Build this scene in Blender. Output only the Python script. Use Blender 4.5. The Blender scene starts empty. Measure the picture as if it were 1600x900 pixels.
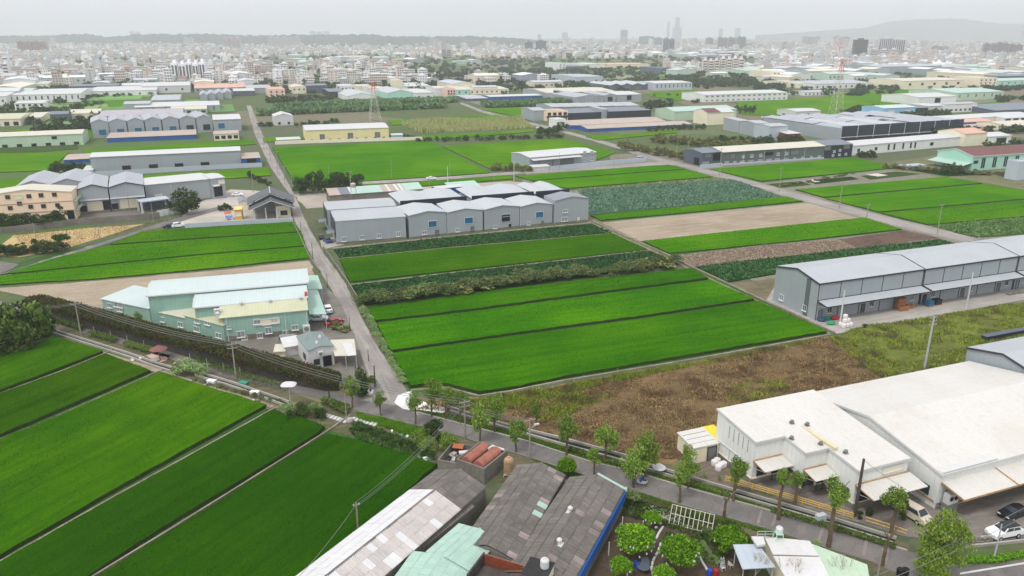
import bpy, bmesh, math, random
import numpy as np
from mathutils import Vector, Matrix
from mathutils.geometry import tessellate_polygon
C = bpy.context.scene
COL = C.collection
R = random.Random(7)
NR = np.random.default_rng(7)
# ------------------------------------------------------------------ camera, sky, sun, exposure
H = 62.0; F = 1190.0; TH = math.atan(395 / 1190.); ct, st = math.cos(TH), math.sin(TH)
cam = bpy.data.cameras.new('camera'); cam.sensor_width = 36; cam.lens = 36 * F / 1600
cam.clip_start = 1; cam.clip_end = 60000
camo = bpy.data.objects.new('camera', cam); COL.objects.link(camo)
camo.location = (0, 0, H); camo.rotation_euler = (math.pi / 2 - TH, 0, 0)
C.camera = camo
w = bpy.data.worlds.new('World'); C.world = w; w.use_nodes = True
wn = w.node_tree; wn.nodes.clear()
SUN_EL, SUN_AZ = 58, 215
sky = wn.nodes.new('ShaderNodeTexSky'); sky.sky_type = 'NISHITA'; sky.sun_disc = False
sky.sun_elevation = math.radians(SUN_EL); sky.sun_rotation = math.radians(SUN_AZ)
sky.dust_density = 6; sky.air_density = 1.0; sky.ozone_density = 1.0
hs = wn.nodes.new('ShaderNodeHueSaturation'); hs.inputs['Saturation'].default_value = 0.12
mx = wn.nodes.new('ShaderNodeMixRGB'); mx.inputs[0].default_value = 0.8
mx.inputs[2].default_value = (9.75, 9.8, 10.5, 1)          # an even cloud deck over the clear sky
bg = wn.nodes.new('ShaderNodeBackground'); bg.inputs['Strength'].default_value = 0.10
wo = wn.nodes.new('ShaderNodeOutputWorld')
wn.links.new(sky.outputs[0], hs.inputs['Color']); wn.links.new(hs.outputs[0], mx.inputs[1])
tcw = wn.nodes.new('ShaderNodeTexCoord'); mpw = wn.nodes.new('ShaderNodeMapping'); mpw.inputs['Scale'].default_value = (1.6, 1.6, 9); wn.links.new(tcw.outputs['Generated'], mpw.inputs[0])
cn = wn.nodes.new('ShaderNodeTexNoise'); cn.inputs['Scale'].default_value = 1.3; cn.inputs['Detail'].default_value = 5; wn.links.new(mpw.outputs[0], cn.inputs['Vector'])
cm = wn.nodes.new('ShaderNodeMapRange'); cm.inputs[1].default_value = .3; cm.inputs[2].default_value = .7; cm.inputs[3].default_value = .93; cm.inputs[4].default_value = 1.09; wn.links.new(cn.outputs[0], cm.inputs[0])
mul = wn.nodes.new('ShaderNodeVectorMath'); mul.operation = 'SCALE'; wn.links.new(mx.outputs[0], mul.inputs[0]); wn.links.new(cm.outputs[0], mul.inputs['Scale'])
wn.links.new(mul.outputs[0], bg.inputs['Color']); wn.links.new(bg.outputs[0], wo.inputs['Surface'])
sl = bpy.data.lights.new('sun', 'SUN'); sl.energy = 1.4; sl.angle = math.radians(11); sl.color = (1, 0.96, 0.9)
so = bpy.data.objects.new('sun', sl); COL.objects.link(so)
el, az = math.radians(SUN_EL), math.radians(SUN_AZ)
sd = Vector((math.sin(az) * math.cos(el), math.cos(az) * math.cos(el), math.sin(el)))
so.rotation_euler = (-sd).to_track_quat('-Z', 'Y').to_euler(); so.location = (0, -50, 200)
vs = C.view_settings; vs.view_transform = 'Standard'; vs.look = 'None'; vs.gamma = 1; vs.use_curve_mapping = False
vs.exposure = 0.30
C.cycles.max_bounces = 6; C.cycles.diffuse_bounces = 2; C.cycles.glossy_bounces = 2
C.cycles.transmission_bounces = 2; C.cycles.volume_bounces = 3; C.cycles.transparent_max_bounces = 6
HAZE = 1.65e-4

# ------------------------------------------------------------------ projection helpers
def G(px, py, z=0.):
    a = (px - 800) / F; b = (py - 450) / F
    t = (z - H) / (-(st + b * ct)); return Vector((a * t, (ct - b * st) * t, z))
def DEP(px, py):
    return H / (st + (py - 450) / F * ct)
def HT(px, py, yt):
    Y = G(px, py).y; b = (yt - 450) / F
    return H - Y * (st + b * ct) / (ct - b * st)
YAW = math.radians(20.9)
E1 = Vector((math.cos(YAW), math.sin(YAW), 0)); E2 = Vector((-math.sin(YAW), math.cos(YAW), 0))

# ------------------------------------------------------------------ materials
MATS = {}
def lin(r, g, b, k=1.0):
    f = lambda u: ((u / 255 + .055) / 1.055) ** 2.4 if u > 10 else u / 255 / 12.92
    return (f(r) * k, f(g) * k, f(b) * k)
class NT:
    def __init__(s, name):
        s.m = bpy.data.materials.new(name); s.m.use_nodes = True; s.t = s.m.node_tree; s.t.nodes.clear()
        s.out = s.n('ShaderNodeOutputMaterial'); s.b = s.n('ShaderNodeBsdfPrincipled')
        s.t.links.new(s.b.outputs[0], s.out.inputs[0])
        s.b.inputs['Specular IOR Level'].default_value = .3
    def n(s, k, **kw):
        x = s.t.nodes.new(k)
        for a, v in kw.items(): setattr(x, a, v)
        return x
    def l(s, a, b): s.t.links.new(a, b)
    def set(s, sock, v):
        if hasattr(v, 'is_linked') or hasattr(v, 'links'): s.l(v, sock)
        elif isinstance(v, (tuple, list)) and len(v) == 3 and sock.type == 'RGBA': sock.default_value = (*v, 1)
        else: sock.default_value = v
    def math(s, op, a, b=0., c=None):
        x = s.n('ShaderNodeMath', operation=op); s.set(x.inputs[0], a); s.set(x.inputs[1], b)
        if c is not None: s.set(x.inputs[2], c)
        return x.outputs[0]
    def mix(s, f, a, b, mode='MIX'):
        x = s.n('ShaderNodeMixRGB', blend_type=mode); s.set(x.inputs[0], f); s.set(x.inputs[1], a); s.set(x.inputs[2], b)
        return x.outputs[0]
    def co(s, kind='Object'): return s.n('ShaderNodeTexCoord').outputs[kind]
    def mapv(s, v, scale=(1, 1, 1), rot=0.):
        x = s.n('ShaderNodeMapping', vector_type='TEXTURE')
        s.l(v, x.inputs[0]); x.inputs['Rotation'].default_value = (0, 0, rot)
        x.inputs['Scale'].default_value = tuple(1 / q for q in scale); return x.outputs[0]
    def noise(s, v, scale=1., detail=5., rough=.6):
        x = s.n('ShaderNodeTexNoise'); s.l(v, x.inputs['Vector']); x.inputs['Scale'].default_value = scale
        x.inputs['Detail'].default_value = detail; x.inputs['Roughness'].default_value = rough; return x.outputs[0]
    def ramp(s, f, lo, hi):
        x = s.n('ShaderNodeMapRange'); s.set(x.inputs[0], f); x.inputs[1].default_value = lo; x.inputs[2].default_value = hi
        x.clamp = True; return x.outputs[0]
    def fin(s, col, rough=.8, bump=None, bstr=.3, bdist=.05, metal=0.):
        s.set(s.b.inputs['Base Color'], col); s.set(s.b.inputs['Roughness'], rough); s.b.inputs['Metallic'].default_value = metal
        if bump is not None:
            x = s.n('ShaderNodeBump'); x.inputs['Strength'].default_value = bstr; x.inputs['Distance'].default_value = bdist
            s.l(bump, x.inputs['Height']); s.l(x.outputs[0], s.b.inputs['Normal'])
        return s.m
def plain(name, c, rough=.6, var=.12, scale=.6, metal=0.):
    if name in MATS: return MATS[name]
    t = NT(name); v = t.co(); n = t.noise(v, scale)
    MATS[name] = t.fin(t.mix(t.ramp(n, .3, .7), tuple(q * (1 - var) for q in c), tuple(min(1, q * (1 + var)) for q in c)), rough, metal=metal)
    return MATS[name]
def sheetmetal(name, c, seam=1.0, dirt=.12, rough=.55, stain=None, axis='N', spec=.3):
    """painted profiled sheet: seams every `seam` metres, blotchy dirt, streaks"""
    if name in MATS: return MATS[name]
    t = NT(name); tc = t.n('ShaderNodeTexCoord'); v = tc.outputs['Object']
    sp = t.n('ShaderNodeSeparateXYZ'); t.l(v, sp.inputs[0])
    if axis == 'N':
        nn = t.n('ShaderNodeSeparateXYZ'); t.l(tc.outputs['Normal'], nn.inputs[0])
        f = t.math('GREATER_THAN', t.math('ABSOLUTE', nn.outputs[0]), .7)
        u = t.math('ADD', t.math('MULTIPLY', sp.outputs[0], t.math('SUBTRACT', 1., f)), t.math('MULTIPLY', sp.outputs[1], f))
    else: u = sp.outputs['XYZ'.index(axis)]
    fr = t.math('FRACT', t.math('DIVIDE', u, seam)); line = t.math('LESS_THAN', fr, .07)
    cell = t.n('ShaderNodeTexWhiteNoise', noise_dimensions='1D'); t.l(t.math('FLOOR', t.math('DIVIDE', u, seam)), cell.inputs['W'])
    col = t.mix(t.math('MULTIPLY', cell.outputs[0], .10), c, tuple(q * .8 for q in c))
    n1 = t.noise(v, .12, 6, .65); n2 = t.noise(t.mapv(v, (1.2, 1.2, .12)), 1.1, 5)
    col = t.mix(t.math('MULTIPLY', t.ramp(n1, .42, .75), dirt * 1.6), col, stain or tuple(q * .55 for q in c))
    col = t.mix(t.math('MULTIPLY', t.ramp(n2, .5, .8), dirt * 1.2), col, tuple(q * .5 for q in c))
    col = t.mix(t.math('MULTIPLY', line, .22), col, tuple(q * .35 for q in c))
    wv = t.math('SINE', t.math('MULTIPLY', u, 2 * math.pi / (seam / 4)))
    MATS[name] = t.fin(col, rough, wv, .25, .03); t.b.inputs['Specular IOR Level'].default_value = spec
    return MATS[name]
def leafmat(name, c1, c2, rough=.6, c3=None):
    if name in MATS: return MATS[name]
    t = NT(name); g = t.n('ShaderNodeNewGeometry'); r = g.outputs['Random Per Island']
    o = t.n('ShaderNodeObjectInfo').outputs['Random']
    col = t.mix(r, c1, c2)
    if c3: col = t.mix(t.ramp(t.noise(t.co(), .25, 3), .45, .62), col, c3)
    k = t.math('ADD', .78, t.math('MULTIPLY', o, .44))
    hv = t.n('ShaderNodeHueSaturation'); t.l(k, hv.inputs['Value']); t.l(col, hv.inputs['Color'])
    MATS[name] = t.fin(hv.outputs[0], rough)
    t.b.inputs['Specular IOR Level'].default_value = .03
    return MATS[name]
def crop(name, c1, c2, c3, ang=YAW, period=.5, rows=.35, big=.035, streak=.45, bump=.5):
    """standing crop seen from above: rows, streaks along the rows, broad patches"""
    if name in MATS: return MATS[name]
    g_ = (.80, .70, .1) if name.startswith('rice') else (.66, .62, .55)
    c1, c2, c3 = [tuple(q * k for q, k in zip(c, g_)) for c in (c1, c2, c3)]
    t = NT(name); v = t.co(); m = t.mapv(v, (1, 1, 1), ang); streak = min(.8, streak * 1.5)
    sp = t.n('ShaderNodeSeparateXYZ'); t.l(m, sp.inputs[0])
    wob = t.noise(m, .3, 3)
    y = t.math('ADD', sp.outputs[1], t.math('MULTIPLY', wob, .5))
    row = t.math('ADD', .5, t.math('MULTIPLY', .5, t.math('SINE', t.math('MULTIPLY', y, 2 * math.pi / period))))
    st1 = t.noise(t.mapv(v, (.02, .42, 1), ang), 1., 6, .65); b = t.noise(v, big, 4); fine = t.noise(v, 2.6, 4, .75)
    col = t.mix(t.ramp(b, .34, .66), c1, c2)
    col = t.mix(t.math('MULTIPLY', t.ramp(st1, .45, .72), streak), col, c3)
    col = t.mix(t.math('MULTIPLY', row, rows), col, tuple(q * .5 for q in c1))
    col = t.mix(t.math('MULTIPLY', t.ramp(fine, .3, .72), .42), col, tuple(q * .42 for q in c1))
    ps = t.math('ADD', .5, t.math('MULTIPLY', .5, t.math('SINE', t.math('MULTIPLY', t.math('ADD', sp.outputs[1], t.math('MULTIPLY', wob, 1.5)), 2 * math.pi / 2.9))))
    col = t.mix(t.math('MULTIPLY', t.ramp(ps, .6, 1.), .3), col, tuple(q * .62 for q in c1)); dr = t.noise(v, .018, 3)
    col = t.mix(t.math('MULTIPLY', t.ramp(dr, .5, .7), .35), col, (c2[0] * 1.35, c2[1] * 1.08, c2[2]))
    gi = t.n('ShaderNodeNewGeometry').outputs['Random Per Island']; hv = t.n('ShaderNodeHueSaturation'); t.l(t.math('ADD', .62, t.math('MULTIPLY', gi, .78)), hv.inputs['Value']); t.l(col, hv.inputs['Color']); col = hv.outputs[0]
    hb = t.math('ADD', t.math('MULTIPLY', row, -.35), fine)
    MATS[name] = t.fin(col, .75, hb, bump, .25); t.b.inputs['Specular IOR Level'].default_value = 0.
    return MATS[name]
def soil(name, c1, c2, c3, s1=.15, s2=1.5, ang=YAW, an=(.12, .8, 1), bump=.4, k=.5):
    if name in MATS: return MATS[name]
    t = NT(name); v = t.co(); a = t.noise(t.mapv(v, an, ang), s1 * 6, 6, .7); b = t.noise(v, s1 * .4, 4); f = t.noise(v, s2, 5, .75)
    col = t.mix(t.ramp(b, .38, .62), c1, c2); col = t.mix(t.math('MULTIPLY', t.ramp(a, .48, .7), .7), col, c3)
    col = t.mix(t.math('MULTIPLY', t.ramp(f, .4, .72), k), col, tuple(q * .5 for q in c1))
    MATS[name] = t.fin(col, .9, f, bump, .15); t.b.inputs['Specular IOR Level'].default_value = .03
    return MATS[name]

GREY = sheetmetal('grey_cladding', lin(158, 166, 170), 1.0, .10)
GREYL = sheetmetal('pale_grey_cladding', lin(182, 192, 200), 1.0, .10)
GREYB = sheetmetal('blue_grey_cladding', lin(160, 167, 172), 1.2, .12)
SLATE = sheetmetal('slate_cladding', lin(88, 98, 110), 1.0, .15)
DGREEN = sheetmetal('grey_green_cladding', lin(96, 106, 106), 1.0, .12)
NAVY = sheetmetal('navy_cladding', lin(42, 50, 62), 1.0, .2)
CREAM = sheetmetal('cream_cladding', lin(236, 228, 200), 1.1, .14)
YELLOW = sheetmetal('yellow_cladding', lin(232, 220, 164), 1.2, .08)
WHITEC = sheetmetal('white_cladding', lin(228, 230, 226), .9, .12, stain=lin(190, 185, 165))
PGREEN = sheetmetal('pale_green_cladding', lin(186, 208, 182), 1.0, .14)
MINT = sheetmetal('mint_cladding', lin(172, 218, 200), 1.0, .12)
TEAL = sheetmetal('teal_cladding', lin(146, 182, 168), .8, .16)
BLUE = sheetmetal('blue_cladding', lin(36, 92, 164), .8, .16)
SKYB = sheetmetal('sky_blue_cladding', lin(150, 196, 228), 1.0, .1)
RED = sheetmetal('red_cladding', lin(150, 38, 40), .8, .2)
PINK = plain('pink_render', lin(226, 196, 182), .8, .1)
PEACH = plain('peach_render', lin(240, 214, 186), .8, .06, .2)
RW = sheetmetal('white_roof_sheet', lin(200, 202, 202), .8, .10, axis='X', stain=lin(200, 190, 165))
RWY = sheetmetal('white_roof_sheet_across', lin(182, 188, 191), .8, .12, axis='Y', stain=lin(200, 190, 165))
RC = sheetmetal('cream_roof_sheet', lin(206, 202, 184), .8, .14, axis='X')
RG = sheetmetal('pale_grey_roof_sheet', lin(176, 181, 184), .8, .12, axis='X')
RGY = sheetmetal('pale_grey_roof_sheet_across', lin(170, 174, 180), .8, .12, axis='Y')
RS = sheetmetal('slate_roof_sheet', lin(118, 126, 136), .6, .12, axis='X')
RSY = sheetmetal('slate_roof_sheet_across', lin(140, 144, 152), .6, .12, axis='Y')
RT = sheetmetal('tan_roof_sheet', lin(182, 168, 156), .8, .22, axis='X', stain=lin(150, 125, 105))
RSAL = sheetmetal('salmon_roof_sheet', lin(214, 170, 148), .8, .2, axis='X')
RBR = sheetmetal('red_brown_roof_sheet', lin(112, 66, 64), .8, .14, axis='X')
RMI = sheetmetal('mint_roof_sheet', lin(174, 200, 188), .7, .10, axis='X')
RMIY = sheetmetal('mint_roof_sheet_across', lin(168, 198, 185), .7, .12, axis='Y')
RPALE = sheetmetal('pale_blue_roof_sheet', lin(194, 207, 205), .6, .08, axis='X')
ROLV = sheetmetal('olive_cream_roof_sheet', lin(194, 196, 164), .7, .14, axis='X')
RMAU = sheetmetal('mauve_roof_sheet', lin(176, 170, 174), .8, .18, axis='X')
WPAINT = plain('white_paint', (.60, .60, .585), .5, .05)
DARK = plain('dark_opening', (.012, .013, .016), .5, .2)
GLASS = plain('window_glass', (.035, .045, .055), .15, .3, 2.)
PGLASS = plain('pale_glass', lin(140, 148, 150), .2, .2, 2.)
BSHUT = plain('blue_shutter', lin(36, 104, 138), .5, .1)
GSHUT = plain('grey_shutter', lin(120, 122, 120), .5, .1)
CSHUT = plain('cream_shutter', lin(226, 216, 190), .6, .05)
TRIM = plain('dark_trim', lin(58, 62, 68), .5, .1)
WTRIM = plain('pale_trim', lin(214, 216, 214), .5, .06)
RUST = plain('rusty_trim', lin(172, 140, 100), .8, .25, 1.)
CONC = soil('pale_concrete', lin(176, 172, 164), lin(160, 156, 148), lin(140, 136, 128), .2, 2., k=.25, bump=.1)
CONCD = soil('weathered_concrete', lin(138, 134, 126), lin(120, 116, 108), lin(92, 90, 84), .4, 2., k=.4, bump=.2)
ASPH = soil('asphalt', lin(122, 117, 112), lin(110, 106, 103), lin(134, 128, 122), .12, 3., k=.2, bump=.1)
def asph():
    t = NT('asphalt_road'); v = t.co(); a = t.noise(v, .07, 5, .6); f = t.noise(v, 3., 5, .8); vo = t.n('ShaderNodeTexVoronoi', feature='DISTANCE_TO_EDGE'); wv = t.n('ShaderNodeVectorMath', operation='ADD'); t.l(v, wv.inputs[0])
    nz = t.n('ShaderNodeTexNoise'); nz.inputs['Scale'].default_value = .6; t.l(v, nz.inputs['Vector']); t.l(nz.outputs['Color'], wv.inputs[1]); t.l(wv.outputs[0], vo.inputs['Vector']); vo.inputs['Scale'].default_value = .22
    cr = t.math('LESS_THAN', vo.outputs['Distance'], .012); big = t.noise(v, .35, 4)
    col = t.mix(t.ramp(a, .36, .64), lin(126, 121, 116), lin(104, 101, 99)); col = t.mix(t.math('MULTIPLY', t.ramp(big, .52, .66), .5), col, lin(140, 134, 127)); col = t.mix(t.math('MULTIPLY', cr, .22), col, lin(62, 60, 58)); col = t.mix(t.math('MULTIPLY', t.ramp(f, .4, .75), .3), col, lin(70, 68, 66))
    return t.fin(col, .9, f, .1, .1)
ASPH = asph()
LANE = soil('patched_lane_surface', lin(158, 152, 146), lin(136, 131, 127), lin(184, 178, 170), .16, 2., YAW + math.pi / 2, (.08, .9, 1), k=.32, bump=.1)
TANS = soil('dry_tan_soil', lin(168, 154, 134), lin(146, 132, 114), lin(188, 176, 156), .1, 1.2, k=.45)
BRNS = soil('turned_brown_soil', lin(104, 86, 76), lin(88, 70, 62), lin(140, 120, 104), .25, 1.2, k=.6)
VERGE = soil('verge_earth', lin(110, 104, 84), lin(84, 88, 58), lin(136, 126, 106), .2, 1.4, k=.5)
WATER = plain('ditch_water', (.02, .024, .02), .12, .3)
WOODP = plain('timber', lin(160, 112, 76), .8, .2, 1.5)
PCONC = plain('pole_concrete', lin(150, 146, 136), .85, .15, .5)
STEEL = plain('galvanised_steel', lin(178, 182, 184), .45, .1)
WIRE = plain('cable', lin(120, 124, 120), .6, .05)
BARK = plain('bark', lin(104, 88, 70), .9, .3, 2.)
RUB = plain('rubber', (.015, .015, .016), .7, .1)
L1 = leafmat('leaves_dark', lin(44, 66, 34, .9), lin(82, 104, 50, .9))
L2 = leafmat('leaves_mid', lin(72, 104, 34), lin(140, 166, 74))
L3 = leafmat('leaves_bright', lin(48, 98, 14), lin(126, 168, 40))
L4 = leafmat('leaves_olive', lin(84, 92, 50), lin(136, 138, 84))
L5 = leafmat('leaves_feathery', lin(88, 124, 34), lin(160, 184, 74))
L6 = leafmat('leaves_vine', lin(96, 128, 74), lin(158, 182, 118))
L7 = leafmat('leaves_brown_hedge', lin(52, 62, 30), lin(94, 100, 54), c3=lin(88, 78, 50))
L8 = leafmat('weeds_dry', lin(88, 74, 46), lin(196, 168, 122), c3=lin(116, 94, 70))
L9 = leafmat('weeds_green', lin(86, 108, 36), lin(160, 172, 66), c3=lin(108, 104, 62))
LV = leafmat('leaves_vegetable', lin(46, 84, 34), lin(110, 140, 74))
LP = leafmat('leaves_palm', lin(52, 84, 34), lin(118, 138, 66))
FARLEAF = leafmat('leaves_far', lin(34, 54, 32), lin(78, 100, 56))

# ------------------------------------------------------------------ object helpers
def link(o): COL.objects.link(o); return o
def tag(o, label=None, cat=None, group=None, kind=None):
    if label: o['label'] = label
    if cat: o['category'] = cat
    if group: o['group'] = group
    if kind: o['kind'] = kind
    return o
def mesh(name, vs, fs, mats=None, mi=None):
    me = bpy.data.meshes.new(name); me.from_pydata([tuple(v) for v in vs], [], [tuple(f) for f in fs])
    for m in (mats or []): me.materials.append(m)
    if mi is not None: me.polygons.foreach_set('material_index', mi)
    me.update(); return me
def mesh_np(name, V, Q, m):
    me = bpy.data.meshes.new(name); V = np.asarray(V, np.float32); Q = np.asarray(Q, np.int32)
    me.vertices.add(len(V)); me.vertices.foreach_set('co', V.ravel())
    k = Q.shape[1]; me.loops.add(Q.size); me.loops.foreach_set('vertex_index', Q.ravel())
    me.polygons.add(len(Q)); me.polygons.foreach_set('loop_start', np.arange(0, Q.size, k, dtype=np.int32))
    me.update(calc_edges=True); me.materials.append(m); return me
def ob(name, me, parent=None, loc=(0, 0, 0), rot=(0, 0, 0), scale=None):
    o = bpy.data.objects.new(name, me); o.parent = parent; o.location = loc; o.rotation_euler = rot
    if scale: o.scale = scale
    return link(o)
def empty(name, loc, rz=0, label=None, cat=None, group=None):
    o = bpy.data.objects.new(name, None); o.location = loc; o.rotation_euler = (0, 0, rz); o.empty_display_size = .5
    link(o); return tag(o, label, cat, group)
class MB:
    def __init__(s): s.v = []; s.f = []; s.mi = []
    def poly(s, pts, mi=0):
        b = len(s.v); s.v += [tuple(p) for p in pts]; s.f.append(tuple(range(b, b + len(pts)))); s.mi.append(mi)
    def box(s, x0, y0, z0, x1, y1, z1, mi=0):
        b = len(s.v)
        s.v += [(x0, y0, z0), (x1, y0, z0), (x1, y1, z0), (x0, y1, z0), (x0, y0, z1), (x1, y0, z1), (x1, y1, z1), (x0, y1, z1)]
        for f in ((0, 3, 2, 1), (4, 5, 6, 7), (0, 1, 5, 4), (1, 2, 6, 5), (2, 3, 7, 6), (3, 0, 4, 7)):
            s.f.append(tuple(b + q for q in f)); s.mi.append(mi)
        return s
    def tube(s, p0, p1, r0, r1=None, n=6, mi=0, cap=True):
        p0 = Vector(p0); p1 = Vector(p1); r1 = r0 if r1 is None else r1
        d = (p1 - p0).normalized(); a = d.orthogonal().normalized(); c = d.cross(a); b = len(s.v)
        for p, r in ((p0, r0), (p1, r1)):
            for i in range(n):
                t = 2 * math.pi * i / n; s.v.append(tuple(p + a * (r * math.cos(t)) + c * (r * math.sin(t))))
        for i in range(n):
            j = (i + 1) % n; s.f.append((b + i, b + j, b + n + j, b + n + i)); s.mi.append(mi)
        if cap:
            s.f.append(tuple(b + n + i for i in range(n))); s.mi.append(mi)
            s.f.append(tuple(b + n - 1 - i for i in range(n))); s.mi.append(mi)
        return s
    def lathe(s, prof, n=12, c=(0, 0), mi=0):
        b = len(s.v)
        for r, z in prof:
            for i in range(n):
                t = 2 * math.pi * i / n; s.v.append((c[0] + r * math.cos(t), c[1] + r * math.sin(t), z))
        for k in range(len(prof) - 1):
            for i in range(n):
                j = (i + 1) % n; s.f.append((b + k * n + i, b + k * n + j, b + (k + 1) * n + j, b + (k + 1) * n + i)); s.mi.append(mi)
        s.f.append(tuple(b + (len(prof) - 1) * n + i for i in range(n))); s.mi.append(mi)
        return s
    def ext(s, pts, a, b_, axis, mi=0):
        """extrude polygon pts (p,q) between a and b_ along axis 'x' (p=y,q=z) or 'y' (p=x,q=z)"""
        n = len(pts); b = len(s.v)
        for t in (a, b_):
            for p, q in pts: s.v.append((t, p, q) if axis == 'x' else (p, t, q))
        s.f.append(tuple(b + i for i in range(n))); s.f.append(tuple(b + n + n - 1 - i for i in range(n))); s.mi += [mi, mi]
        for i in range(n):
            j = (i + 1) % n; s.f.append((b + j, b + i, b + n + i, b + n + j)); s.mi.append(mi)
        return s
    def me(s, name, *mats):
        m = mesh(name, s.v, s.f, mats, s.mi)
        bm = bmesh.new(); bm.from_mesh(m); bmesh.ops.recalc_face_normals(bm, faces=bm.faces); bm.to_mesh(m); bm.free()
        return m
    def ob(s, name, mat, parent=None, loc=(0, 0, 0), rot=(0, 0, 0)):
        ms = mat if isinstance(mat, (list, tuple)) else (mat,)
        return ob(name, s.me(name, *ms), parent, loc, rot)

def densify(P, step, jit):
    out = []
    n = len(P)
    for i in range(n):
        a, b = P[i], P[(i + 1) % n]; L = (b - a).length; k = max(1, min(400, int(L / step)))
        nrm = Vector((-(b - a).y, (b - a).x, 0)).normalized() if L > 0 else Vector((0, 0, 0))
        for j in range(k):
            q = a.lerp(b, j / k)
            if j: q = q + nrm * R.uniform(-jit, jit)
            out.append(q)
    return out
def ccw(P):
    a = sum(P[i].x * P[(i + 1) % len(P)].y - P[(i + 1) % len(P)].x * P[i].y for i in range(len(P)))
    return P if a > 0 else P[::-1]
def slab(name, px, z, m, kind='stuff', label=None, cat=None, step=1.6, jit=.12, z0=0., zj=.06, inset=.12, group=None, side=None, bl=None):
    P = ccw([G(x, y) for x, y in px]) if not isinstance(px[0], Vector) else ccw(px)
    far = min(p.length for p in P); step = max(step, far * .008)
    B = densify(P, step, jit); n = len(B)
    cx = sum(B, Vector((0, 0, 0))) / n
    T = [p + (cx - p).normalized() * inset + Vector((0, 0, z + R.uniform(-zj, zj))) for p in B]
    Bz = [p + Vector((0, 0, z0)) for p in B]
    fs = [(i, (i + 1) % n, n + (i + 1) % n, n + i) for i in range(n)]
    fs += [tuple(n + k for k in t) for t in tessellate_polygon([T])]
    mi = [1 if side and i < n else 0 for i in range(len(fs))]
    if bl:   # standing blades in drill rows on top of the crop mass
        k, hh, ww, ang, per = bl; area = abs(sum(P[i].x * P[(i + 1) % len(P)].y - P[(i + 1) % len(P)].x * P[i].y for i in range(len(P)))) / 2
        kk = int(area * k); q = inpoly(P, kk); ca, sa = math.cos(ang), math.sin(ang)
        u = q[:, 0] * ca + q[:, 1] * sa; v = -q[:, 0] * sa + q[:, 1] * ca
        v = np.where(NR.uniform(0, 1, kk) < .75, np.round(v / per) * per + NR.normal(0, per * .12, kk), v)
        b3 = np.stack([u * ca - v * sa, u * sa + v * ca, np.full(kk, z - .12)], 1); V, Q = blades(b3, np.full(kk, hh + .12), ww, .5)
        off = len(Bz) + len(T); T = T + [tuple(x) for x in V.tolist()]; fs += (Q + off).tolist(); mi += [0] * kk
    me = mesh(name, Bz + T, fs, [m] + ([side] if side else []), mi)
    if not bl:
        bm = bmesh.new(); bm.from_mesh(me); bmesh.ops.recalc_face_normals(bm, faces=bm.faces); bm.to_mesh(me); bm.free()
    return tag(ob(name, me), label, cat, group, kind)
def sheet(name, px, z, m, kind='structure', label=None, jit=0.):
    P = ccw([G(x, y) if not isinstance((x, y)[0], Vector) else x for x, y in px]) if not isinstance(px[0], Vector) else ccw(px)
    if jit: P = densify(P, 3., jit)
    P = [p + Vector((0, 0, z - p.z)) for p in P]
    fs = [tuple(t) for t in tessellate_polygon([P])]
    me = mesh(name, P, fs, [m]); bm = bmesh.new(); bm.from_mesh(me)
    for f in bm.faces:
        if f.normal.z < 0: f.normal_flip()
    bm.to_mesh(me); bm.free()
    return tag(ob(name, me), label, None, None, kind)
def strip(name, px, wd, z0, z1, m, kind='structure', label=None, cat=None, group=None):
    """a low wall / bund / kerb of width wd along a pixel polyline"""
    P = [G(x, y) if not isinstance(x, Vector) else x for x, y in px] if not isinstance(px[0], Vector) else px
    b = MB()
    for i in range(len(P) - 1):
        d = (P[i + 1] - P[i]); L = d.length
        if L < .01: continue
        nn = Vector((-d.y, d.x, 0)).normalized() * wd / 2
        a0, a1, c1, c0 = P[i] - nn, P[i + 1] - nn, P[i + 1] + nn, P[i] + nn
        k = len(b.v); b.v += [(q.x, q.y, z0) for q in (a0, a1, c1, c0)] + [(q.x, q.y, z1) for q in (a0, a1, c1, c0)]
        for f in ((0, 3, 2, 1), (4, 5, 6, 7), (0, 1, 5, 4), (1, 2, 6, 5), (2, 3, 7, 6), (3, 0, 4, 7)): b.f.append(tuple(k + q for q in f)); b.mi.append(0)
    return tag(b.ob(name, m), label, cat, group, kind)
def quads(cent, size, tilt=1.0, up=0.0, asp=.55, rng=NR, bend=None):
    """leaf quads at centres; tilt 1 = any direction"""
    n = len(cent); a = rng.normal(size=(n, 3)); a[:, 2] *= tilt; a /= np.linalg.norm(a, axis=1)[:, None] + 1e-9
    b = rng.normal(size=(n, 3)); b -= (b * a).sum(1)[:, None] * a; b /= np.linalg.norm(b, axis=1)[:, None] + 1e-9
    s = (np.asarray(size) * rng.uniform(.6, 1.3, n))[:, None]
    a = a * s; b = b * s * asp; c = np.asarray(cent) + np.array([0, 0, up])
    V = np.stack([c - a, c + b * .9, c + a, c - b * .9], 1).reshape(-1, 3)
    return V, np.arange(4 * n).reshape(n, 4)
def blades(base, h, wd, lean=.5, rng=NR):
    """upright narrow triangles standing on base points"""
    n = len(base); t = rng.uniform(0, 2 * np.pi, n); l = rng.uniform(0, lean, n) * h; t2 = rng.uniform(0, 2 * np.pi, n)
    hh = h * rng.uniform(.6, 1.25, n); d = np.stack([np.cos(t), np.sin(t), np.zeros(n)], 1) * (wd / 2)
    tip = base + np.stack([np.cos(t2) * l, np.sin(t2) * l, hh], 1)
    V = np.stack([base - d, base + d, tip], 1).reshape(-1, 3)
    return V, np.arange(3 * n).reshape(n, 3)
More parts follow.
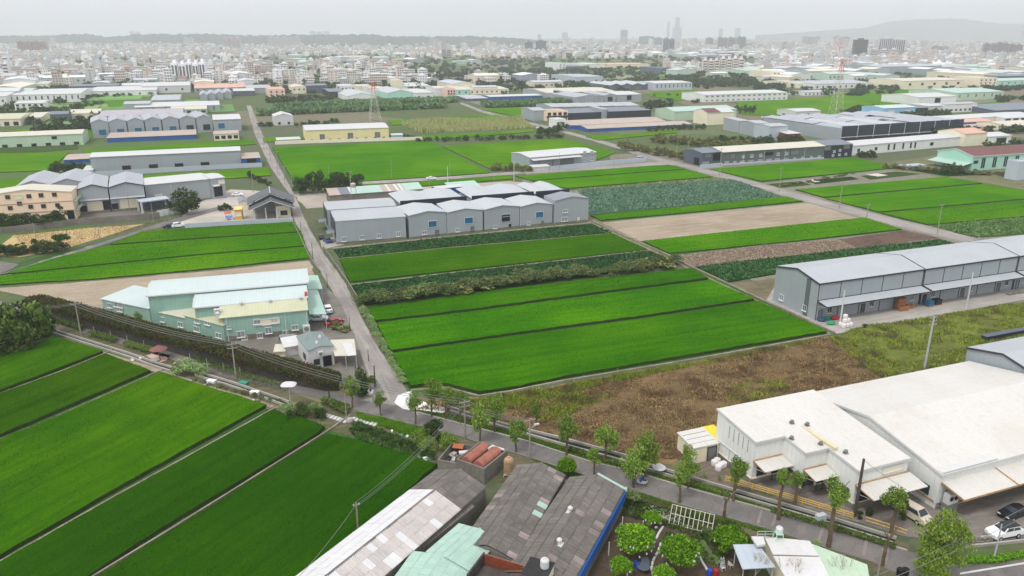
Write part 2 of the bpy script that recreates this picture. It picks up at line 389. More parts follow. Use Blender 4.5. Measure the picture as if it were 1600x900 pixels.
def inpoly(P, n, rng=NR, dens=None):
    A = np.array([[p.x, p.y] for p in P]); lo, hi = A.min(0), A.max(0); out = []
    tot = 0
    while tot < n:
        q = rng.uniform(lo, hi, (n * 2, 2)); ins = np.zeros(len(q), bool); j = len(A) - 1
        for i in range(len(A)):
            c = ((A[i, 1] > q[:, 1]) != (A[j, 1] > q[:, 1])) & (q[:, 0] < (A[j, 0] - A[i, 0]) * (q[:, 1] - A[i, 1]) / (A[j, 1] - A[i, 1] + 1e-12) + A[i, 0])
            ins ^= c; j = i
        q = q[ins]; out.append(q); tot += len(q)
    return np.concatenate(out)[:n]
ORD = 'first second third fourth fifth sixth seventh eighth ninth tenth eleventh twelfth thirteenth fourteenth fifteenth sixteenth seventeenth eighteenth nineteenth'.split()
for _t, _o in (('twenty', 'twentieth'), ('thirty', 'thirtieth'), ('forty', 'fortieth'), ('fifty', 'fiftieth')): ORD += [_o] + [f'{_t}-{q}' for q in ORD[:9]]

# ------------------------------------------------------------------ buildings
WINC = {}
def win_meshes(w, h, style):
    w = round(w * 4) / 4 or .25; h = round(h * 4) / 4 or .25
    w = max(w, .4); h = max(h, .4); k = (w, h, style)
    if k in WINC: return WINC[k]
    fm, pm = {'dark': (TRIM, DARK), 'white': (WTRIM, PGLASS), 'blue': (WTRIM, BSHUT), 'grey': (TRIM, GSHUT), 'cream': (WTRIM, CSHUT),
              'whited': (WTRIM, CSHUT), 'brown': (plain('brown_frame', lin(120, 96, 70)), GLASS), 'shut': (TRIM, GREYB),
              'glass': (TRIM, GLASS)}[style]
    t = .09 if w > .8 else .05; b = MB()
    b.box(-w / 2 - t, -.14, -h / 2 - t, w / 2 + t, .02, -h / 2).box(-w / 2 - t, -.14, h / 2, w / 2 + t, .02, h / 2 + t)
    b.box(-w / 2 - t, -.14, -h / 2, -w / 2, .02, h / 2).box(w / 2, -.14, -h / 2, w / 2 + t, .02, h / 2)
    if style in ('white', 'brown') and w > .7:
        b.box(-.04, -.12, -h / 2, .04, .02, h / 2)
    if style == 'white' and w > .7: b.box(-w / 2 - .2, -.32, -h / 2 - t - .08, w / 2 + .2, .02, -h / 2 - t)
    p = MB().box(-w / 2, -.05, -h / 2, w / 2, .01, h / 2)
    if style in ('blue', 'cream', 'grey', 'shut'):
        for i in range(1, int(h / .4)):
            p.box(-w / 2 + .02, -.07, -h / 2 + i * .4, w / 2 - .02, -.05, -h / 2 + i * .4 + .05)
    WINC[k] = (b.me('window_frame', fm), p.me('pane', pm)); return WINC[k]
class Bld:
    def __init__(s, name, label, A, B, top=None, h=None, cat='building', group=None, az=0., yaw=None, length=None):
        a = G(A[0], A[1], az); a.z = 0
        if yaw is None:
            b = G(B[0], B[1], az); b.z = 0; s.yaw = math.atan2(b.y - a.y, b.x - a.x); s.L = (b - a).length
        else:
            s.yaw = yaw; ux = Vector((math.cos(yaw), math.sin(yaw), 0))
            s.L = length if length else max(.5, s._isect(a, ux, B))
        s.a = a; s.ux = Vector((math.cos(s.yaw), math.sin(s.yaw), 0)); s.uy = Vector((-s.ux.y, s.ux.x, 0))
        s.h = h if h is not None else HT(A[0], A[1], top)
        s.o = empty(name, a, s.yaw, label, cat, group); s.d = 10.
    def _isect(s, a, ux, B):
        # length along ux whose far end projects to pixel column B[0]
        r = (B[0] - 800) / F
        # x = r*zf, zf = Y*ct + H*st (ground)
        return (r * (a.y * ct + H * st) - a.x) / (ux.x - r * ux.y * ct)
    def loc(s, px, py, z=0.):
        q = G(px, py, z) - s.a; return q.dot(s.ux), q.dot(s.uy)
    def depth(s, px, py, z=None): s.d = max(1.5, s.loc(px, py, s.h if z is None else z)[1]); return s
    def wpx(s, px, py, y=0.):
        D = G(px, py, 0) - Vector((0, 0, H)); O = Vector((0, 0, H)) - s.a
        t = (y - O.dot(s.uy)) / D.dot(s.uy); q = O + D * t; return q.dot(s.ux), q.z
    def spx(s, px, py, x):
        D = G(px, py, 0) - Vector((0, 0, H)); O = Vector((0, 0, H)) - s.a
        t = (x - O.dot(s.ux)) / D.dot(s.ux); q = O + D * t; return q.dot(s.uy), q.z
    def shell(s, kind, rise, wall, roof, d=None, over=.35, th=.16, wt=None, trim=None):
        d = d or s.d; s.d = d; L, h = s.L, s.h; s.kind = kind; s.rise = rise; b = MB()
        if kind == 'gx':
            b.ext([(0, 0), (0, h), (d / 2, h + rise), (d, h), (d, 0)], 0, L, 'x'); prof = [(-over, h - over * rise / (d / 2)), (d / 2, h + rise), (d + over, h - over * rise / (d / 2))]; ax = 'x'
        elif kind == 'gy':
            b.ext([(0, 0), (0, h), (L / 2, h + rise), (L, h), (L, 0)], 0, d, 'y'); prof = [(-over * .5, h - over * .5 * rise / (L / 2)), (L / 2, h + rise), (L + over * .5, h - over * .5 * rise / (L / 2))]; ax = 'y'
        elif kind == 'mono':
            b.ext([(0, 0), (0, h), (d, h + rise), (d, 0)], 0, L, 'x'); prof = [(-over, h - over * rise / d), (d + over, h + rise + over * rise / d)]; ax = 'x'
        else:
            b.box(0, 0, 0, L, d, h); prof = None
        if wt is None: b.ob('wall', wall, s.o)
        else: b.ob('wall', wall, s.o)
        r = MB()
        if prof:
            pts = [(p, q + .02) for p, q in prof] + [(p, q + .02 + th) for p, q in prof[::-1]]
            e0, e1 = (-.2, L + .2) if ax == 'x' else (-.25, d + .25)
            r.ext(pts, e0, e1, ax)
            s.roof = r.ob('roof', roof, s.o)
            if trim:   # flashing along the front verge/eave and the gable ends
                t = MB()
                for k in range(len(prof) - 1):
                    (p0, q0), (p1, q1) = prof[k], prof[k + 1]
                    for e in ((e0 - .06, e0 + .12), (e1 - .12, e1 + .06)):
                        t.ext([(p0, q0 - .12), (p1, q1 - .12), (p1, q1 + th + .07), (p0, q0 + th + .07)], e[0], e[1], ax)
                if ax == 'x': t.box(e0, -over - .12, h - over * rise / (d if kind == 'mono' else d / 2) - .12, e1, -over, h - over * rise / (d if kind == 'mono' else d / 2) + th + .06)
                t.ob('roof_trim', trim, s.o)
        else:
            r.box(0, 0, h + .004, L, d, h + .12)
            s.roof = r.ob('roof', roof, s.o); pw = MB(); t = .2
            pw.box(-.02, -.02, h - .01, L + .02, t, h + .7).box(-.02, d - t, h - .01, L + .02, d + .02, h + .7)
            pw.box(-.02, t, h - .01, t, d - t, h + .7).box(L - t, t, h - .01, L + .02, d - t, h + .7); pw.ob('parapet', wall, s.o)
        return s
    def winw(s, u, z, w, h, style='dark', side='F', name='window'):
        f, p = win_meshes(w, h, style)
        if side == 'F': l, r = (u, -.02, z), 0
        elif side == 'L': l, r = (-.02, u, z), -math.pi / 2
        else: l, r = (s.L + .02, u, z), math.pi / 2
        o = ob(name, f, s.o, l, (0, 0, r)); ob('pane', p, o); return o
    def winp(s, x0, y0, x1, y1, style='dark', name='window'):
        u0, z0 = s.wpx(x0, (y0 + y1) / 2); u1, _ = s.wpx(x1, (y0 + y1) / 2); um = (x0 + x1) / 2
        za = s.wpx(um, y0)[1]; zb = s.wpx(um, y1)[1]
        return s.winw((u0 + u1) / 2, (za + zb) / 2, abs(u1 - u0), abs(za - zb), style, name=name)
    def winside(s, x0, y0, x1, y1, style, right=False):
        x = s.L if right else 0.
        a = s.spx(x0, (y0 + y1) / 2, x); c = s.spx(x1, (y0 + y1) / 2, x); m = (x0 + x1) / 2
        za = s.spx(m, y0, x)[1]; zb = s.spx(m, y1, x)[1]
        return s.winw((a[0] + c[0]) / 2, (za + zb) / 2, abs(a[0] - c[0]), abs(za - zb), style, 'R' if right else 'L')
    def canopy(s, u0, u1, z, out, drop, mat, trim=None, name='canopy', side='F', th=.1):
        b = MB()
        if side == 'F': b.ext([(-out, z - drop), (-.02, z), (-.02, z + th), (-out, z - drop + th)], u0, u1, 'x')
        else:
            x = s.L if side == 'R' else 0; g = 1 if side == 'R' else -1
            b.ext([(x + g * out, z - drop), (x + g * .02, z), (x + g * .02, z + th), (x + g * out, z - drop + th)], u0, u1, 'y')
        o = b.ob(name, mat, s.o)
        if trim and side == 'F':
            t = MB(); t.box(u0 - .05, -out - .08, z - drop - .12, u1 + .05, -out, z - drop + th + .04)
            for u in (u0, u1): t.ext([(-out, z - drop - .1), (-.02, z - .1), (-.02, z + th + .04), (-out, z - drop + th + .04)], u - .06, u + .06, 'x')
            t.ob('canopy_trim', trim, o)
        return o
    def box(s, name, u0, v0, z0, u1, v1, z1, mat): return MB().box(u0, v0, z0, u1, v1, z1).ob(name, mat, s.o)
    def ridge(s, px, py, lim=6.):
        best = min((abs(s.loc(px, py, s.h + k * .1)[1] - s.d / 2), s.h + k * .1) for k in range(0, int(lim * 10)))
        return max(.3, best[1] - s.h)
    def ridgey(s, px, py, y=0.):
        """rise of a front gable apex seen at pixel"""
        return max(.3, s.wpx(px, py, y)[1] - s.h)
def plinth(b, z=.6, m=None): b.box('plinth', -.06, -.08, .0, b.L + .06, -.01, z, m or CONCD)
def downpipes(b, us, m=WTRIM):
    for u in us: MB().tube((u, -.08, .1), (u, -.08, b.h - .1), .07, n=5).ob('downpipe', m, b.o)
def quick(label, x0, y0, x1, y1, hp, rp, kind, wall, roof, rise=None, name='warehouse', group=None, trim=None, wins=None, yaw=YAW, cat=None, wst='dark'):
    """a building from its ground line (x0,y0)-(x1), front wall hp pixels high, rp pixels of roof seen behind the eave"""
    b = Bld(name, label, (x0, y0), (x1, y1), top=y0 - hp, cat=cat or name.replace('_', ' '), group=group, yaw=yaw)
    b.depth(x0, y0 - hp - rp); b.d = min(b.d, 90.); b.d = max(b.d, 4.)
    if rise is None: rise = min(2.2, (b.L if kind == 'gy' else b.d) * .09)
    if kind == 'flat': rise = 0
    b.shell(kind, rise, wall, roof, trim=trim)
    for q in (wins or []):
        n, fz, ww, wh = q[:4]
        for i in range(n): b.winw((i + .5) / n * b.L, b.h * fz, ww, wh, q[4] if len(q) > 4 else wst)
    return b

# ------------------------------------------------------------------ ground
gx = MB(); S_ = 15000.
gm = NT('ground_patchwork'); v = gm.co(); mv = gm.mapv(v, (.0085, .0045, 1), YAW)
vo = gm.n('ShaderNodeTexVoronoi', distance='CHEBYCHEV'); gm.l(mv, vo.inputs['Vector']); vo.inputs['Scale'].default_value = 1; vo.inputs['Randomness'].default_value = .8
cr = gm.n('ShaderNodeValToRGB'); gm.l(gm.math('FRACT', gm.math('MULTIPLY', vo.outputs['Distance'], 0.)), cr.inputs[0])
sepc = gm.n('ShaderNodeSeparateColor'); gm.l(vo.outputs['Color'], sepc.inputs[0]); gm.l(sepc.outputs[0], cr.inputs[0])
e = cr.color_ramp; e.interpolation = 'CONSTANT'
e.elements[0].color = (*lin(88, 104, 66), 1); e.elements[1].position = .3; e.elements[1].color = (*lin(92, 102, 76), 1)
for p, c in ((.5, lin(104, 116, 80)), (.62, lin(124, 118, 98)), (.78, lin(84, 110, 58)), (.88, lin(134, 130, 118))):
    q = e.elements.new(p); q.color = (*c, 1)
n1 = gm.noise(v, .05, 6, .7); n2 = gm.noise(v, .6, 4, .7)
gc = gm.mix(gm.math('MULTIPLY', gm.ramp(n1, .48, .66), .55), cr.outputs[0], lin(112, 106, 84))
gc = gm.mix(gm.math('MULTIPLY', gm.ramp(n2, .4, .7), .4), gc, lin(52, 62, 34))
gm.fin(gc, .95, n2, .4, .2); gm.b.inputs['Specular IOR Level'].default_value = .05
ground = MB(); ground.poly([(-S_, -600, 0), (S_, -600, 0), (S_, 16000, 0), (-S_, 16000, 0)])
tag(ground.ob('ground', gm.m), kind='structure')

RICE_M = crop('rice_mid', lin(54, 124, 14), lin(86, 156, 22), lin(40, 104, 14), period=.55, streak=.5)
RICE_B = crop('rice_bright', lin(70, 142, 18), lin(98, 164, 26), lin(50, 120, 18), period=.7)
RICE_F = crop('rice_far', lin(80, 146, 40), lin(108, 166, 54), lin(66, 122, 36), period=1.2, rows=.2)
_g0 = G(0, 880); _g1 = G(382, 665); NA = math.atan2(_g1.y - _g0.y, _g1.x - _g0.x)
RICE_N = crop('rice_near', lin(60, 122, 16), lin(92, 150, 24), lin(40, 98, 16), NA, .42, .5, .05, .5)
RICE_D = crop('rice_near_deep', lin(46, 106, 20), lin(66, 126, 24), lin(40, 92, 18), NA, .42, .5, .05, .4)
VEG = crop('vegetable_rows', lin(44, 84, 46), lin(58, 104, 54), lin(60, 72, 50), YAW, 1.1, .6, .1, .4)
VEG2 = crop('vegetable_rows_olive', lin(78, 112, 62), lin(92, 124, 70), lin(84, 96, 62), YAW, 1.3, .5, .1, .4)
CABB = crop('cabbage_blue', lin(96, 132, 110), lin(116, 152, 128), lin(84, 108, 84), YAW, 1.2, .45, .2, .3)
CABY = crop('cabbage_pale', lin(124, 142, 102), lin(136, 152, 110), lin(112, 128, 92), YAW, 1.2, .35, .2, .3)
STEM_SHADE = plain('shaded_rice_stems', lin(44, 62, 18, .8), .9, .25, 1.5)  # crop sides darker than the top, side shade put into the stem colour
MUD_SHADE = plain('shaded_paddy_mud', lin(46, 86, 22, .9), .7, .25, .4)  # dark bed under the paddies, shade of the gaps painted into its colour
def rice(px, m, where, z=.6, name='rice_paddy', adj='bright green', **k):
    far = min(G(x, y).length for x, y in px); near_ = m in (RICE_N, RICE_D)
    bl = (22, .2, .09, NA, .42) if near_ else (12, .22, .13, YAW, .6) if far < 190 else (5, .25, .2, YAW, .8) if far < 300 else None
    if far > 190: z = .36
    return slab(name, px, z, m, 'stuff', f'{adj} rice paddy {where}', 'rice paddy', side=STEM_SHADE, bl=bl, **k)
rice([(0, 557), (40, 544), (86, 529), (162, 552), (90, 580), (0, 614), (-60, 634), (-60, 578)], RICE_N, 'below the dark palm clump, topmost of the lower left paddies')
rice([(-60, 642), (0, 619), (100, 583), (166, 556), (236, 582), (120, 633), (0, 684), (-60, 708)], RICE_N, 'second from the top in the lower left corner')
rice([(-60, 716), (0, 691), (60, 667), (250, 585), (418, 636), (372, 662), (180, 770), (0, 874), (-60, 906)], RICE_N, 'with the red brown gazebo above it, widest at the left edge')
rice([(-60, 918), (0, 884), (180, 782), (380, 671), (428, 643), (442, 650), (472, 656), (508, 670), (498, 680), (400, 741), (250, 832), (140, 905), (0, 990)], RICE_D, 'between two pale bunds that run down to the bottom edge', adj='deep green')
rice([(150, 910), (262, 838), (405, 748), (512, 682), (560, 692), (625, 710), (684, 729), (640, 768), (560, 838), (470, 915), (380, 1000), (20, 1000)], RICE_D, 'beside the white roofed shed with a utility pole in it', adj='deep green')
rice([(572, 485), (700, 466), (860, 446), (1080, 422), (1106, 437), (900, 464), (730, 487), (586, 504)], RICE_M, 'narrow strip in front of the bush hedge')
rice([(588, 508), (730, 491), (900, 468), (1112, 441), (1178, 470), (1000, 497), (800, 524), (610, 551)], RICE_M, 'middle strip of the three beside the concrete lane')
rice([(613, 556), (800, 529), (1000, 502), (1186, 474), (1292, 521), (1100, 554), (880, 592), (800, 609), (748, 616), (697, 603), (660, 604), (641, 607)], RICE_M, 'largest one in front of the brown weed field')
rice([(530, 406), (700, 389), (850, 376), (958, 366), (1012, 391), (850, 409), (700, 425), (546, 442)], RICE_B, 'between two dark vegetable strips near the grey gabled warehouses')
rice([(922, 338), (1060, 325), (1228, 308), (1254, 315), (1100, 331), (938, 345)], RICE_B, 'thin strip between blue green cabbages and bare tan soil')
rice([(1004, 378), (1150, 362), (1350, 341), (1409, 359), (1240, 378), (1046, 397)], RICE_B, 'between the bare tan soil and the brown stubble')
rice([(0, 431), (100, 401), (165, 386), (330, 374), (472, 365), (478, 385), (330, 397), (150, 415), (0, 430.5)], RICE_B, 'wedge beside the curving lane, middle band')
rice([(172, 383), (222, 363), (330, 356), (457, 348), (471, 363), (330, 372)], RICE_B, 'in front of the wall of the black roofed pavilion')
rice([(0, 433), (150, 417), (330, 399), (479, 387), (483, 404), (330, 421), (150, 437), (0, 446), (-40, 449), (-40, 436)], RICE_B, 'lowest band above the dry tan lot')
rice([(426, 231), (550, 226), (672, 221), (765, 271), (680, 277), (565, 284), (460, 286)], RICE_B, 'large one behind the roadside clump of dark trees')
rice([(690, 229), (800, 222), (880, 218), (962, 239), (935, 250), (815, 262), (768, 266)], RICE_F, 'behind the small grey warehouse with a lean-to')
rice([(568, 290), (700, 282), (795, 275), (802, 280), (700, 289), (570, 297)], RICE_B, 'thin strip between two lanes behind the warehouses')
rice([(806, 276), (930, 266), (1045, 258), (1070, 265), (960, 273), (830, 283)], RICE_B, 'upper strip at the corner of the cross road')
rice([(832, 284), (960, 274), (1072, 266), (1114, 277), (1000, 286), (888, 295), (850, 290)], RICE_B, 'lower strip above the pale cabbages')
rice([(1108, 265), (1220, 256), (1330, 247), (1408, 262), (1340, 269), (1190, 284)], RICE_B, 'in front of the long dark grey green building')
rice([(1243, 297), (1360, 287), (1477, 277), (1535, 287), (1400, 299), (1287, 309)], RICE_B, 'right of the lane, farthest of three bands')
rice([(1290, 311), (1400, 301), (1538, 288.5), (1640, 305), (1620, 310), (1500, 321), (1373, 332)], RICE_B, 'right of the lane, middle of three bands')
rice([(1377, 334), (1500, 323), (1640, 311), (1660, 334), (1450, 352)], RICE_B, 'right of the lane, nearest of three bands')
for px, wh in (([(0, 240), (60, 239.5), (108, 239), (78, 267), (0, 270), (-60, 272), (-60, 241)], 'at the left edge beyond the bushes'),
               ([(-40, 285), (0, 283), (70, 277), (55, 290), (0, 299), (-40, 303)], 'small piece behind the cream three storey building'),
               ([(130, 236), (260, 227), (395, 218.5), (400, 226), (260, 236), (132, 244)], 'strip behind the long grey warehouse'),
               ([(130, 282), (260, 273), (420, 263), (424, 275), (358, 280), (200, 283)], 'strip in front of the long grey warehouse'),
               ([(5, 206), (80, 199), (146, 193.5), (146, 214), (134, 222), (131, 205)], 'behind the long pale green warehouse'),
               ([(72, 166), (195, 155.5), (195, 166), (112, 174)], 'far strip behind the small cream gabled shed'),
               ([(410, 216), (470, 213), (474, 219), (432, 222), (413, 223)], 'small piece left of the yellow warehouse'),
               ([(606, 189), (775, 180), (806, 187), (664, 193), (612, 196)], 'thin band above the pale cane field'),
               ([(657, 213), (760, 208), (836, 203), (836, 206), (700, 218), (664, 217)], 'thin band below the pale cane field'),
               ([(752, 171), (845, 167), (868, 176), (815, 184)], 'small square beside the far lane'),
               ([(915, 214), (1000, 209), (1055, 204), (1060, 208), (935, 220)], 'strip below the blue walled sheds'),
               ([(1020, 144), (1090, 140), (1090, 152), (1060, 158), (1010, 149)], 'behind the long white shed'),
               ([(1150, 160), (1232, 156), (1430, 140), (1434, 150), (1370, 178), (1290, 182), (1160, 180)], 'wide field round the sky blue warehouse'),
               ([(1290, 148), (1410, 139), (1420, 147), (1310, 158)], 'far field in front of the white shed row'),
               ([(1525, 162), (1570, 158), (1572, 166), (1530, 175)], 'small piece beside the olive green shed')):
    rice(px, RICE_F, wh, adj='pale green')
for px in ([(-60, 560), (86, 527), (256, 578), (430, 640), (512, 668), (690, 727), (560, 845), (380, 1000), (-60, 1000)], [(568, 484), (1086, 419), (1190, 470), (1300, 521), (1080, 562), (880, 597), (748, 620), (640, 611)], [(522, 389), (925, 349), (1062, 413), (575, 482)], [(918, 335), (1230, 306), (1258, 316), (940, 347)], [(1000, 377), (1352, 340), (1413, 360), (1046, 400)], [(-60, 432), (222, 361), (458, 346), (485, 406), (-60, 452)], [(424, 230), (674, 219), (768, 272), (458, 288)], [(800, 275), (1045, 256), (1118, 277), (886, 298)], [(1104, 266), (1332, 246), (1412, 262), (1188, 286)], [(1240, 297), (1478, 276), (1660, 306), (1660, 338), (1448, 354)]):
    sheet('paddy_bed', px, .008, MUD_SHADE)
def plants(name, px, du, dv, size, mat, label, ang=YAW, nl=5, z=.3, seed=1, fill=.93):
    rg = np.random.default_rng(seed); P = [G(x, y) for x, y in px]; A = np.array([[p.x, p.y] for p in P]); ca, sa = math.cos(ang), math.sin(ang)
    U = A[:, 0] * ca + A[:, 1] * sa; Vv = -A[:, 0] * sa + A[:, 1] * ca
    gu, gv = np.meshgrid(np.arange(U.min(), U.max(), du), np.arange(Vv.min(), Vv.max(), dv)); gu = gu.ravel() + rg.normal(0, du * .12, gu.size); gv = gv.ravel() + rg.normal(0, dv * .07, gv.size)
    q = np.stack([gu * ca - gv * sa, gu * sa + gv * ca], 1); ins = np.zeros(len(q), bool); j = len(A) - 1
    for i in range(len(A)):
        ins ^= ((A[i, 1] > q[:, 1]) != (A[j, 1] > q[:, 1])) & (q[:, 0] < (A[j, 0] - A[i, 0]) * (q[:, 1] - A[i, 1]) / (A[j, 1] - A[i, 1] + 1e-12) + A[i, 0]); j = i
    q = q[ins & (rg.uniform(0, 1, len(q)) < fill)]; s = rg.uniform(.7, 1.25, len(q))
    c = np.repeat(np.concatenate([q, np.full((len(q), 1), z)], 1), nl, 0); sr = np.repeat(s, nl); k = len(c)
    a = rg.uniform(0, 6.283, k); r = size * .45 * sr; c[:, 0] += np.cos(a) * r; c[:, 1] += np.sin(a) * r; c[:, 2] += rg.uniform(.0, .25, k) * size
    V, Q = quads(c, size * .55, 1.6, rng=rg, asp=.7); return tag(ob(name, mesh_np(name, V, Q, mat)), label, 'crop plants', None, 'stuff')
def veg(px, m, lab, z=.3, **k): return slab('vegetable_field', px, z, m, 'stuff', lab, 'crop field', **k)
veg([(521, 391), (700, 372), (925, 351), (956, 365), (700, 387), (531, 404)], VEG, 'dark green vegetable strip along the grey gabled warehouses')
veg([(549, 447), (700, 429), (850, 412), (1014, 393), (1060, 414), (800, 447), (570, 476)], VEG, 'dark green vegetable strip behind the bush hedge')
veg([(912, 331), (905, 300), (1000, 292), (1152, 283), (1222, 309), (1060, 323), (925, 336)], CABB, 'blue green cabbage field beside the grey gabled warehouses')
veg([(900, 296), (1000, 288), (1116, 278), (1150, 282), (1000, 291), (905, 299)], CABY, 'pale yellowish green cabbage strip')
veg([(1086, 418), (1270, 397), (1468, 375), (1502, 384), (1320, 410), (1136, 442)], VEG, 'dark green vegetable strip behind the near grey warehouses')
veg([(1456, 355), (1540, 346), (1640, 337), (1660, 362), (1525, 372)], VEG2, 'olive green vegetable field right of the lane')
veg([(-60, 231), (0, 230), (120, 226), (122, 233), (60, 238), (-60, 240)], VEG2, 'dull green weedy strip below the pale green warehouse')
LVG = leafmat('veg_leaves', lin(30, 66, 34), lin(86, 128, 76)); LCB = leafmat('cabbage_leaves', lin(78, 114, 90), lin(122, 156, 130)); LCY = leafmat('pale_cabbage_leaves', lin(116, 138, 96), lin(170, 184, 140)); LVO = leafmat('olive_veg_leaves', lin(68, 102, 54), lin(118, 148, 88))
plants('vegetable_plants', [(521, 391), (700, 372), (925, 351), (956, 365), (700, 387), (531, 404)], .75, .95, .62, LVG, 'leafy dark green plants in rows along the grey gabled warehouses', seed=1)
plants('vegetable_plants', [(549, 447), (700, 429), (850, 412), (1014, 393), (1050, 408), (800, 444), (570, 474)], .75, .95, .62, LVG, 'leafy dark green plants in rows behind the bush hedge', seed=2)
plants('cabbage_plants', [(914, 330), (905, 300), (1000, 292), (1152, 283), (1220, 309), (1060, 322), (925, 335)], .9, 1.1, .95, LCB, 'blue green cabbages standing in rows', seed=3)
plants('cabbage_plants', [(902, 297), (1000, 288), (1116, 279), (1148, 282), (1000, 290), (906, 298)], 1., 1.3, .9, LCY, 'pale yellowish cabbages standing in rows', seed=4, fill=.7)
plants('vegetable_plants', [(1088, 418), (1270, 397), (1468, 375), (1500, 384), (1320, 410), (1136, 441)], .75, 1., .65, LVG, 'dark leafy plants in rows behind the near grey warehouses', seed=5)
plants('vegetable_plants', [(1458, 355), (1540, 346), (1640, 338), (1656, 361), (1525, 371)], .9, 1.1, .8, LVO, 'olive green plants in rows right of the lane', seed=6)
def bare(name, px, m, z=.03, jit=.4): return sheet(name, px, z, m, jit=jit)
bare('bare_field', [(940, 348), (1265, 317), (1345, 342), (1000, 377)], TANS)
bare('stubble_field', [(1050, 400), (1200, 382), (1308, 374), (1338, 388), (1210, 404), (1080, 417)], soil('stubble', lin(128, 112, 98), lin(106, 90, 80), lin(196, 178, 150), .6, .9, k=.7))
bare('turned_soil_field', [(1310, 374), (1412, 360), (1468, 372), (1340, 388)], BRNS)
bare('scrub_soil', [(1140, 444), (1240, 430), (1230, 475), (1196, 472)], soil('scrubby_soil', lin(128, 114, 96), lin(98, 98, 70), lin(150, 138, 116), .4, 1., k=.7))
bare('dry_lot', [(-20, 452), (150, 439), (330, 423), (485, 407), (492, 432), (500, 470), (420, 500), (200, 510), (100, 486), (40, 463)], TANS, .02)
bare('straw_field', [(20, 368), (120, 358), (226, 350), (150, 374), (107, 387), (30, 402), (-20, 398)], soil('straw', lin(196, 172, 124), lin(180, 156, 108), lin(206, 186, 142), .2, 2, k=.25))
bare('factory_yard_dirt', [(300, 500), (480, 490), (500, 440), (535, 470), (590, 590), (560, 612), (480, 590), (330, 530)], CONCD, .04)
bare('verge', [(40, 470), (86, 520), (250, 572), (430, 632), (512, 672), (684, 728), (800, 760), (960, 770), (1200, 850), (1500, 960), (1500, 890), (1300, 850), (1060, 790), (830, 716), (660, 668), (545, 640), (300, 570), (60, 500)], VERGE, .02)
bare('far_roadside_verge', [(610, 622), (700, 622), (760, 630), (1110, 730), (1420, 850), (1420, 862), (1200, 805), (985, 742), (720, 668), (650, 648)], VERGE, .015)
bare('garden_soil', [(940, 800), (960, 770), (1150, 815), (1180, 850), (1160, 960), (900, 960)], soil('garden_soil', lin(82, 70, 60), lin(98, 84, 70), lin(70, 76, 48), .5, 1.5, k=.5), .03)
bare('brown_field_soil', [(640, 622), (700, 614), (750, 622), (900, 597), (1080, 566), (1300, 525), (1410, 585), (1200, 690), (1090, 730), (985, 720), (880, 690), (740, 650)], soil('brown_weed_soil', lin(136, 114, 82), lin(112, 98, 70), lin(160, 138, 106), .35, .8, k=.6), .018)
bare('green_field_soil', [(1304, 526), (1340, 512), (1620, 468), (1680, 560), (1500, 600), (1412, 584)], soil('green_weed_soil', lin(104, 112, 56), lin(120, 122, 66), lin(96, 88, 60), .3, .8, k=.6), .018)
bare('worksite_dirt', [(1340, 262), (1480, 240), (1620, 262), (1640, 300), (1480, 278), (1400, 266)], soil('scrub_ground', lin(120, 118, 90), lin(100, 106, 72), lin(150, 140, 120), .3, .6, k=.6), .012)
bare('lane_side_lot', [(458, 303), (560, 299), (795, 283), (842, 288), (832, 302), (540, 322), (478, 326)], soil('lot_dust', lin(178, 170, 158), lin(160, 150, 138), lin(192, 184, 172), .2, 1., k=.25), .025)
bare('forecourt', [(268, 356), (300, 322), (360, 296), (440, 300), (458, 345), (300, 352)], soil('forecourt_paving', lin(188, 180, 170), lin(170, 162, 152), lin(196, 190, 182), .2, 2, k=.15), .03)
bare('works_yard', [(125, 345), (128, 330), (232, 318), (270, 320), (235, 342), (170, 346)], soil('yard_paving', lin(128, 122, 116), lin(116, 110, 106), lin(144, 138, 130), .2, 2, k=.2), .03)
bare('shed_apron', [(500, 376), (530, 368), (538, 382), (506, 390)], CONC, .03)
sheet('concrete_apron', [(1196, 472), (1215, 440), (1700, 380), (1720, 450), (1600, 469), (1308, 522)], .10, CONC)
bare('factory_forecourt', [(1130, 752), (1180, 740), (1330, 740), (1640, 730), (1640, 840), (1500, 850), (1410, 838), (1300, 806)], soil('forecourt_concrete', lin(136, 128, 120), lin(118, 112, 106), lin(160, 152, 142), .25, 1.5, k=.3, bump=.1), .05)
bare('side_yard', [(1058, 712), (1110, 690), (1178, 752), (1140, 762), (1060, 738)], soil('side_yard_dirt', lin(124, 114, 100), lin(108, 98, 86), lin(146, 138, 126), .4, 1.5, k=.35), .04)

for k, (px, m) in enumerate((([(1196, 288), (1250, 283), (1268, 289), (1218, 294)], VEG2), ([(1260, 282), (1330, 276), (1342, 280), (1275, 288)], VEG), ([(1345, 275), (1400, 268), (1440, 272), (1360, 281)], VEG2), ([(1420, 266), (1500, 262), (1560, 272), (1480, 276)], VEG))):
    sheet('garden_plot', px, .04 + k * .004, m)
for k, px in enumerate(([(1262, 281), (1272, 280), (1282, 284), (1274, 285)], [(1352, 273), (1370, 271), (1388, 274), (1372, 276)])): sheet('mulched_bed', px, .07, soil('mulch_sheet', lin(206, 200, 188), lin(190, 184, 172), lin(216, 212, 204), .4, 2))
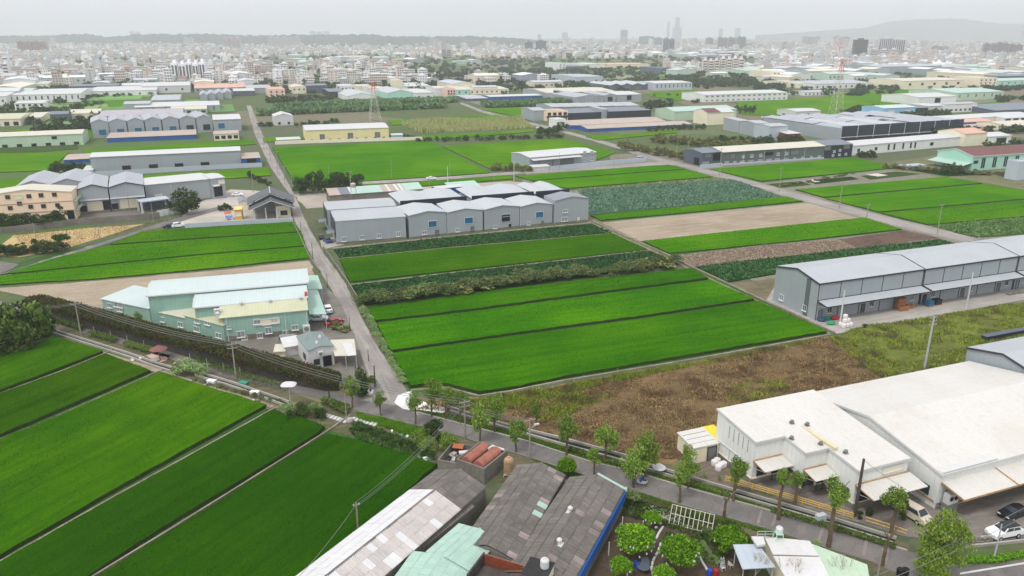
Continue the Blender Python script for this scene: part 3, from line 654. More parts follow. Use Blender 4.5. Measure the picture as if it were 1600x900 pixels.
# roads
sheet('road', [(-80, 447), (60, 488), (200, 527), (350, 572), (505, 611), (565, 622), (615, 632), (653, 646), (721, 664), (820, 690), (925, 724), (985, 737), (1060, 760), (1200, 799), (1290, 825), (1417, 862), (1500, 872), (1620, 868), (1700, 880), (1700, 960), (1480, 960), (1420, 905), (1360, 877), (1292, 856), (1200, 826), (1060, 787), (910, 741), (826, 714), (730, 685), (660, 666), (558, 642), (510, 625), (350, 588), (200, 541), (60, 501), (-80, 458)], .06, ASPH)
sheet('lane', [(385, 165), (398, 210), (423, 262), (453, 305), (460, 345), (486, 400), (508, 437), (535, 480), (556, 530), (577, 592), (583, 622), (560, 626), (620, 634), (655, 650), (640, 618), (625, 594), (583, 532), (558, 480), (538, 440), (508, 400), (480, 350), (461, 306), (437, 262), (410, 210), (392, 165)], .09, LANE, jit=.15)
sheet('cross_road', [(566, 284), (700, 276), (820, 267), (1045, 252), (1062, 258), (820, 271.5), (700, 280.5), (567, 288)], .07, LANE)
sheet('field_lane', [(722, 160), (755, 173), (803, 185.5), (860, 198), (928, 216), (988, 233), (1022, 245), (1086, 260), (1204, 291), (1304, 319), (1404, 344), (1534, 374), (1510, 379), (1390, 350), (1294, 325), (1194, 296), (1078, 264), (1010, 248), (980, 237), (920, 218.5), (852, 200.5), (797, 187.5), (750, 175), (718, 162)], .08, LANE)
strip('field_lane_kerb', [(1086, 259.5), (1204, 290.5), (1304, 318.5), (1404, 343.5), (1534, 373)], .5, 0, .16, CONC)
strip('field_lane_kerb', [(1076, 264.5), (1192, 296.5), (1292, 325.5), (1388, 350.5), (1506, 379.5)], .5, 0, .16, CONC)
sheet('curved_lane', [(-60, 430), (0, 428.5), (60, 410), (130, 388), (200, 366), (245, 350), (300, 334), (330, 326), (345, 322), (350, 326), (300, 341), (262, 353), (225, 362), (140, 390), (60, 418), (0, 434), (-60, 452)], .07, ASPH)
sheet('side_road', [(-60, 404), (0, 409), (30, 413), (18, 421), (0, 428), (-60, 424)], .066, ASPH)
sheet('road_line', [(1500, 895.5), (1620, 876), (1622, 878.5), (1500, 898.5)], .075, WPAINT)
for q in ([(1204, 822), (1212, 801), (1216, 803), (1208, 824)], [(1276, 846), (1284, 823.5), (1288, 825), (1280, 848)], [(1346, 868), (1352, 841), (1357, 843), (1351, 870)], [(1379, 880), (1386, 850), (1391, 852), (1385, 883)], [(1182, 818), (1188, 797), (1192, 798), (1186, 819)]):
    sheet('road_patch', q, .066, soil('road_patch', lin(146, 136, 128), lin(134, 126, 120), lin(158, 150, 142), .4, 3, k=.2))
for q in ([(60, 409), (66, 414), (84, 408), (76, 405)], [(80, 403), (87, 407), (100, 402), (94, 399)], [(100, 397), (106, 400), (118, 396), (113, 393)], [(132, 387), (138, 389), (148, 385.5), (142, 383.5)]):
    sheet('road_patch', q, .078, soil('road_patch', lin(146, 136, 128), lin(134, 126, 120), lin(158, 150, 142), .4, 3))
sheet('spilled_white_gravel', [(616, 630), (622, 618), (643, 611), (648, 624), (700, 638), (690, 649), (664, 643), (630, 640)], .10, soil('white_gravel', lin(226, 224, 218), lin(206, 204, 198), lin(240, 240, 238), .6, 2.5, k=.25), jit=.5)
# kerbs, ditches, bunds
strip('kerb', [(653, 645), (721, 663), (820, 689), (925, 723), (985, 736), (1060, 759), (1200, 798), (1290, 824), (1417, 861)], .25, 0, .2, CONC)
strip('kerb', [(730, 686), (826, 715), (910, 742), (1060, 788), (1200, 827), (1292, 857), (1360, 878)], .25, 0, .18, CONCD)
strip('kerb', [(558, 643), (660, 667)], .25, 0, .18, CONCD)
def ditch(up, lo, wname='drainage_ditch'):
    sheet(wname, up + lo[::-1], .03, WATER); strip('ditch_wall', up, .28, 0, .45, CONC); strip('ditch_wall', lo, .28, 0, .4, CONC)
ditch([(694, 635), (737, 649), (785, 664), (880, 687), (985, 716), (1003, 722)], [(703, 643), (730, 652), (790, 670), (880, 696), (985, 725), (998, 729)])
ditch([(1008, 726), (1060, 742), (1110, 757), (1200, 783), (1300, 812), (1400, 843)], [(1004, 732), (1060, 749), (1110, 765), (1200, 791), (1300, 821), (1395, 851)])
ditch([(84, 517), (130, 531), (200, 553), (240, 567), (270, 576)], [(82, 521), (130, 536), (200, 558), (238, 572), (266, 581)])
ditch([(310, 583), (360, 598), (430, 622), (452, 630)], [(306, 588), (360, 604), (425, 627), (446, 635)])
ditch([(1508, 845), (1560, 840), (1640, 832)], [(1508, 856), (1560, 851), (1640, 842)])
sheet('gravel_path', [(90, 527), (160, 549), (250, 577), (330, 603), (428, 634), (424, 641), (330, 610), (250, 584), (160, 555), (88, 531)], .05, soil('gravel', lin(168, 152, 134), lin(150, 136, 120), lin(186, 174, 158), .5, 2.5, k=.4), jit=.1)
for n, (pl, wd) in enumerate((([(250, 581), (330, 607), (424, 639)], .35), ([(-60, 914), (0, 880), (180, 777), (382, 665.5), (428, 640), (436, 638)], .28), ([(130, 912), (255, 836), (402, 744), (510, 676), (540, 655), (548, 650)], .26), ([(-60, 712), (0, 688), (58, 666), (245, 583), (256, 578)], .2), ([(-60, 638), (0, 616.5), (100, 580), (165, 553), (176, 546)], .2), ([(-60, 575), (0, 554.5), (40, 541.5), (84, 526.5)], .3),
                            ([(642, 611), (697, 607), (749, 620), (800, 612), (880, 596), (1080, 563), (1296, 524)], .35), ([(925, 346), (990, 375), (1047, 400), (1080, 417), (1117, 434), (1185, 466), (1303, 520)], .45), ([(921, 348), (985, 378), (1042, 403), (1076, 421), (1112, 438), (1180, 470), (1297, 523)], .4),
                            ([(549, 446), (700, 428), (850, 411), (1014, 392)], .5), ([(520, 389), (640, 377), (800, 361), (925, 349)], 1.2), ([(531, 405), (700, 388), (957, 365.5)], .25))):
    strip('field_bund', pl, wd, 0, .3, soil('bund_concrete', lin(166, 158, 142), lin(134, 128, 110), lin(104, 104, 78), .6, 1.2, k=.5))
strip('lane_edge_wall', [(505, 386), (540, 436), (566, 478)], .3, 0, .5, CONCD)
strip('lane_edge_wall', [(459, 350), (484, 403), (500, 425)], .3, 0, .5, CONCD)

# ------------------------------------------------------------------ near grey warehouses (right)
def near_wh(label, A, Bx, top, first):
    b = Bld('warehouse', label, A, (Bx, 0), top=top, cat='warehouse', yaw=YAW)
    b.h = 8.8; b.d = 14.6
    b.shell('gx', 1.5, GREY, RG, over=.15, trim=TRIM)
    n = 5; pw = b.L / n
    pm = MB().box(.07, -.07, 5.0, pw - .07, -.01, 8.55).me('wall_panel', GREY)
    lm = MB().box(.10, -.07, .35, pw - .10, -.01, 4.1).me('lower_wall_panel', GREY)
    sm = MB(); sm.box(.15, -.09, .1, pw - .15, -.02, 4.0)
    for k in range(12): sm.box(.2, -.12, .25 + k * .31, pw - .2, -.09, .31 + k * .31)
    sm = sm.me('roller_shutter', GREYB)
    for k in range(n):
        ob('wall_panel', pm, b.o, (k * pw, 0, 0))
        if k % 2: ob('roller_shutter', sm, b.o, (k * pw, 0, 0))
        else:
            ob('wall_panel', lm, b.o, (k * pw, 0, 0)); b.winw(k * pw + pw * .62, 2.1, 1.2, 1.2, 'white')
            b.winw(k * pw + pw * .2, 1.2, 1.0, 2.2, 'grey', name='door')
    t = MB()
    for k in range(n + 1): t.box(k * pw - .06, -.13, 0, k * pw + .06, -.005, 8.6)
    t.box(-.05, -.1, 4.75, b.L + .05, -.005, 4.95); t.ob('steel_column', TRIM, b.o)
    b.canopy(.1, b.L - .1, 4.7, 3.0, .55, RG, TRIM)
    br = MB().tube((0, -.1, 3.6), (0, -2.8, 4.05), .05, n=4).me('canopy_bracket', STEEL)
    for k in range(n + 1): ob('canopy_bracket', br, b.o, (k * pw, 0, 0))
    if first:
        for v, z in ((3.6, 1.9), (11.5, 1.9)): b.winw(v, z, 1.3, 1.3, 'white', 'L')
        t = MB().box(-.12, 2.6, 0, -.02, 3.9, 9.1); t.ob('dark_wall_strip', DGREEN, b.o)
    return b
nw1 = near_wh('pale grey gabled warehouse at the canal end, white bags at its corner', (1273, 501), 1434, 444.5, True)
def follow(prev, label, L):
    b = near_wh(label, (1273, 501), 1434, 444.5, False); return b
for k, lab in ((1, 'pale grey gabled warehouse with brown crates and a white pole before it'), (2, 'pale grey gabled warehouse cut by the right picture edge, third of the near row')):
    b = near_wh(lab, (1273, 501), 1434, 444.5, False)
    b.o.location = nw1.a + nw1.ux * (nw1.L + .5) * k
# ------------------------------------------------------------------ white factory (right foreground)
o = empty('factory', G(1173, 758), YAW, 'white stepped factory with three flat fronts, awnings and a grey yard', 'factory')
RWF = sheetmetal('factory_roof_sheet', lin(212, 210, 204), .75, .22, axis='X', stain=lin(186, 176, 154))
def slopebox(name, m, u0, v0, u1, v1, zf, sl=.095, v00=0):
    z0 = zf; z1 = zf + (v1 - v0) * sl; b = MB(); b.ext([(v0, 0), (v0, z0), (v1, z1), (v1, 0)], u0, u1, 'x'); return b.ob(name, m, o)
zr = lambda v: 6.15 + (v + 10) * .085
for n, (u0, u1, v0) in enumerate(((0, 5.05, 0.), (5.05, 9.1, -4.4), (9.1, 18.2, -10.))):
    slopebox('wall', WHITEC, u0 + .002 * n, v0, u1, 9, zr(v0), .085)
    r = MB(); r.ext([(v0 - .2, zr(v0) + .02), (9.2, zr(9.2) + .02), (9.2, zr(9.2) + .16), (v0 - .2, zr(v0) + .16)], u0 - (.15 if n == 0 else -.001), u1 + (.1 if n == 2 else 0), 'x'); r.ob('roof', RWF, o)
    t = MB(); t.box(u0 - .15, v0 - .28, zr(v0) - .16, u1 + .05, v0 - .2, zr(v0) + .2)
    t.ext([(v0 - .2, zr(v0) - .1), ((0, 0, -4.4)[n] if n else 9.2, zr((0, 0, -4.4)[n] if n else 9.2) - .1), ((0, 0, -4.4)[n] if n else 9.2, zr((0, 0, -4.4)[n] if n else 9.2) + .24), (v0 - .2, zr(v0) + .24)], u0 - .2, u0 - .06, 'x')
    t.ob('roof_trim', WPAINT, o)
    p = MB(); p.box(u0 - .06, v0 - .08, 0, u1 + .05, v0 - .005, 1.0); p.box(u0 - .08, v0 - .08, 0, u0 - .005, v0 + (9 if n == 0 else 4.4 if n == 1 else 5.6), 1.0); p.ob('plinth', CONCD, o)
    p = MB(); p.box(u0 - .09, v0 - .1, 1.0, u1 + .05, v0 - .006, 1.16); p.box(u0 - .1, v0 - .1, 1.0, u0 - .006, v0 + (9 if n == 0 else 4.4 if n == 1 else 5.6), 1.16); p.ob('sill_band', CREAM, o)
    z = 4.0; aw = MB(); e0, e1 = (u0 + .0, u1 - .1) if n < 2 else (u0 - .1, u1 + .3)
    out = 2.6 if n < 2 else 3.4
    aw.ext([(v0 - out, z - .45), (v0 - .03, z), (v0 - .03, z + .1), (v0 - out, z - .35)], e0, e1, 'x')
    a = aw.ob('awning', RWF, o); t = MB(); t.box(e0, v0 - .25, z + .02, e1, v0 - .02, z + .16)
    t.ext([(v0 - out, z - .47), (v0 - .03, z - .03), (v0 - .03, z + .12), (v0 - out, z - .33)], e0 - .1, e0 - .005, 'x'); t.ob('rusty_flashing', RUST, a)
    bk = MB()
    for u in (e0 + .1, e1 - .1): bk.tube((u, v0 - .05, z - 1.2), (u, v0 - out + .2, z - .5), .05, n=4)
    bk.ob('awning_bracket', STEEL, a)
    def fw(u, zz, ww, hh, style, name='window', v=v0):
        f, p = win_meshes(ww, hh, style); q = ob(name, f, o, (u, v - .02, zz)); ob('pane', p, q)
    if n == 0: fw(1.6, 2.1, 1.5, 1.3, 'glass'); fw(4.2, 1.3, 1.2, 2.4, 'dark', 'door')
    if n == 1: fw(6.2, 1.9, 1.7, 1.4, 'glass'); fw(5.4, 1.9, .4, 1.4, 'glass'); fw(8.3, 1.3, 1.1, 2.4, 'dark', 'door')
    if n == 2: fw(12.2, 1.75, 5.2, 3.4, 'dark', 'loading_door'); fw(16.0, 2.1, 1.8, 1.2, 'glass'); fw(15.4, 5.15, 3.6, .75, 'whited', 'sign_board')
def lw(v, zz, ww, hh, u, par=None):
    f, p = win_meshes(ww, hh, 'glass'); q = ob('window', f, o, (u - .02, v, zz), (0, 0, -math.pi / 2)); ob('pane', p, q)
for v in (-6.2, -8.2): lw(v, 1.95, 1.4, 1.4, 9.1)
lw(-2.4, 1.95, 1.4, 1.4, 5.05)
ST_ = MB()
for v in (1.5, 2.6, 3.7, 4.8, 5.9): ST_.box(-.03, v - .05, 4.6, -.004, v + .05, 6.6)
ST_.ob('wall_slot', GSHUT, o)
for u, v in ((5.3, -1.2), (8.2, 2.2), (8.4, -3.6), (10.3, -6.4), (10.0, 1.0)):
    z = zr(v) + .16; q = MB(); q.box(-.3, -.3, 0, .3, .3, .08).lathe([(.2, .08), (.2, .25), (.3, .32), (.28, .5), (.05, .6)], 10); q.box(-.5, -.1, .2, -.2, .1, .4)
    q.ob('roof_ventilator', GSHUT, o, (u, v, z))
MB().box(9.0, -5.6, zr(-5.6) + .17, 9.6, 1.2, zr(1.2) + .19).ob('roof_patch_strip', plain('yellowed_sheet', lin(208, 197, 166)), o)
# big hall beside it
b = Bld('factory_hall', 'largest white hall with a broad low pitched roof at the right edge', (1461, 796), (1700, 0), h=5.5, cat='factory hall', yaw=YAW, length=36.5)
b.d = 26; b.shell('gx', 2.3, WHITEC, RWF, over=.2, trim=WPAINT); plinth(b, 1.0)
b.box('roof_edge_sheet', -.1, -.15, 5.72, 10.3, .9, 5.9, WPAINT)
b.canopy(.2, 10.2, 4.2, 3.6, .6, RWF, RUST); b.canopy(10.4, 24, 4.2, 3.6, .6, RWF, RUST)
b.box('yellow_edge_band', -.08, .4, .9, -.005, 11, 1.15, RUST)
for v in (2.2, 4.2): b.winw(v, 2.2, 1.5, 1.3, 'glass', 'L')
b.winw(4.6, 1.6, 4.6, 3.1, 'cream', name='loading_door'); b.winw(8.3, 1.9, .9, 1.4, 'glass'); b.winw(10., 1.9, 1.6, 1.3, 'glass'); b.winw(15., 1.7, 5.5, 3.3, 'dark', name='loading_door')
acb = MB().box(-.9, -.45, 0, .9, .45, 1.5); acf = MB()
for x in (-.42, .42): acf.tube((x, -.5, .85), (x, -.44, .85), .34, n=14)
a = acb.ob('air_conditioner', WPAINT, b.o, (1.4, -.9, 1.4)); acf.ob('fan_grille', DARK, a)
MB().box(-.95, -.5, 0, .95, .5, 1.4).ob('unit_stand', GSHUT, b.o, (1.4, -.9, 0))
def PX(p):
    dz = p.z - H; zf = p.y * ct - dz * st; return (800 + F * p.x / zf, 450 - F * (p.y * st + dz * ct) / zf)
O_ = G(1173, 758); U_ = 57.2
def onplane(px, py):
    D = G(px, py) - Vector((0, 0, H)); O2 = Vector((0, 0, H)) - O_; t = (U_ - O2.dot(E1)) / D.dot(E1); q = O2 + D * t; return q.dot(E2), q.z
(vb, zb_), (va, za_) = onplane(1512, 544), onplane(1568, 554); dd_ = 2 * abs(vb - va); a0 = O_ + E1 * U_ + E2 * (vb - dd_)
b = Bld('warehouse', 'pale grey gabled hall whose end wall rises behind the white hall at the right edge', PX(a0), PX(a0 + E1 * 50), h=zb_, cat='warehouse', yaw=YAW, length=50)
b.d = dd_; b.shell('gx', max(.6, za_ - zb_), GREY, RG, over=.15, trim=TRIM); b.canopy(dd_ - 5, dd_ - .3, zb_ * .55, 2.0, .4, RW, side='L')
q = Bld('low_wall', 'dark topped long wall right of the green weed field', (1540, 535), (1640, 519), h=.9, cat='wall', yaw=YAW); q.box('wall', 0, 0, 0, q.L, 1.2, 1.2, NAVY); q.box('coping', -.1, -.1, 1.2, q.L + .1, 1.3, 1.3, SLATE)
# side store with yellow and white lean-to
b = Bld('side_store', 'small cream store with a white and yellow flat roof beside the white factory', (1083, 725), (1112, 0), top=703, cat='store', yaw=YAW, length=4.4)
b.depth(1064, 692); b.d = max(b.d, 4.5); b.h = 2.6; b.shell('mono', .3, CREAM, RWF, over=.1); b.winw(3.2, 1.2, 1.6, 2.2, 'grey', name='door')
gr = MB()
for k in range(3): gr.box(.1, 1 + k * 1.2, 2.8 + k * .09, 4.3, 1.06 + k * 1.2, 2.86 + k * .09)
gr.ob('roof_frame', TRIM, b.o)
b.box('yellow_roof_sheet', 4.45, .2, 2.75, 6.9, 5.0, 2.88, plain('yellow_sheet', lin(222, 204, 40), .5, .05))
b.box('grey_lean_to_roof', 4.4, -5.2, 2.95, 7.2, .15, 3.08, RW); pp = MB()
for v in (-5, -2.5): pp.tube((4.5, v, 0), (4.5, v, 2.95), .06)
pp.ob('lean_to_post', STEEL, b.o)
# ------------------------------------------------------------------ old sheds in the foreground (asbestos sheets laid one by one)
def asbmat(name, c, var=.3, dk=.8):
    t = NT(name); v = t.co(); oi = t.n('ShaderNodeObjectInfo'); 
    cv = t.n('ShaderNodeVectorMath', operation='ADD'); t.l(v, cv.inputs[0]); t.l(oi.outputs['Location'], cv.inputs[1])
    n = t.noise(cv.outputs[0], .35, 6, .7); f = t.noise(cv.outputs[0], 2.5, 5, .75)
    k = t.math('ADD', 1 - var * .6, t.math('MULTIPLY', oi.outputs['Random'], var))
    col = t.mix(t.math('MULTIPLY', t.ramp(n, .35, .68), dk), c, tuple(q * .55 for q in c)); col = t.mix(t.math('MULTIPLY', t.ramp(f, .45, .75), .5 * dk), col, tuple(q * .45 for q in c))
    sx = t.n('ShaderNodeSeparateXYZ'); t.l(v, sx.inputs[0]); wv = t.math('ADD', .5, t.math('MULTIPLY', .5, t.math('SINE', t.math('MULTIPLY', sx.outputs[0], 2 * math.pi / .32))))
    col = t.mix(t.math('MULTIPLY', wv, .45 * dk), col, tuple(q * .45 for q in c)); gs = t.n('ShaderNodeSeparateXYZ'); t.l(t.co('Generated'), gs.inputs[0]); lap = t.math('MAXIMUM', t.math('LESS_THAN', gs.outputs[1], .11), t.math('MULTIPLY', t.math('LESS_THAN', gs.outputs[0], .1), .55)); col = t.mix(t.math('MULTIPLY', lap, .62 * dk), col, tuple(q * .3 for q in c))
    stk = t.noise(t.mapv(cv.outputs[0], (2.2, .12, 1)), 1.4, 5); col = t.mix(t.math('MULTIPLY', t.ramp(stk, .48, .7), .55 * dk), col, tuple(q * .4 for q in c))
    hv = t.n('ShaderNodeHueSaturation'); t.l(k, hv.inputs['Value']); t.l(col, hv.inputs['Color'])
    return t.fin(hv.outputs[0], .9)
ASB = asbmat('weathered_cement_sheet', lin(136, 130, 123), .2, 1.); ASW = asbmat('whitewashed_sheet', lin(206, 199, 194), .10, .45); ASM = asbmat('mint_sheet', lin(172, 202, 188), .08, .25); ASP = asbmat('faded_pink_grey_sheet', lin(168, 154, 152))
ASWB = asbmat('bright_white_sheet', lin(216, 216, 216), .06, .2)
def corr(w_, l_, name, m):
    b = MB(); n = 8
    for i in range(n):
        x0, x1 = -w_ / 2 + w_ * i / n, -w_ / 2 + w_ * (i + 1) / n; z0 = .05 if i % 2 else 0.; z1 = 0. if i % 2 else .05
        b.poly([(x0, -l_ / 2, z0), (x1, -l_ / 2, z1), (x1, l_ / 2, z1), (x0, l_ / 2, z0)])
    for e in (-1, 1): b.poly([(-w_ / 2, e * l_ / 2, -.03), (w_ / 2, e * l_ / 2, -.03), (w_ / 2, e * l_ / 2, .03), (-w_ / 2, e * l_ / 2, .03)])
    return b.me(name, m)
def sheds(label, A, Bp, Lft, rdg, he, pick, wallm, ncol=None, nrow=3, name='old_shed', zl=None, capm=None):
    b = Bld(name, label, A, Bp, h=he, cat='shed', az=he); b.depth(Lft[0], Lft[1], he)
    rise = min(2.4, b.ridge(rdg[0], rdg[1])); d = b.d; L = b.L
    w_ = MB(); w_.ext([(0.1, 0), (.1, he - .25), (d / 2, he + rise - .25), (d - .1, he - .25), (d - .1, 0)], 0, L - .1, 'x'); w_.ob('wall', wallm, b.o)
    sl = math.hypot(d / 2, rise); ang = math.atan2(rise, d / 2); ncol = ncol or max(4, int(L / .95)); cw = L / ncol; rl = sl / nrow; cache = {}
    for side in (0, 1):
        for r in range(nrow):
            for c in range(ncol):
                m = pick(side, r, (c + .5) / ncol, (r + .5) / nrow)
                if m is None: continue
                if m.name not in cache: cache[m.name] = corr(cw * 1.02, rl * 1.06, 'roof_sheet', m)
                t = (r + .5) * rl; yy = t * math.cos(ang); zz = he + t * math.sin(ang) + .03 + (nrow - r) * .012 + R.uniform(-.015, .015)
                y = yy if side == 0 else d - yy
                ob('roof_sheet', cache[m.name], b.o, ((c + .5) * cw, y, zz), ((ang if side == 0 else -ang) + R.uniform(-.012, .012), R.uniform(-.01, .01), R.uniform(-.01, .01)))
    cap = MB(); cap.ext([(d / 2 - .22, he + rise - .02), (d / 2, he + rise + .14), (d / 2 + .22, he + rise - .02)], -.1, L + .1, 'x'); cap.ob('ridge_cap', capm or ASB, b.o)
    b.rise = rise; return b
def pk1(side, r, u, v):
    if u > .76: return ASB
    if side == 1: return ASWB
    if R.random() < .1: return ASWB
    return ASW
h1 = sheds('long whitewashed shed beside the deep green paddy, grey at its far end', (548, 946), (760, 762), (682, 734), (720, 733), 3.4, pk1, CONCD, nrow=3)
def pk2(side, r, u, v):
    if side == 0 and r == 0 and R.random() < .2: return ASM if R.random() < .5 else ASP
    if R.random() < .03: return ASP
    return ASB
h2 = sheds('middle weathered grey shed with mint and pink roof patches', (806, 876), (884, 742.5), (812, 721), (847, 721), 3.2, pk2, CONCD)
def pk3(side, r, u, v): return ASP if R.random() < .06 else ASB
h3 = sheds('weathered grey shed with a bright blue side wall facing the garden', (888, 925), (976, 766), (891, 745), (932, 744), 3.1, pk3, CONCD)
h3.box('blue_side_wall', .2, -.25, 1.7, h3.L - .1, .05, 3.0, BLUE)
h3.canopy(h3.L - .1, h3.L + .5, 3.3, .2, .1, RMI)
for e, sgn in ((0, 1),):
    t = MB(); d = h3.d; t.ext([(-.3, 2.95), (d / 2, 3.0 + h3.rise + .1), (d / 2, 3.25 + h3.rise), (-.3, 3.2)], h3.L - .05, h3.L + .35, 'x'); t.ob('mint_verge', RMI, h3.o)
vt = MB(); vt.box(-.45, -.45, 0, .45, .45, .18).lathe([(.2, .18), (.2, .45), (.34, .6), (.34, .8), (.12, 1.0)], 12); vtm = vt.me('roof_ventilator', WPAINT)
for px, py in ((891, 797), (874, 847)):
    z = 3.1 + h3.rise * .8; x, y = h3.loc(px, py, z + .4); ob('roof_ventilator', vtm, h3.o, (x, y, z))
def pkm(side, r, u, v): return ASM
m1 = sheds('mint green gabled roof section between the whitewashed and grey sheds', (733, 893), (783, 845), (712, 823), (752, 824), 3.5, pkm, TEAL, capm=ASM)
m2 = sheds('lower mint green gabled roof at the bottom edge', (700, 955), (742, 884), (647, 860), (697, 860), 3.3, pkm, TEAL, capm=ASM)
sheds('narrow grey lean-to shed strip between the whitewashed and mint roofs', (660, 858), (742, 792), (720, 795), (732, 793), 2.6, pk3, CONCD, nrow=2)
# roofless brick room and flat roof with water tank
b = Bld('brick_room', 'roofless dark room with a brick rear wall at the bottom edge', (729, 897), (796, 918), h=4.6, cat='outbuilding', az=4.6); b.depth(758, 863, 4.6)
L, d = b.L, b.d
b.box('floor', .2, .2, 3.0, L, d - .2, 3.1, plain('dark_slab', lin(84, 78, 74), .9, .35, .6))
mb = MB(); mb.box(0, 0, 0, .2, d, 4.6).box(.2, 0, 0, L, .2, 4.2); mb.ob('wall', plain('dark_stained_concrete', lin(74, 70, 68), .9, .3, .8), b.o)
BRICK = asbmat('brick', lin(178, 92, 62)); bme = MB().box(-.17, -.07, -.1, .17, .07, .1).me('brick', BRICK)
MB().box(.2, d - .22, 0, L + .4, d - .1, 4.55).ob('mortar', CONCD, b.o)
nb = int(L / .38)
for r in range(7):
    for c in range(nb): ob('brick', bme, b.o, (.4 + c * .38 + (r % 2) * .19, d - .26, 3.15 + r * .2 + .1), (0, 0, R.uniform(-.02, .02)))
b = Bld('flat_roofed_room', 'black flat roofed room with a white water tank at the bottom edge', (800, 925), (838, 935), h=5.4, cat='outbuilding', az=5.4); b.depth(834, 872, 5.4); b.d = max(3.5, b.d)
b.box('wall', 0, 0, 0, b.L, b.d, 5.3, CREAM); b.box('roof', -.1, -.1, 5.3, b.L + .1, b.d + .1, 5.42, plain('black_bitumen', (.03, .03, .03), .8, .3))
def tank(name, loc, r, h_, label, m=WPAINT, stand=0., frame=None):
    o = empty(name, loc, 0, label, 'water tank')
    MB().lathe([(r * .95, stand), (r, stand + .1), (r, stand + h_ * .8), (r * .8, stand + h_ * .92), (r * .3, stand + h_), (r * .3, stand + h_ + .1), (.02, stand + h_ + .1)], 18).ob('tank_body', m, o)
    rb = MB()
    for k in range(4): rb.lathe([(r * 1.03, stand + h_ * (.15 + k * .18)), (r * 1.03, stand + h_ * (.15 + k * .18) + .06), (.01, stand + h_ * (.15 + k * .18) + .07)], 18)
    rb.ob('rib', frame or m, o)
    if stand:
        s = MB()
        for x in (-r, r):
            for y in (-r, r): s.tube((x * 1.1, y * 1.1, 0), (x * .9, y * .9, stand), .05, n=4)
        s.box(-r, -r, stand - .08, r, r, stand); s.ob('stand', frame or STEEL, o)
    return o
tank('water_tank', G(851, 886, 5.44), .5, 1.15, 'white lettered water tank on the black flat roof', WPAINT, 0, GREYL)
tank('water_tank', G(795, 741, 0), .75, 2.6, 'rusty tan cylindrical tank between the concrete vats and the grey shed', plain('rusty_tan', lin(168, 140, 110), .8, .25, 1.2), .3)
# vats with red brown drums
b = Bld('fermenting_vats', 'concrete pit holding two red brown half drums beside the road', (757, 757), (793, 727), h=2.6, cat='vat building', az=0.); b.depth(722, 727, 2.6)
L, d = b.L, max(b.d, 5.); b.d = d
mb = MB(); mb.box(0, 0, 0, L, .25, 2.6).box(0, d - .25, 0, L, d, 2.6).box(0, .25, 0, .25, d - .25, 2.6).box(L - .25, .25, 0, L, d - .25, 2.6); mb.box(.25, .25, 0, L - .25, d - .25, 1.9); mb.ob('wall', CONCD, b.o)
RB_ = plain('red_brown_drum', lin(158, 98, 84), .7, .25, .8)
for k in range(2):
    y0 = .5 + k * (d - .6) / 2; y1 = y0 + (d - 1.2) / 2; yc = (y0 + y1) / 2; rr = (y1 - y0) / 2 * .95
    mb = MB(); n = 12; pts = [(yc + rr * math.cos(math.pi * i / n), 2.35 + rr * .85 * math.sin(math.pi * i / n)) for i in range(n + 1)]
    mb.ext(pts, .5, L - .7, 'x'); dr = mb.ob('drum_cover', RB_, b.o); t = MB()
    for f in (.25, .5, .75):
        x = .5 + (L - 1.2) * f
        for i in range(n): t.tube((x, pts[i][0], pts[i][1] + .02), (x, pts[i + 1][0], pts[i + 1][1] + .02), .035, n=4, cap=False)
    t.tube((.5, yc, 2.35 + rr * .85 + .03), (L - .7, yc, 2.35 + rr * .85 + .03), .035, n=4); t.ob('strap', RUST, dr)
mb = MB(); mb.tube((L - .4, .3, 2.75), (L - .4, d * .5, 2.75), .18, n=8).tube((L - .4, d * .5, 2.75), (L - 1.4, d * .5, 2.75), .18, n=8); mb.ob('white_pipe', WPAINT, b.o)
b2 = Bld('scrap_yard_shed', 'cluttered open scrap enclosure with an orange sheet beside the paddy corner', (684, 733), (726, 741), h=1.6, cat='enclosure', az=0.); b2.d = 6.
mb = MB(); mb.box(0, 0, 0, b2.L, .2, 1.6).box(0, .2, 0, .2, 6, 1.6).box(.2, 5.8, 0, b2.L, 6, 1.4); mb.ob('wall', CONCD, b2.o)
for i in range(34):
    c = R.choice([lin(60, 56, 54), lin(90, 84, 80), lin(120, 110, 100), lin(180, 176, 170), lin(70, 60, 50)])
    sx, sy, sz = R.uniform(.2, .8), R.uniform(.2, .6), R.uniform(.15, .5)
    MB().box(-sx, -sy, 0, sx, sy, sz).ob('scrap_piece', plain(f'scrap_{i % 7}', c, .8, .2), b2.o, (R.uniform(.7, b2.L - .7), R.uniform(.8, 5.2), R.uniform(.0, .5)), (0, 0, R.uniform(0, 3)))
MB().box(0, 0, 0, 1.7, 1.2, .08).ob('orange_sheet', plain('orange_sheet', lin(172, 100, 66), .8, .2), b2.o, (.6, 4.1, 1.45), (.08, .05, .2))
MB().box(0, 0, 0, 1.7, .8, .3).ob('white_tub', WPAINT, b2.o, (2.2, 3.2, 1.0), (0, 0, .5))
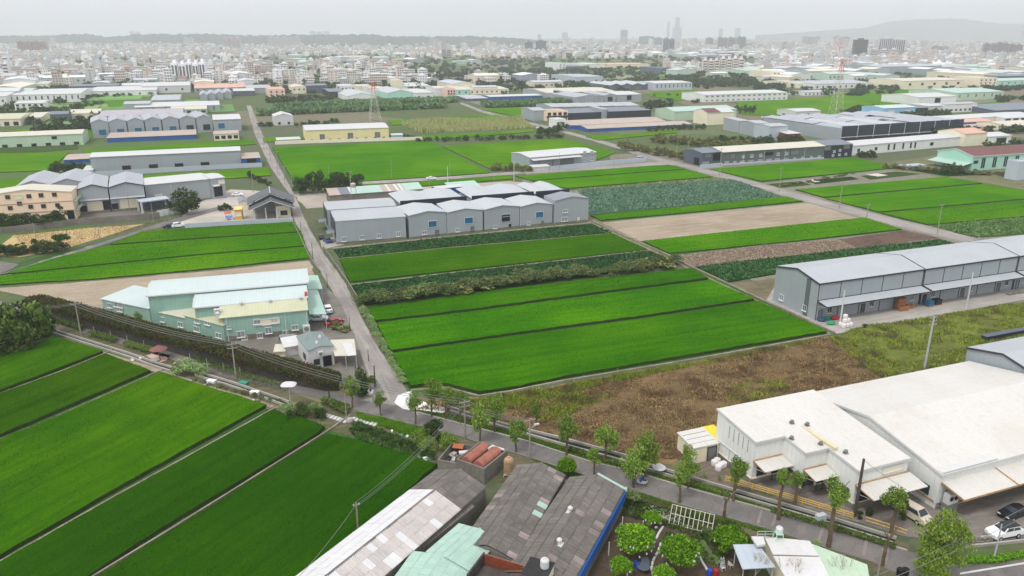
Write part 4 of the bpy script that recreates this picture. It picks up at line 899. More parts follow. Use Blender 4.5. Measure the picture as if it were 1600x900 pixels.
# garden house at the bottom
b = Bld('garden_house', 'white corrugated roof house with a grey side roof at the bottom edge', (1225, 935), (1300, 935), h=3.2, cat='house', az=3.2); b.depth(1195, 838, 3.2); b.d = min(b.d, 9)
P4 = lambda pts, z: [G(x, y, z) for x, y in pts]
def roofq(name, pts, z, m, par, th=.1, drop=None):
    Q = [par.matrix_basis.inverted() @ G(x, y, z - (drop[i] if drop else 0)) for i, (x, y) in enumerate(pts)]
    mb_ = MB(); mb_.poly(Q); mb_.poly([q - Vector((0, 0, th)) for q in Q[::-1]])
    for i in range(len(Q)): j = (i + 1) % len(Q); mb_.poly([Q[i], Q[i] - Vector((0, 0, th)), Q[j] - Vector((0, 0, th)), Q[j]])
    return mb_.ob(name, m, par)
RCORR = sheetmetal('bright_corrugated_roof', lin(214, 214, 214), .42, .22, axis='X', stain=lin(186, 176, 160))
roofq('roof', [(1194, 838), (1265, 845), (1280, 868), (1208, 866)], 3.6, RCORR, b.o); roofq('roof', [(1208, 868.5), (1281, 870), (1312, 935), (1246, 935)], 3.55, RCORR, b.o)
roofq('grey_side_roof', [(1145, 850.5), (1185, 850), (1212, 886), (1160, 889)], 3.1, GREYL, b.o); roofq('mint_side_roof', [(1267, 849), (1355, 882), (1364, 935), (1314, 935)], 3.3, PGREEN, b.o)
roofq('white_flat_slab', [(1174, 838), (1193, 838), (1196, 850), (1183, 852)], 3.75, WPAINT, b.o, .3)
Q = [b.o.matrix_basis.inverted() @ G(x, y, 3.3) for x, y in ((1196, 842), (1262, 848), (1306, 930), (1244, 930))]
mb = MB(); mb.poly(Q); mb.poly([Vector((q.x, q.y, 0)) for q in Q[::-1]])
for i in range(4): mb.poly([Q[i], Vector((Q[i].x, Q[i].y, 0)), Vector((Q[(i + 1) % 4].x, Q[(i + 1) % 4].y, 0)), Q[(i + 1) % 4]])
mb.ob('wall', CREAM, b.o)
mb = MB()
for x, y in ((1150, 852), (1162, 887), (1208, 885)):
    q = b.o.matrix_basis.inverted() @ G(x, y, 3.0); mb.tube((q.x, q.y, 0), (q.x, q.y, 2.95), .06)
for x, y in ((1350, 884), (1345, 930)):
    q = b.o.matrix_basis.inverted() @ G(x, y, 3.2); mb.tube((q.x, q.y, 0), (q.x, q.y, 3.15), .07)
mb.ob('roof_post', STEEL, b.o)
t = tank('water_tank', G(1216, 842, 3.65), .42, .85, 'white water tank on a green steel stand above the garden house', WPAINT, .9, plain('pale_green_steel', lin(190, 220, 208), .5, .1))
mb = MB()
for x0, x1 in ((-2.6, -.7),):
    for z in (.05, .5, .9): mb.tube((x0, 0, z), (x1, 0, z), .04, n=4)
    for x in (x0, (x0 + x1) / 2, x1): mb.tube((x, 0, 0), (x, 0, .9), .04, n=4)
tag(mb.ob('railing', STEEL, None, G(1216, 840, 3.65)), 'short pale green railing beside the water tank on the garden house roof', 'railing')

# ------------------------------------------------------------------ pale green factory (left of the lane)
b = Bld('mint_factory', 'long mint green factory with three stepped white and cream roofs beside the lane', (354, 534), (484, 0), top=497, cat='factory', yaw=math.radians(16.5))
hb = b.h; L = b.L
d1 = 5.5
b.box('wall', 0, 0, 0, L, d1 + 3, hb, TEAL)
mb = MB(); mb.ext([(-.3, hb + .02), (d1, hb + .9), (d1, hb + 1.05), (-.3, hb + .17)], -1.0, L + .1, 'x'); mb.ob('roof', ROLV, b.o)
def vault(u0, u1, v0, v1, z0, rise, nm):
    mb = MB(); mb.box(u0, v0, 0, u1, v1, z0); mb.ob('wall', TEAL, b.o); n = 8
    pts = [(v0 - .25 + (v1 - v0 + .5) * i / n, z0 + rise * math.sin(math.pi * (i + .0) / n) ** .8) for i in range(n + 1)]
    mb = MB(); mb.ext([(p, q + .02) for p, q in pts] + [(p, q + .17) for p, q in pts[::-1]], u0 - .3, u1 + .3, 'x'); mb.ob('roof', RPALE, b.o)
    mb = MB()
    for e in ((u0 - .4, u0 - .25), (u1 + .25, u1 + .4)): mb.ext([(p, q - .12) for p, q in pts] + [(p, q + .24) for p, q in pts[::-1]], e[0], e[1], 'x')
    mb.box(u0 - .3, v0 - .42, z0 - .1, u1 + .3, v0 - .26, z0 + .14); mb.ob('roof_trim', WPAINT, b.o)
x2 = b.loc(305, 478, hb + .9)
vault(x2[0], L + .0, d1 + .1, d1 + 8.6, hb + 1.0, .8, 'a')
x1 = b.loc(231, 465, hb + 1.5)
vault(x1[0], L + .6, d1 + 9.0, d1 + 20, hb + 1.7, 1.0, 'b')
rb = MB().box(L - .3, d1 + .2, hb + .2, L + .3, d1 + .9, hb + 2.2); rb.ob('red_fin', plain('red_fin', lin(196, 84, 60), .6, .1), b.o)
plinth(b, 1.2); downpipes(b, (.5, L * .72, L - .3))
b.winp(396, 499, 437, 507, 'whited', 'cream_wall_panel')
for q in ((397, 499, 406, 506), (424, 497, 433, 504), (371, 518, 382, 526), (415, 512, 424, 520), (402, 521, 410, 527), (456, 508, 466, 515), (442, 517, 450, 523), (378, 525, 386, 530), (354.5, 510, 361, 514)): b.winp(*q, 'white')
acb2 = MB().box(-.5, -.25, 0, .5, .25, 1.0).me('air_conditioner', WPAINT); acg = MB().tube((0, -.29, .5), (0, -.25, .5), .36, n=12).me('fan_grille', GSHUT)
def ac(par, loc, rz=0, s=1.):
    a = ob('air_conditioner', acb2, par, loc, (0, 0, rz), (s, s, s)); ob('fan_grille', acg, a); return a
ac(b.o, (-1.2, 2.3, hb - .1), 0, 1.5); ac(b.o, (L - .6, -.4, .6), 0, 1.5)
for u in (3.5, 9.5, L - 1.2):
    MB().lathe([(.22, 0), (.22, .5), (.4, .6), (.4, .8), (.1, .95)], 10).ob('roof_ventilator', STEEL, b.o, (u, 4.6, hb + .75))
for px, py in ((343, 483), (343, 490)):
    u, v_ = b.loc(px, py, hb - .6); MB().lathe([(.35, 0), (.35, 1.1), (.5, 1.25), (.3, 1.5)], 10).ob('roof_ventilator', WPAINT, b.o, (-1.2, 1.2 + (py - 483) * .2, hb - .4))
# oblique low wings along the road
def wing(A, Bp, topA, back, label_, wins, wm=TEAL, rm=RPALE, rise=.5, dd=None):
    g = Bld('wing', '', A, Bp, top=topA); q = g.o
    for k in ('label', 'category'):
        if k in q: del q[k]
    g.h = max(3., g.h); g.depth(*back)
    if dd: g.d = dd
    g.shell('mono', rise, wm, rm, over=.25); 
    for x in wins: g.winp(*x, 'white')
    mw = q.matrix_basis.copy(); q.parent = b.o; q.matrix_basis = b.o.matrix_basis.inverted() @ mw
    # flatten: parts of the wing become parts of the factory
    for c in list(q.children):
        mwc = q.matrix_basis @ c.matrix_basis; c.parent = b.o; c.matrix_basis = mwc
    bpy.data.objects.remove(q)
wing((162, 486), (236, 502), 470, (231, 455), '', [(168, 474, 174, 480), (179, 472, 191, 479), (184, 480, 191, 486)], dd=9)
wing((240, 505), (292, 517), 487.5, (300, 470), '', [(250, 496, 257, 502), (279, 504, 286, 510)], rm=RC, dd=8)
wing((292, 518), (352, 535), 493, (330, 478), '', [(305, 499, 312, 504), (321, 502, 328, 507), (304, 511, 312, 517), (338, 521, 346, 527)], rm=ROLV, dd=6)
for pts, z, lab in (([(477, 430), (496.5, 430), (504, 451), (477, 452)], 3.6, 'farther mint green carport roof beside the lane'), ([(477, 453), (496.5, 453), (510, 490.5), (483, 491)], 3.6, 'nearer mint green carport roof with white cars below')):
    e = empty('carport', G(pts[3][0], pts[3][1], z) * 1, 0, lab, 'carport'); e.location.z = 0
    roofq('roof', pts, z, RMIY, e, .12)
    mb = MB()
    for x, y in (pts[1], pts[2]):
        q = G(x, y, z) - e.location; mb.tube((q.x - .2, q.y, 0), (q.x - .2, q.y, z - .15), .08)
    mb.ob('post', STEEL, e)
# small white house with teal roof and cream lean-to
b = Bld('cottage', 'small white house with a slate green roof and a cream lean-to behind the brown hedge', (484, 578), (523, 570), top=552, cat='house')
b.depth(466, 530); b.d = max(7., min(10, b.d)); b.h = 4.0; b.shell('gy', .5, WPAINT, sheetmetal('slate_green_roof', lin(124, 140, 136), .7, .1, axis='Y'), over=.3)
ac(b.o, (b.L * .45, -.4, 2.6)); b.winw(b.L * .72, 1.2, 1.5, 2.0, 'dark'); b.winw(b.L * .3, 1.4, .9, 1.0, 'glass'); b.winw(3, 1.8, 1.2, 1.0, 'glass', 'L')
for u, v_ in ((2.2, 1.6), (3.6, 4.4)): MB().lathe([(.3, 0), (.3, .4), (.15, .7)], 10).ob('roof_ventilator', WPAINT, b.o, (u, v_, 4.4))
MB().tube((1., 5, 4.3), (1., 5, 5.6), .12).ob('flue_pipe', STEEL, b.o)
roofq('cream_lean_to_roof', [(516, 531), (553.5, 529.5), (557, 555), (523, 556)], 3.0, RC, b.o); roofq('white_roof_sheet', [(534, 536), (548, 535), (557, 554.5), (543, 556)], 3.1, WPAINT, b.o, .05)
mb = MB()
for x, y in ((556, 555), (540, 556), (553, 531)): q = b.o.matrix_basis.inverted() @ G(x, y, 2.9); mb.tube((q.x, q.y, 0), (q.x, q.y, 2.9), .06)
mb.ob('lean_to_post', STEEL, b.o)
b = Bld('storage_tent', 'low white sheeted shelter left of the small white house', (446, 557), (470, 553), h=2., cat='shelter'); b.d = 3.5; b.shell('mono', .5, WPAINT, WPAINT)
b = Bld('storage_tent', 'low cream sheet roof beside the white shelter near the silver van', (430, 559), (446, 558), h=1.3, cat='shelter'); b.d = 2.5; b.shell('mono', .3, CREAM, RC)
# ------------------------------------------------------------------ central grey warehouse row
b = Bld('warehouse', 'long grey warehouse at the lane end of the gabled row with four small windows', (526, 382), (635, 373.5), top=346.5, cat='warehouse'); yw = b.yaw
b.depth(515, 330); b.d = max(b.d, 11); b.shell('gx', .55, GREY, RG, over=.1); b.box('end_fascia', -.16, -.1, 2.2, -.02, b.d, b.h + .5, TRIM)
for x, y in ((537.5, 374), (565.5, 371.5), (592.5, 369), (622.5, 366)): b.winp(x - 3, y - 3, x + 3, y + 2.5, 'white')
plinth(b, .7); b.canopy(1.5, 6, 3.4, 2.6, .3, RS, side='L')
b = Bld('warehouse', 'grey warehouse just behind the lane end of the gabled row', (513, 362), (620, 354), top=329, cat='warehouse', yaw=yw); b.h = 7.2
b.depth(504, 316); b.d = max(9., min(b.d, 14)); b.shell('gx', .5, GREY, RG, over=.1); b.box('end_fascia', -.16, -.1, 2.2, -.02, b.d, b.h + .4, TRIM); b.canopy(1.5, 6, 3.2, 2.6, .3, RS, side='L')
def gab(A, Bp, topA, apex, back, label, wins, h=None, roof=RWY, dmin=14):
    b = Bld('warehouse', label, A, Bp, top=topA, cat='warehouse')
    if h: b.h = h
    b.rise = b.ridgey(*apex); b.depth(back[0], back[1], b.h + b.rise); b.d = max(dmin, min(b.d, 30)); b.shell('gy', b.rise, GREY, roof, over=.12); plinth(b, .5)
    for q in wins: b.winp(*q)
    return b
GH = 6.9
g2 = gab((640, 373), (698.5, 366.3), 337.5, (668.5, 330), (656, 321), 'grey gabled warehouse with a blue shutter, next to the long one at the lane', [(669.5, 345.5, 682, 354.5, 'blue'), (660, 361, 666.5, 366, 'white'), (681, 359.5, 685, 367, 'grey', 'door')])
g3 = gab((699.5, 366.2), (754.5, 361.5), 332.5, (727, 326), (712, 316), 'grey gabled warehouse with a blue shutter, second gable of the row', [(726.5, 340, 738.5, 349, 'blue'), (712, 357, 718, 362, 'white'), (736, 354, 740, 361, 'grey', 'door')])
g4 = gab((757, 361), (811.5, 354.6), 328.2, (784.5, 321), (770, 312), 'grey gabled warehouse with an open dark shutter, third gable of the row', [(784.5, 336, 796, 345, 'dark'), (784.5, 335, 796, 338, 'blue', 'shutter'), (771, 352, 776, 357, 'white'), (795, 350, 798.5, 357, 'dark', 'door')])
g5 = gab((812.5, 354.5), (863, 349.6), 323.5, (838, 317), (822, 308.5), 'grey gabled warehouse with a blue shutter, fourth gable of the row', [(837.5, 331, 848.5, 340, 'blue'), (824, 347, 828, 351, 'white'), (846, 345, 849.5, 352, 'grey', 'door')])
g6 = gab((866, 350), (919, 345), 314.5, (891, 307.5), (882, 301), 'taller grey gabled building with two small windows and a white door at the row end', [(879.5, 327.5, 886.5, 332, 'white'), (877.5, 340, 886.5, 345, 'white'), (902, 339.5, 905.5, 347, 'whited', 'door')], roof=RSY, dmin=9)
downpipes(g3, (.05,)); downpipes(g5, (.05,))
# dark fascia sheds behind
for A, L_, top, lab in (((627, 350), 729, 321, 'white roofed shed with a long dark fascia behind the gabled row, left one'), ((738, 341), 833, 311, 'white roofed shed with a long dark fascia behind the gabled row, middle one'), ((837, 333), 888, 302.5, 'white roofed shed with a long dark fascia behind the gabled row, right one')):
    b = Bld('shed', lab, A, (L_, 0), h=7.4, cat='shed', yaw=YAW); b.d = 16; nb = 2 if L_ > 700 and L_ < 850 else 1
    b.box('wall', 0, 0, 0, b.L, b.d, 6.2, GREY); b.box('dark_fascia', -.1, -.3, 5.7, b.L + .1, -.01, 8.1, NAVY); bw = b.L / 2
    for k in range(2):
        mb = MB(); mb.ext([(k * bw, 6.9), (k * bw + bw / 2, 7.8), ((k + 1) * bw, 6.9), ((k + 1) * bw, 7.05), (k * bw + bw / 2, 7.95), (k * bw, 7.05)], .4, b.d + 4, 'y'); mb.ob('roof', RWY, b.o)
b = Bld('long_shed', 'long low shed roofed in patches of mint and brown sheets behind the gabled row', (515, 318), (662, 307), h=3.2, cat='shed'); b.d = 8
b.box('wall', 0, 0, 0, b.L, b.d, 3.1, CONCD)
cuts = [0, .12, .22, .24, .56, .62, .65, .71, .74, .76, .79, .80, 1.0]
mm = [RT, RS, WPAINT, RMI, RT, WPAINT, RT, WPAINT, RT, WPAINT, RT, RMI]
for k in range(len(cuts) - 1):
    u0, u1 = cuts[k] * b.L, cuts[k + 1] * b.L
    mb = MB(); mb.ext([(-.3, 3.12), (b.d, 4.4), (b.d, 4.5), (-.3, 3.22)], u0 + .02, u1 - .02, 'x'); mb.ob('roof_sheet', mm[k], b.o)
b = Bld('shed', 'mint roofed low shed behind the middle of the gabled row', (706, 312), (752, 308), h=4.2, cat='shed'); b.d = 8; b.shell('mono', 1., CONCD, RMI)
b = Bld('shed', 'small blue edged white shed roof behind the gabled row', (682, 315), (722, 311), h=5, cat='shed'); b.d = 5; b.shell('gx', .5, BLUE, RW)
tank('water_tank', G(553.5, 318), 1.0, 1.5, 'round water tank on a brick tower near the lane', plain('grey_tank', lin(190, 180, 170)), 6.5, plain('brick_tower', lin(160, 120, 100)))
# black roofed pavilion
b = Bld('pavilion', 'open pavilion with a black hipped gable roof beside the lane', (397, 344), (455, 340), h=4.2, cat='pavilion'); L = b.L; b.d = 16
mb = MB(); mb.box(L * .62, 1.5, 0, L, 12, 4.2); mb.ob('wall', CREAM, b.o); MB().box(0, 11.8, 0, L * .62, 12, 4.2).ob('rear_wall', GREY, b.o)
p = MB()
for u, v_ in ((.3, .3), (L * .33, .3), (L * .62, .3), (L - .3, .3), (.3, 6), (.3, 11)): p.box(u - .2, v_ - .2, 0, u + .2, v_ + .2, 4.1)
p.ob('column', WPAINT, b.o)
def hip(z0, z1, v0, v1, o0, name):
    mb = MB(); mb.ext([(-o0, z0), (L / 2, z1), (L + o0, z0), (L + o0, z0 + .25), (L / 2, z1 + .25), (-o0, z0 + .25)], v0, v1, 'y'); mb.ob(name, sheetmetal('black_tile_roof', lin(92, 96, 100), .45, .1, axis='Y'), b.o)
hip(3.9, 7.0, -1.5, 2.5, 1.4, 'lower_roof'); hip(5.0, 8.6, 2.6, 15, 1.8, 'upper_roof')
mb = MB(); mb.ext([(-1.5, 3.62), (L / 2, 6.72), (L + 1.5, 3.62), (L + 1.5, 3.88), (L / 2, 6.98), (-1.5, 3.88)], -1.62, -1.45, 'y'); mb.ob('white_verge', WPAINT, b.o)
mb = MB(); mb.ext([(-1.4, 4.9), (L / 2, 8.5), (L + 1.4, 4.9), (L + 1.0, 4.2), (L / 2, 7.3), (-1.0, 4.2)], 2.5, 2.62, 'y'); mb.ob('gable_board', NAVY, b.o)
mb = MB(); mb.box(L / 2 - .15, 2.6, 8.84, L / 2 + .15, 15, 9.0); mb.ob('ridge_cap', GREYL, b.o); b.winw(L * .82, 1.6, 2.2, 1.4, 'glass').location.y = 1.48
wl = strip('forecourt_wall', [(289, 356), (400, 349.5), (458, 347)], .3, 0, 1.5, GREYL, None, 'grey forecourt wall with openings in front of the pavilion', 'wall'); 
b = Bld('annex', 'small slate roofed annex left of the black roofed pavilion', (375, 330), (388, 329), h=3.2, cat='annex'); b.d = 8; b.shell('gy', .8, CREAM, RSY)
for (px, py, cols, lab) in ((357, 343, ((190, 92, 84), (226, 222, 214)), 'red and white inflatable play castle in the forecourt'), (359, 350, ((84, 124, 168), (226, 226, 226)), 'blue and white inflatable slide in the forecourt')):
    e = empty('bouncy_castle', G(px, py), YAW, lab, 'inflatable'); e.scale = (.75, .75, .75); mb = MB(); mb.box(-1.6, -1.6, 0, 1.6, 1.6, .6)
    mb.ob('base', plain(f'infl{cols[0][0]}', lin(*cols[0]), .5, .05), e); mb = MB()
    for x in (-1.3, 1.3):
        for y in (-1.3, 1.3): mb.lathe([(.35, .6), (.35, 2.6), (.05, 3.3)], 10, (x, y))
    mb.ob('tower', plain(f'infl{cols[1][0]}', lin(*cols[1]), .5, .05), e); MB().ext([(-1.6, 3.0), (0, 4.0), (1.6, 3.0)], -1.6, 1.6, 'x').ob('canopy', plain(f'infl{cols[0][0]}', lin(*cols[0])), e)
b = Bld('kiosk', 'orange yellow kiosk beside the inflatables', (368, 343.5), (379, 343), h=3.6, cat='kiosk'); b.d = 3; b.shell('mono', .3, plain('orange_kiosk', lin(222, 168, 76), .6, .06), plain('kiosk_roof', lin(236, 200, 130))); b.winw(b.L / 2, 1.9, 1.8, 1.2, 'cream')
# left group
b = Bld('factory', 'three storey cream gabled factory office at the left edge behind trees', (-24, 353), (119, 343.5), top=307, h=10.0, cat='building'); b.d = 11
b.rise = 1.6; b.shell('gy', 1.6, PEACH, RC, over=.3)
for z in (3.5, 6.7): b.box('brown_band', -.05, -.1, z, b.L + .05, -.01, z + .25, plain('brown_band', lin(170, 138, 112)))
for x, y in ((12, 308), (45, 306.5), (64, 305), (85, 304), (16, 325), (48, 323), (68, 322), (90, 320.5), (72, 339), (93, 337), (30.5, 318)): b.winp(x - 3, y - 2.6, x + 3, y + 2.6, 'brown')
b.winp(20.5, 304.5, 35.5, 311, 'cream', 'blank_panel'); b.winp(106, 329, 116, 342, 'dark', 'door')
mb = MB()
for z in (3.4, 6.6): mb.box(b.L, .5, z, b.L + 1.2, 9, z + .15); mb.box(b.L + 1.1, .5, z + .15, b.L + 1.2, 9, z + 1.)
mb.ob('balcony', PGREEN, b.o)
for A, Bp, top, apex, lab, nx in (((127.5, 335), (174, 331), 293.5, (147, 288), 'grey gabled workshop with a cream shutter right of the cream office', 0), ((176, 331), (229.5, 326.5), 292.5, (200, 285.5), 'grey gabled workshop with a cream shutter, second from the cream office', 1)):
    b = Bld('workshop', lab, A, Bp, top=top, cat='workshop'); b.h = 9; b.rise = 1.5; b.d = 26; b.shell('gy', 1.5, GREYB, RGY, over=.15, trim=TRIM)
    b.canopy(0, b.L, 5.2, 1.2, .3, RG); b.winw(b.L * .5, 2.4, b.L * .5, 3.8, 'cream', name='loading_door'); b.winw(b.L * .1, 2., 2., 2., 'dark'); b.winw(b.L * .9, 2.4, 2.4, 3.8, 'dark'); b.box('plinth', -.05, -.5, 0, b.L, -.02, .9, CONCD)
for A, w_, lab in (((33, 330), 52, 'grey gabled workshop roof seen left behind the cream office'), ((86, 326), 52, 'grey gabled workshop roof seen right behind the cream office')):
    b = Bld('workshop', lab, A, (A[0] + w_, 0), h=9.2, cat='workshop', yaw=YAW); b.d = 24; b.shell('gy', 1.8, GREYB, RGY); b.winw(b.L / 2, 3, 3, 3, 'grey')
b = Bld('warehouse', 'grey flat eaved warehouse behind the big round tree', (231, 322), (331, 311), top=289.5, cat='warehouse'); b.depth(230, 278); b.d = max(9, min(b.d, 16)); b.shell('gx', .8, GREYB, RW, trim=None)
b.winp(242, 303.5, 254.5, 312, 'whited', 'pale_panel'); plinth(b); downpipes(b, (9.,))
b = Bld('warehouse', 'grey open ended bay at the right end of the warehouse behind the round tree', (333, 311.5), (354, 308.5), top=279.5, cat='warehouse'); b.d = 12; b.shell('gx', .6, GREYB, RW); b.winw(b.L * .45, 3, b.L * .6, 4., 'dark', name='loading_door'); b.winw(b.L * .75, 6.5, 2.4, 1.6, 'whited', name='sign_board'); b.canopy(.2, b.L * .5, 5.6, 2., .3, RW)
b = Bld('gatehouse', 'low flat roofed gate canopy in front of the grey workshops', (222, 334), (268, 328), h=4.2, cat='gate canopy'); b.d = 6; b.box('roof', 0, 0, 4.0, b.L, b.d, 4.4, GREYL); p = MB()
for u in (.3, b.L - .3):
    for v_ in (.3, 5.7): p.box(u - .3, v_ - .3, 0, u + .3, v_ + .3, 4.0)
p.ob('column', WPAINT, b.o); b.box('rear_wall', .6, 5.4, 0, b.L - .6, 5.6, 4.0, SLATE)
strip('boundary_wall', [(0, 366), (70, 358), (125, 351), (235, 343), (250, 341)], .35, 0, 2.2, CONCD, None, 'weathered grey boundary wall below the cream office and workshops', 'wall')
wp = [(250, 340), (262, 338), (277, 334.5)]
for k, (x, y) in enumerate(((251, 338), (259, 336.5), (267, 335), (276, 333))): MB().box(-1., -.15, 0, 1., .15, 2.2).ob('gate_pillar_panel', WPAINT, None, G(x, y), (0, 0, .6))
for k, oo in enumerate([q for q in bpy.data.objects if q.name.startswith('gate_pillar_panel')]): tag(oo, f'{ORD[k]} white gate panel from the left at the works entrance', 'gate panel', 'white gate panels')
b = Bld('warehouse', 'long grey warehouse with four dark openings and a white base wall', (145, 272), (378, 260), top=246, cat='warehouse'); b.depth(141.5, 239); b.d = max(12, min(b.d, 26)); b.shell('gx', 1.0, GREYB, RW)
for x, y in ((198, 263), (240, 261), (280, 259.5), (320.5, 257.5)): b.winp(x - 6.5, y - 4, x + 6.5, y + 4, 'dark')
strip('base_wall', [(131, 277), (260, 269), (385, 262), (410, 261)], .3, 0, 2.2, GREYL, None, 'long pale base wall in front of the four window grey warehouse', 'wall')
b = quick('small blue and grey workshop between the long grey warehouse and the lane', 380, 262, 408, 259, 14, 7, 'mono', BLUE, RT, .5, 'workshop'); b.winw(b.L * .5, 3, b.L * .5, 2.5, 'dark')
b = quick('small blue walled shed with a brown roof left of the long grey warehouse', 101, 256, 140, 254, 6, 8, 'gx', BLUE, RT, .8, 'shed')
b = quick('white low extension at the left end of the long grey warehouse', 131, 275, 146, 273, 8, 6, 'mono', GREYL, RW, .4, 'shed')
# eight bay grey row
xs = [144.5, 172.5, 201, 228, 255, 282, 308, 334]
for k in range(7):
    yb = 216 - (xs[k] - 144.5) * .052; lab = f'grey gabled bay with a {"blue shutter" if k < 5 else "dark opening"}, {ORD[k]} from the left in the seven gable row'
    b = Bld('warehouse', lab, (xs[k] + .6, yb), (xs[k + 1] - .6, yb - 1.4), top=yb - 23.5, h=9.6, cat='warehouse', group='seven gable grey row'); b.d = 34; b.h = 9.6; b.shell('gy', 1.9, GREYB, RGY, over=.1)
    b.winw(b.L * .62, 3.4, 4.2, 3.6, 'blue' if k < 5 else 'dark'); downpipes(b, (.1,), TRIM)
b = quick('grey end warehouse with a flat eave at the right end of the seven gable row', 335, 206.5, 378, 204, 19, 8, 'gx', GREYB, RW, 1.); b.winw(b.L * .28, 4, 4.2, 3.6, 'blue')
b = quick('long pale mauve roof behind the seven gable row', 157, 202, 288, 196, 20, 9, 'gx', GREYB, RMAU, 1.5)
b = quick('long low blue walled shed in front of the seven gable row', 168, 223, 307, 215, 7, 6, 'mono', BLUE, RT, .8, 'shed')
b = quick('low cream office with a tan roof at the right end of the seven gable row', 335, 220, 374, 217.5, 10, 5, 'gx', CREAM, RT, .8, 'office', wins=[(4, .5, 2.2, 1.8)])
b = Bld('warehouse', 'yellow warehouse with three grey shutters behind the bright paddy', (478, 221.5), (608, 216.5), top=204, cat='warehouse'); b.depth(471, 192); b.d = max(14, min(b.d, 30)); b.shell('gx', 1.2, YELLOW, RW, trim=None)
for x, y in ((503.5, 213.5), (547.5, 211.8), (589.8, 210.4)): b.winp(x - 3.7, y - 3.7, x + 3.7, y + 3.7, 'grey')
for k in range(9): b.winw(b.L * (.07 + k * .108), .9, 1.6, .6, 'glass')
strip('low_wall', [(430, 226), (478, 224), (560, 221.5), (660, 218.5)], .3, 0, 2., CREAM, None, 'long cream wall in front of the yellow warehouse', 'wall')
b = quick('long white roofed open shed left of the yellow warehouse', 433, 222.5, 470, 221, 3.5, 2.5, 'mono', WPAINT, RW, .4, 'shed')
b = quick('small sky blue hut right of the yellow warehouse', 612, 216.5, 630, 215.5, 5, 2.5, 'gx', SKYB, RW, .5, 'hut')
# small grey warehouse with lean-to
b = Bld('warehouse', 'small grey warehouse with a white lean-to by the cross road', (827, 263.5), (931, 254), top=246.5, cat='warehouse'); b.depth(817, 237.5); b.d = max(10, min(22, b.d)); b.shell('gx', .9, GREYB, RW)
b.canopy(.5, b.L * .74, 4.6, 3.2, .4, RW); b.winw(b.L * .24, 2, b.L * .2, 3.6, 'shut', name='loading_door'); b.winw(b.L * .55, 2, b.L * .2, 3.6, 'grey', name='loading_door')
for u, z in ((.82, 5.6), (.93, 5.4), (.82, 1.8), (.93, 1.8)): b.winw(b.L * u, z, 1.8, 1.2, 'white')
strip('yard_wall', [(860, 267), (935, 259), (1010, 252.5)], .3, 0, 2.2, GREYL, None, 'low pale yard wall right of the small grey warehouse', 'wall')
b = quick('small white flat roofed shed in front of the grey warehouse lean-to', 833, 267.5, 859, 265.5, 6, 2.5, 'mono', WPAINT, RW, .3, 'shed')
# long dark green grey building
b = Bld('workshop_row', 'dark slate end workshop at the crossroads corner', (1096, 260), (1126, 257.5), top=239.5, cat='workshop'); b.depth(1083, 232.5); b.d = max(11, min(b.d, 22)); b.shell('gx', .9, SLATE, RS, over=.4); b.winw(b.L * .3, 5.2, 4, 1.8, 'grey'); b.winw(b.L * .75, 4.2, 4.4, 3.4, 'dark'); b.winw(4, 2, 4, 3.6, 'dark', 'L'); b.winw(b.L * .2, 1.4, 3.6, 1.2, 'white')
strip('yard_wall', [(1094, 264), (1128, 260.5)], .3, 0, 2.0, GREYL, None, 'pale blue grey wall at the crossroads corner', 'wall')
b = Bld('workshop_row', 'long grey green workshop row under one pale roof beside the far lane', (1127.5, 258.5), (1286.5, 247.5), top=238, cat='workshop'); b.depth(1119, 229.5); b.d = max(12, min(b.d, 26)); b.shell('gx', 1.4, DGREEN, RC, over=.5)
for q in ((1141, 240.5, 1149, 247.5, 'grey'), (1195.5, 238, 1208, 242.5, 'dark'), (1235.5, 235, 1248, 241.5, 'grey'), (1159.5, 243, 1163, 246, 'white'), (1173, 241.5, 1176.5, 245.5, 'white'), (1187, 241, 1190.5, 244.5, 'white'), (1214, 239, 1217.5, 242.5, 'white'), (1227.5, 238, 1231, 241.5, 'white'), (1146, 252, 1150, 255, 'white'), (1156.5, 251, 1163, 253.5, 'white'), (1170, 250.5, 1177, 253, 'white'), (1184.5, 249.5, 1191, 252, 'white'), (1198, 248.5, 1205, 251, 'white'), (1211, 247.5, 1218, 250, 'white'), (1225, 247, 1231.5, 249.5, 'white'), (1239.5, 246, 1243, 248.5, 'white'), (1252, 245, 1255.5, 247.5, 'white'), (1266, 244, 1269, 246.5, 'white'), (1278, 243, 1282, 245.5, 'white'), (1133, 252.5, 1138, 256, 'white')): b.winp(*q)
downpipes(b, [b.L * k / 5 for k in (1, 2, 3, 4)]); b.box('pale_plinth', 0, -.4, 0, b.L, -.01, .8, GREYL)
b = Bld('workshop_row', 'slate black workshop at the right end of the long grey green row', (1287.5, 247.5), (1330, 245), top=227.5, cat='workshop'); b.depth(1276, 219.5); b.d = max(12, min(24, b.d)); b.shell('gx', 1.2, NAVY, RS, over=.4)
for q in ((1288, 228, 1298, 235, 'grey'), (1318, 226, 1328, 232, 'grey'), (1302, 235, 1305, 238, 'white'), (1311, 233, 1314, 236, 'white'), (1300, 241, 1303, 244, 'white'), (1310, 240, 1313, 243, 'white'), (1320, 239, 1323, 242, 'white')): b.winp(*q)
b = Bld('warehouse', 'long white warehouse with dark vertical slits right of the slate workshop', (1331, 243), (1502, 227.5), top=228, cat='warehouse'); b.depth(1326, 220.5); b.d = max(12, min(24, b.d)); b.shell('gx', .9, WHITEC, RW)
for u in (.31, .36, .44, .51, .55): b.winw(b.L * u, b.h * .55, .9, b.h * .6, 'dark', name='slit')
for u in (.05, .2, .7, .71): b.winw(b.L * u, b.h * .5, 1.8, 1.6, 'glass')
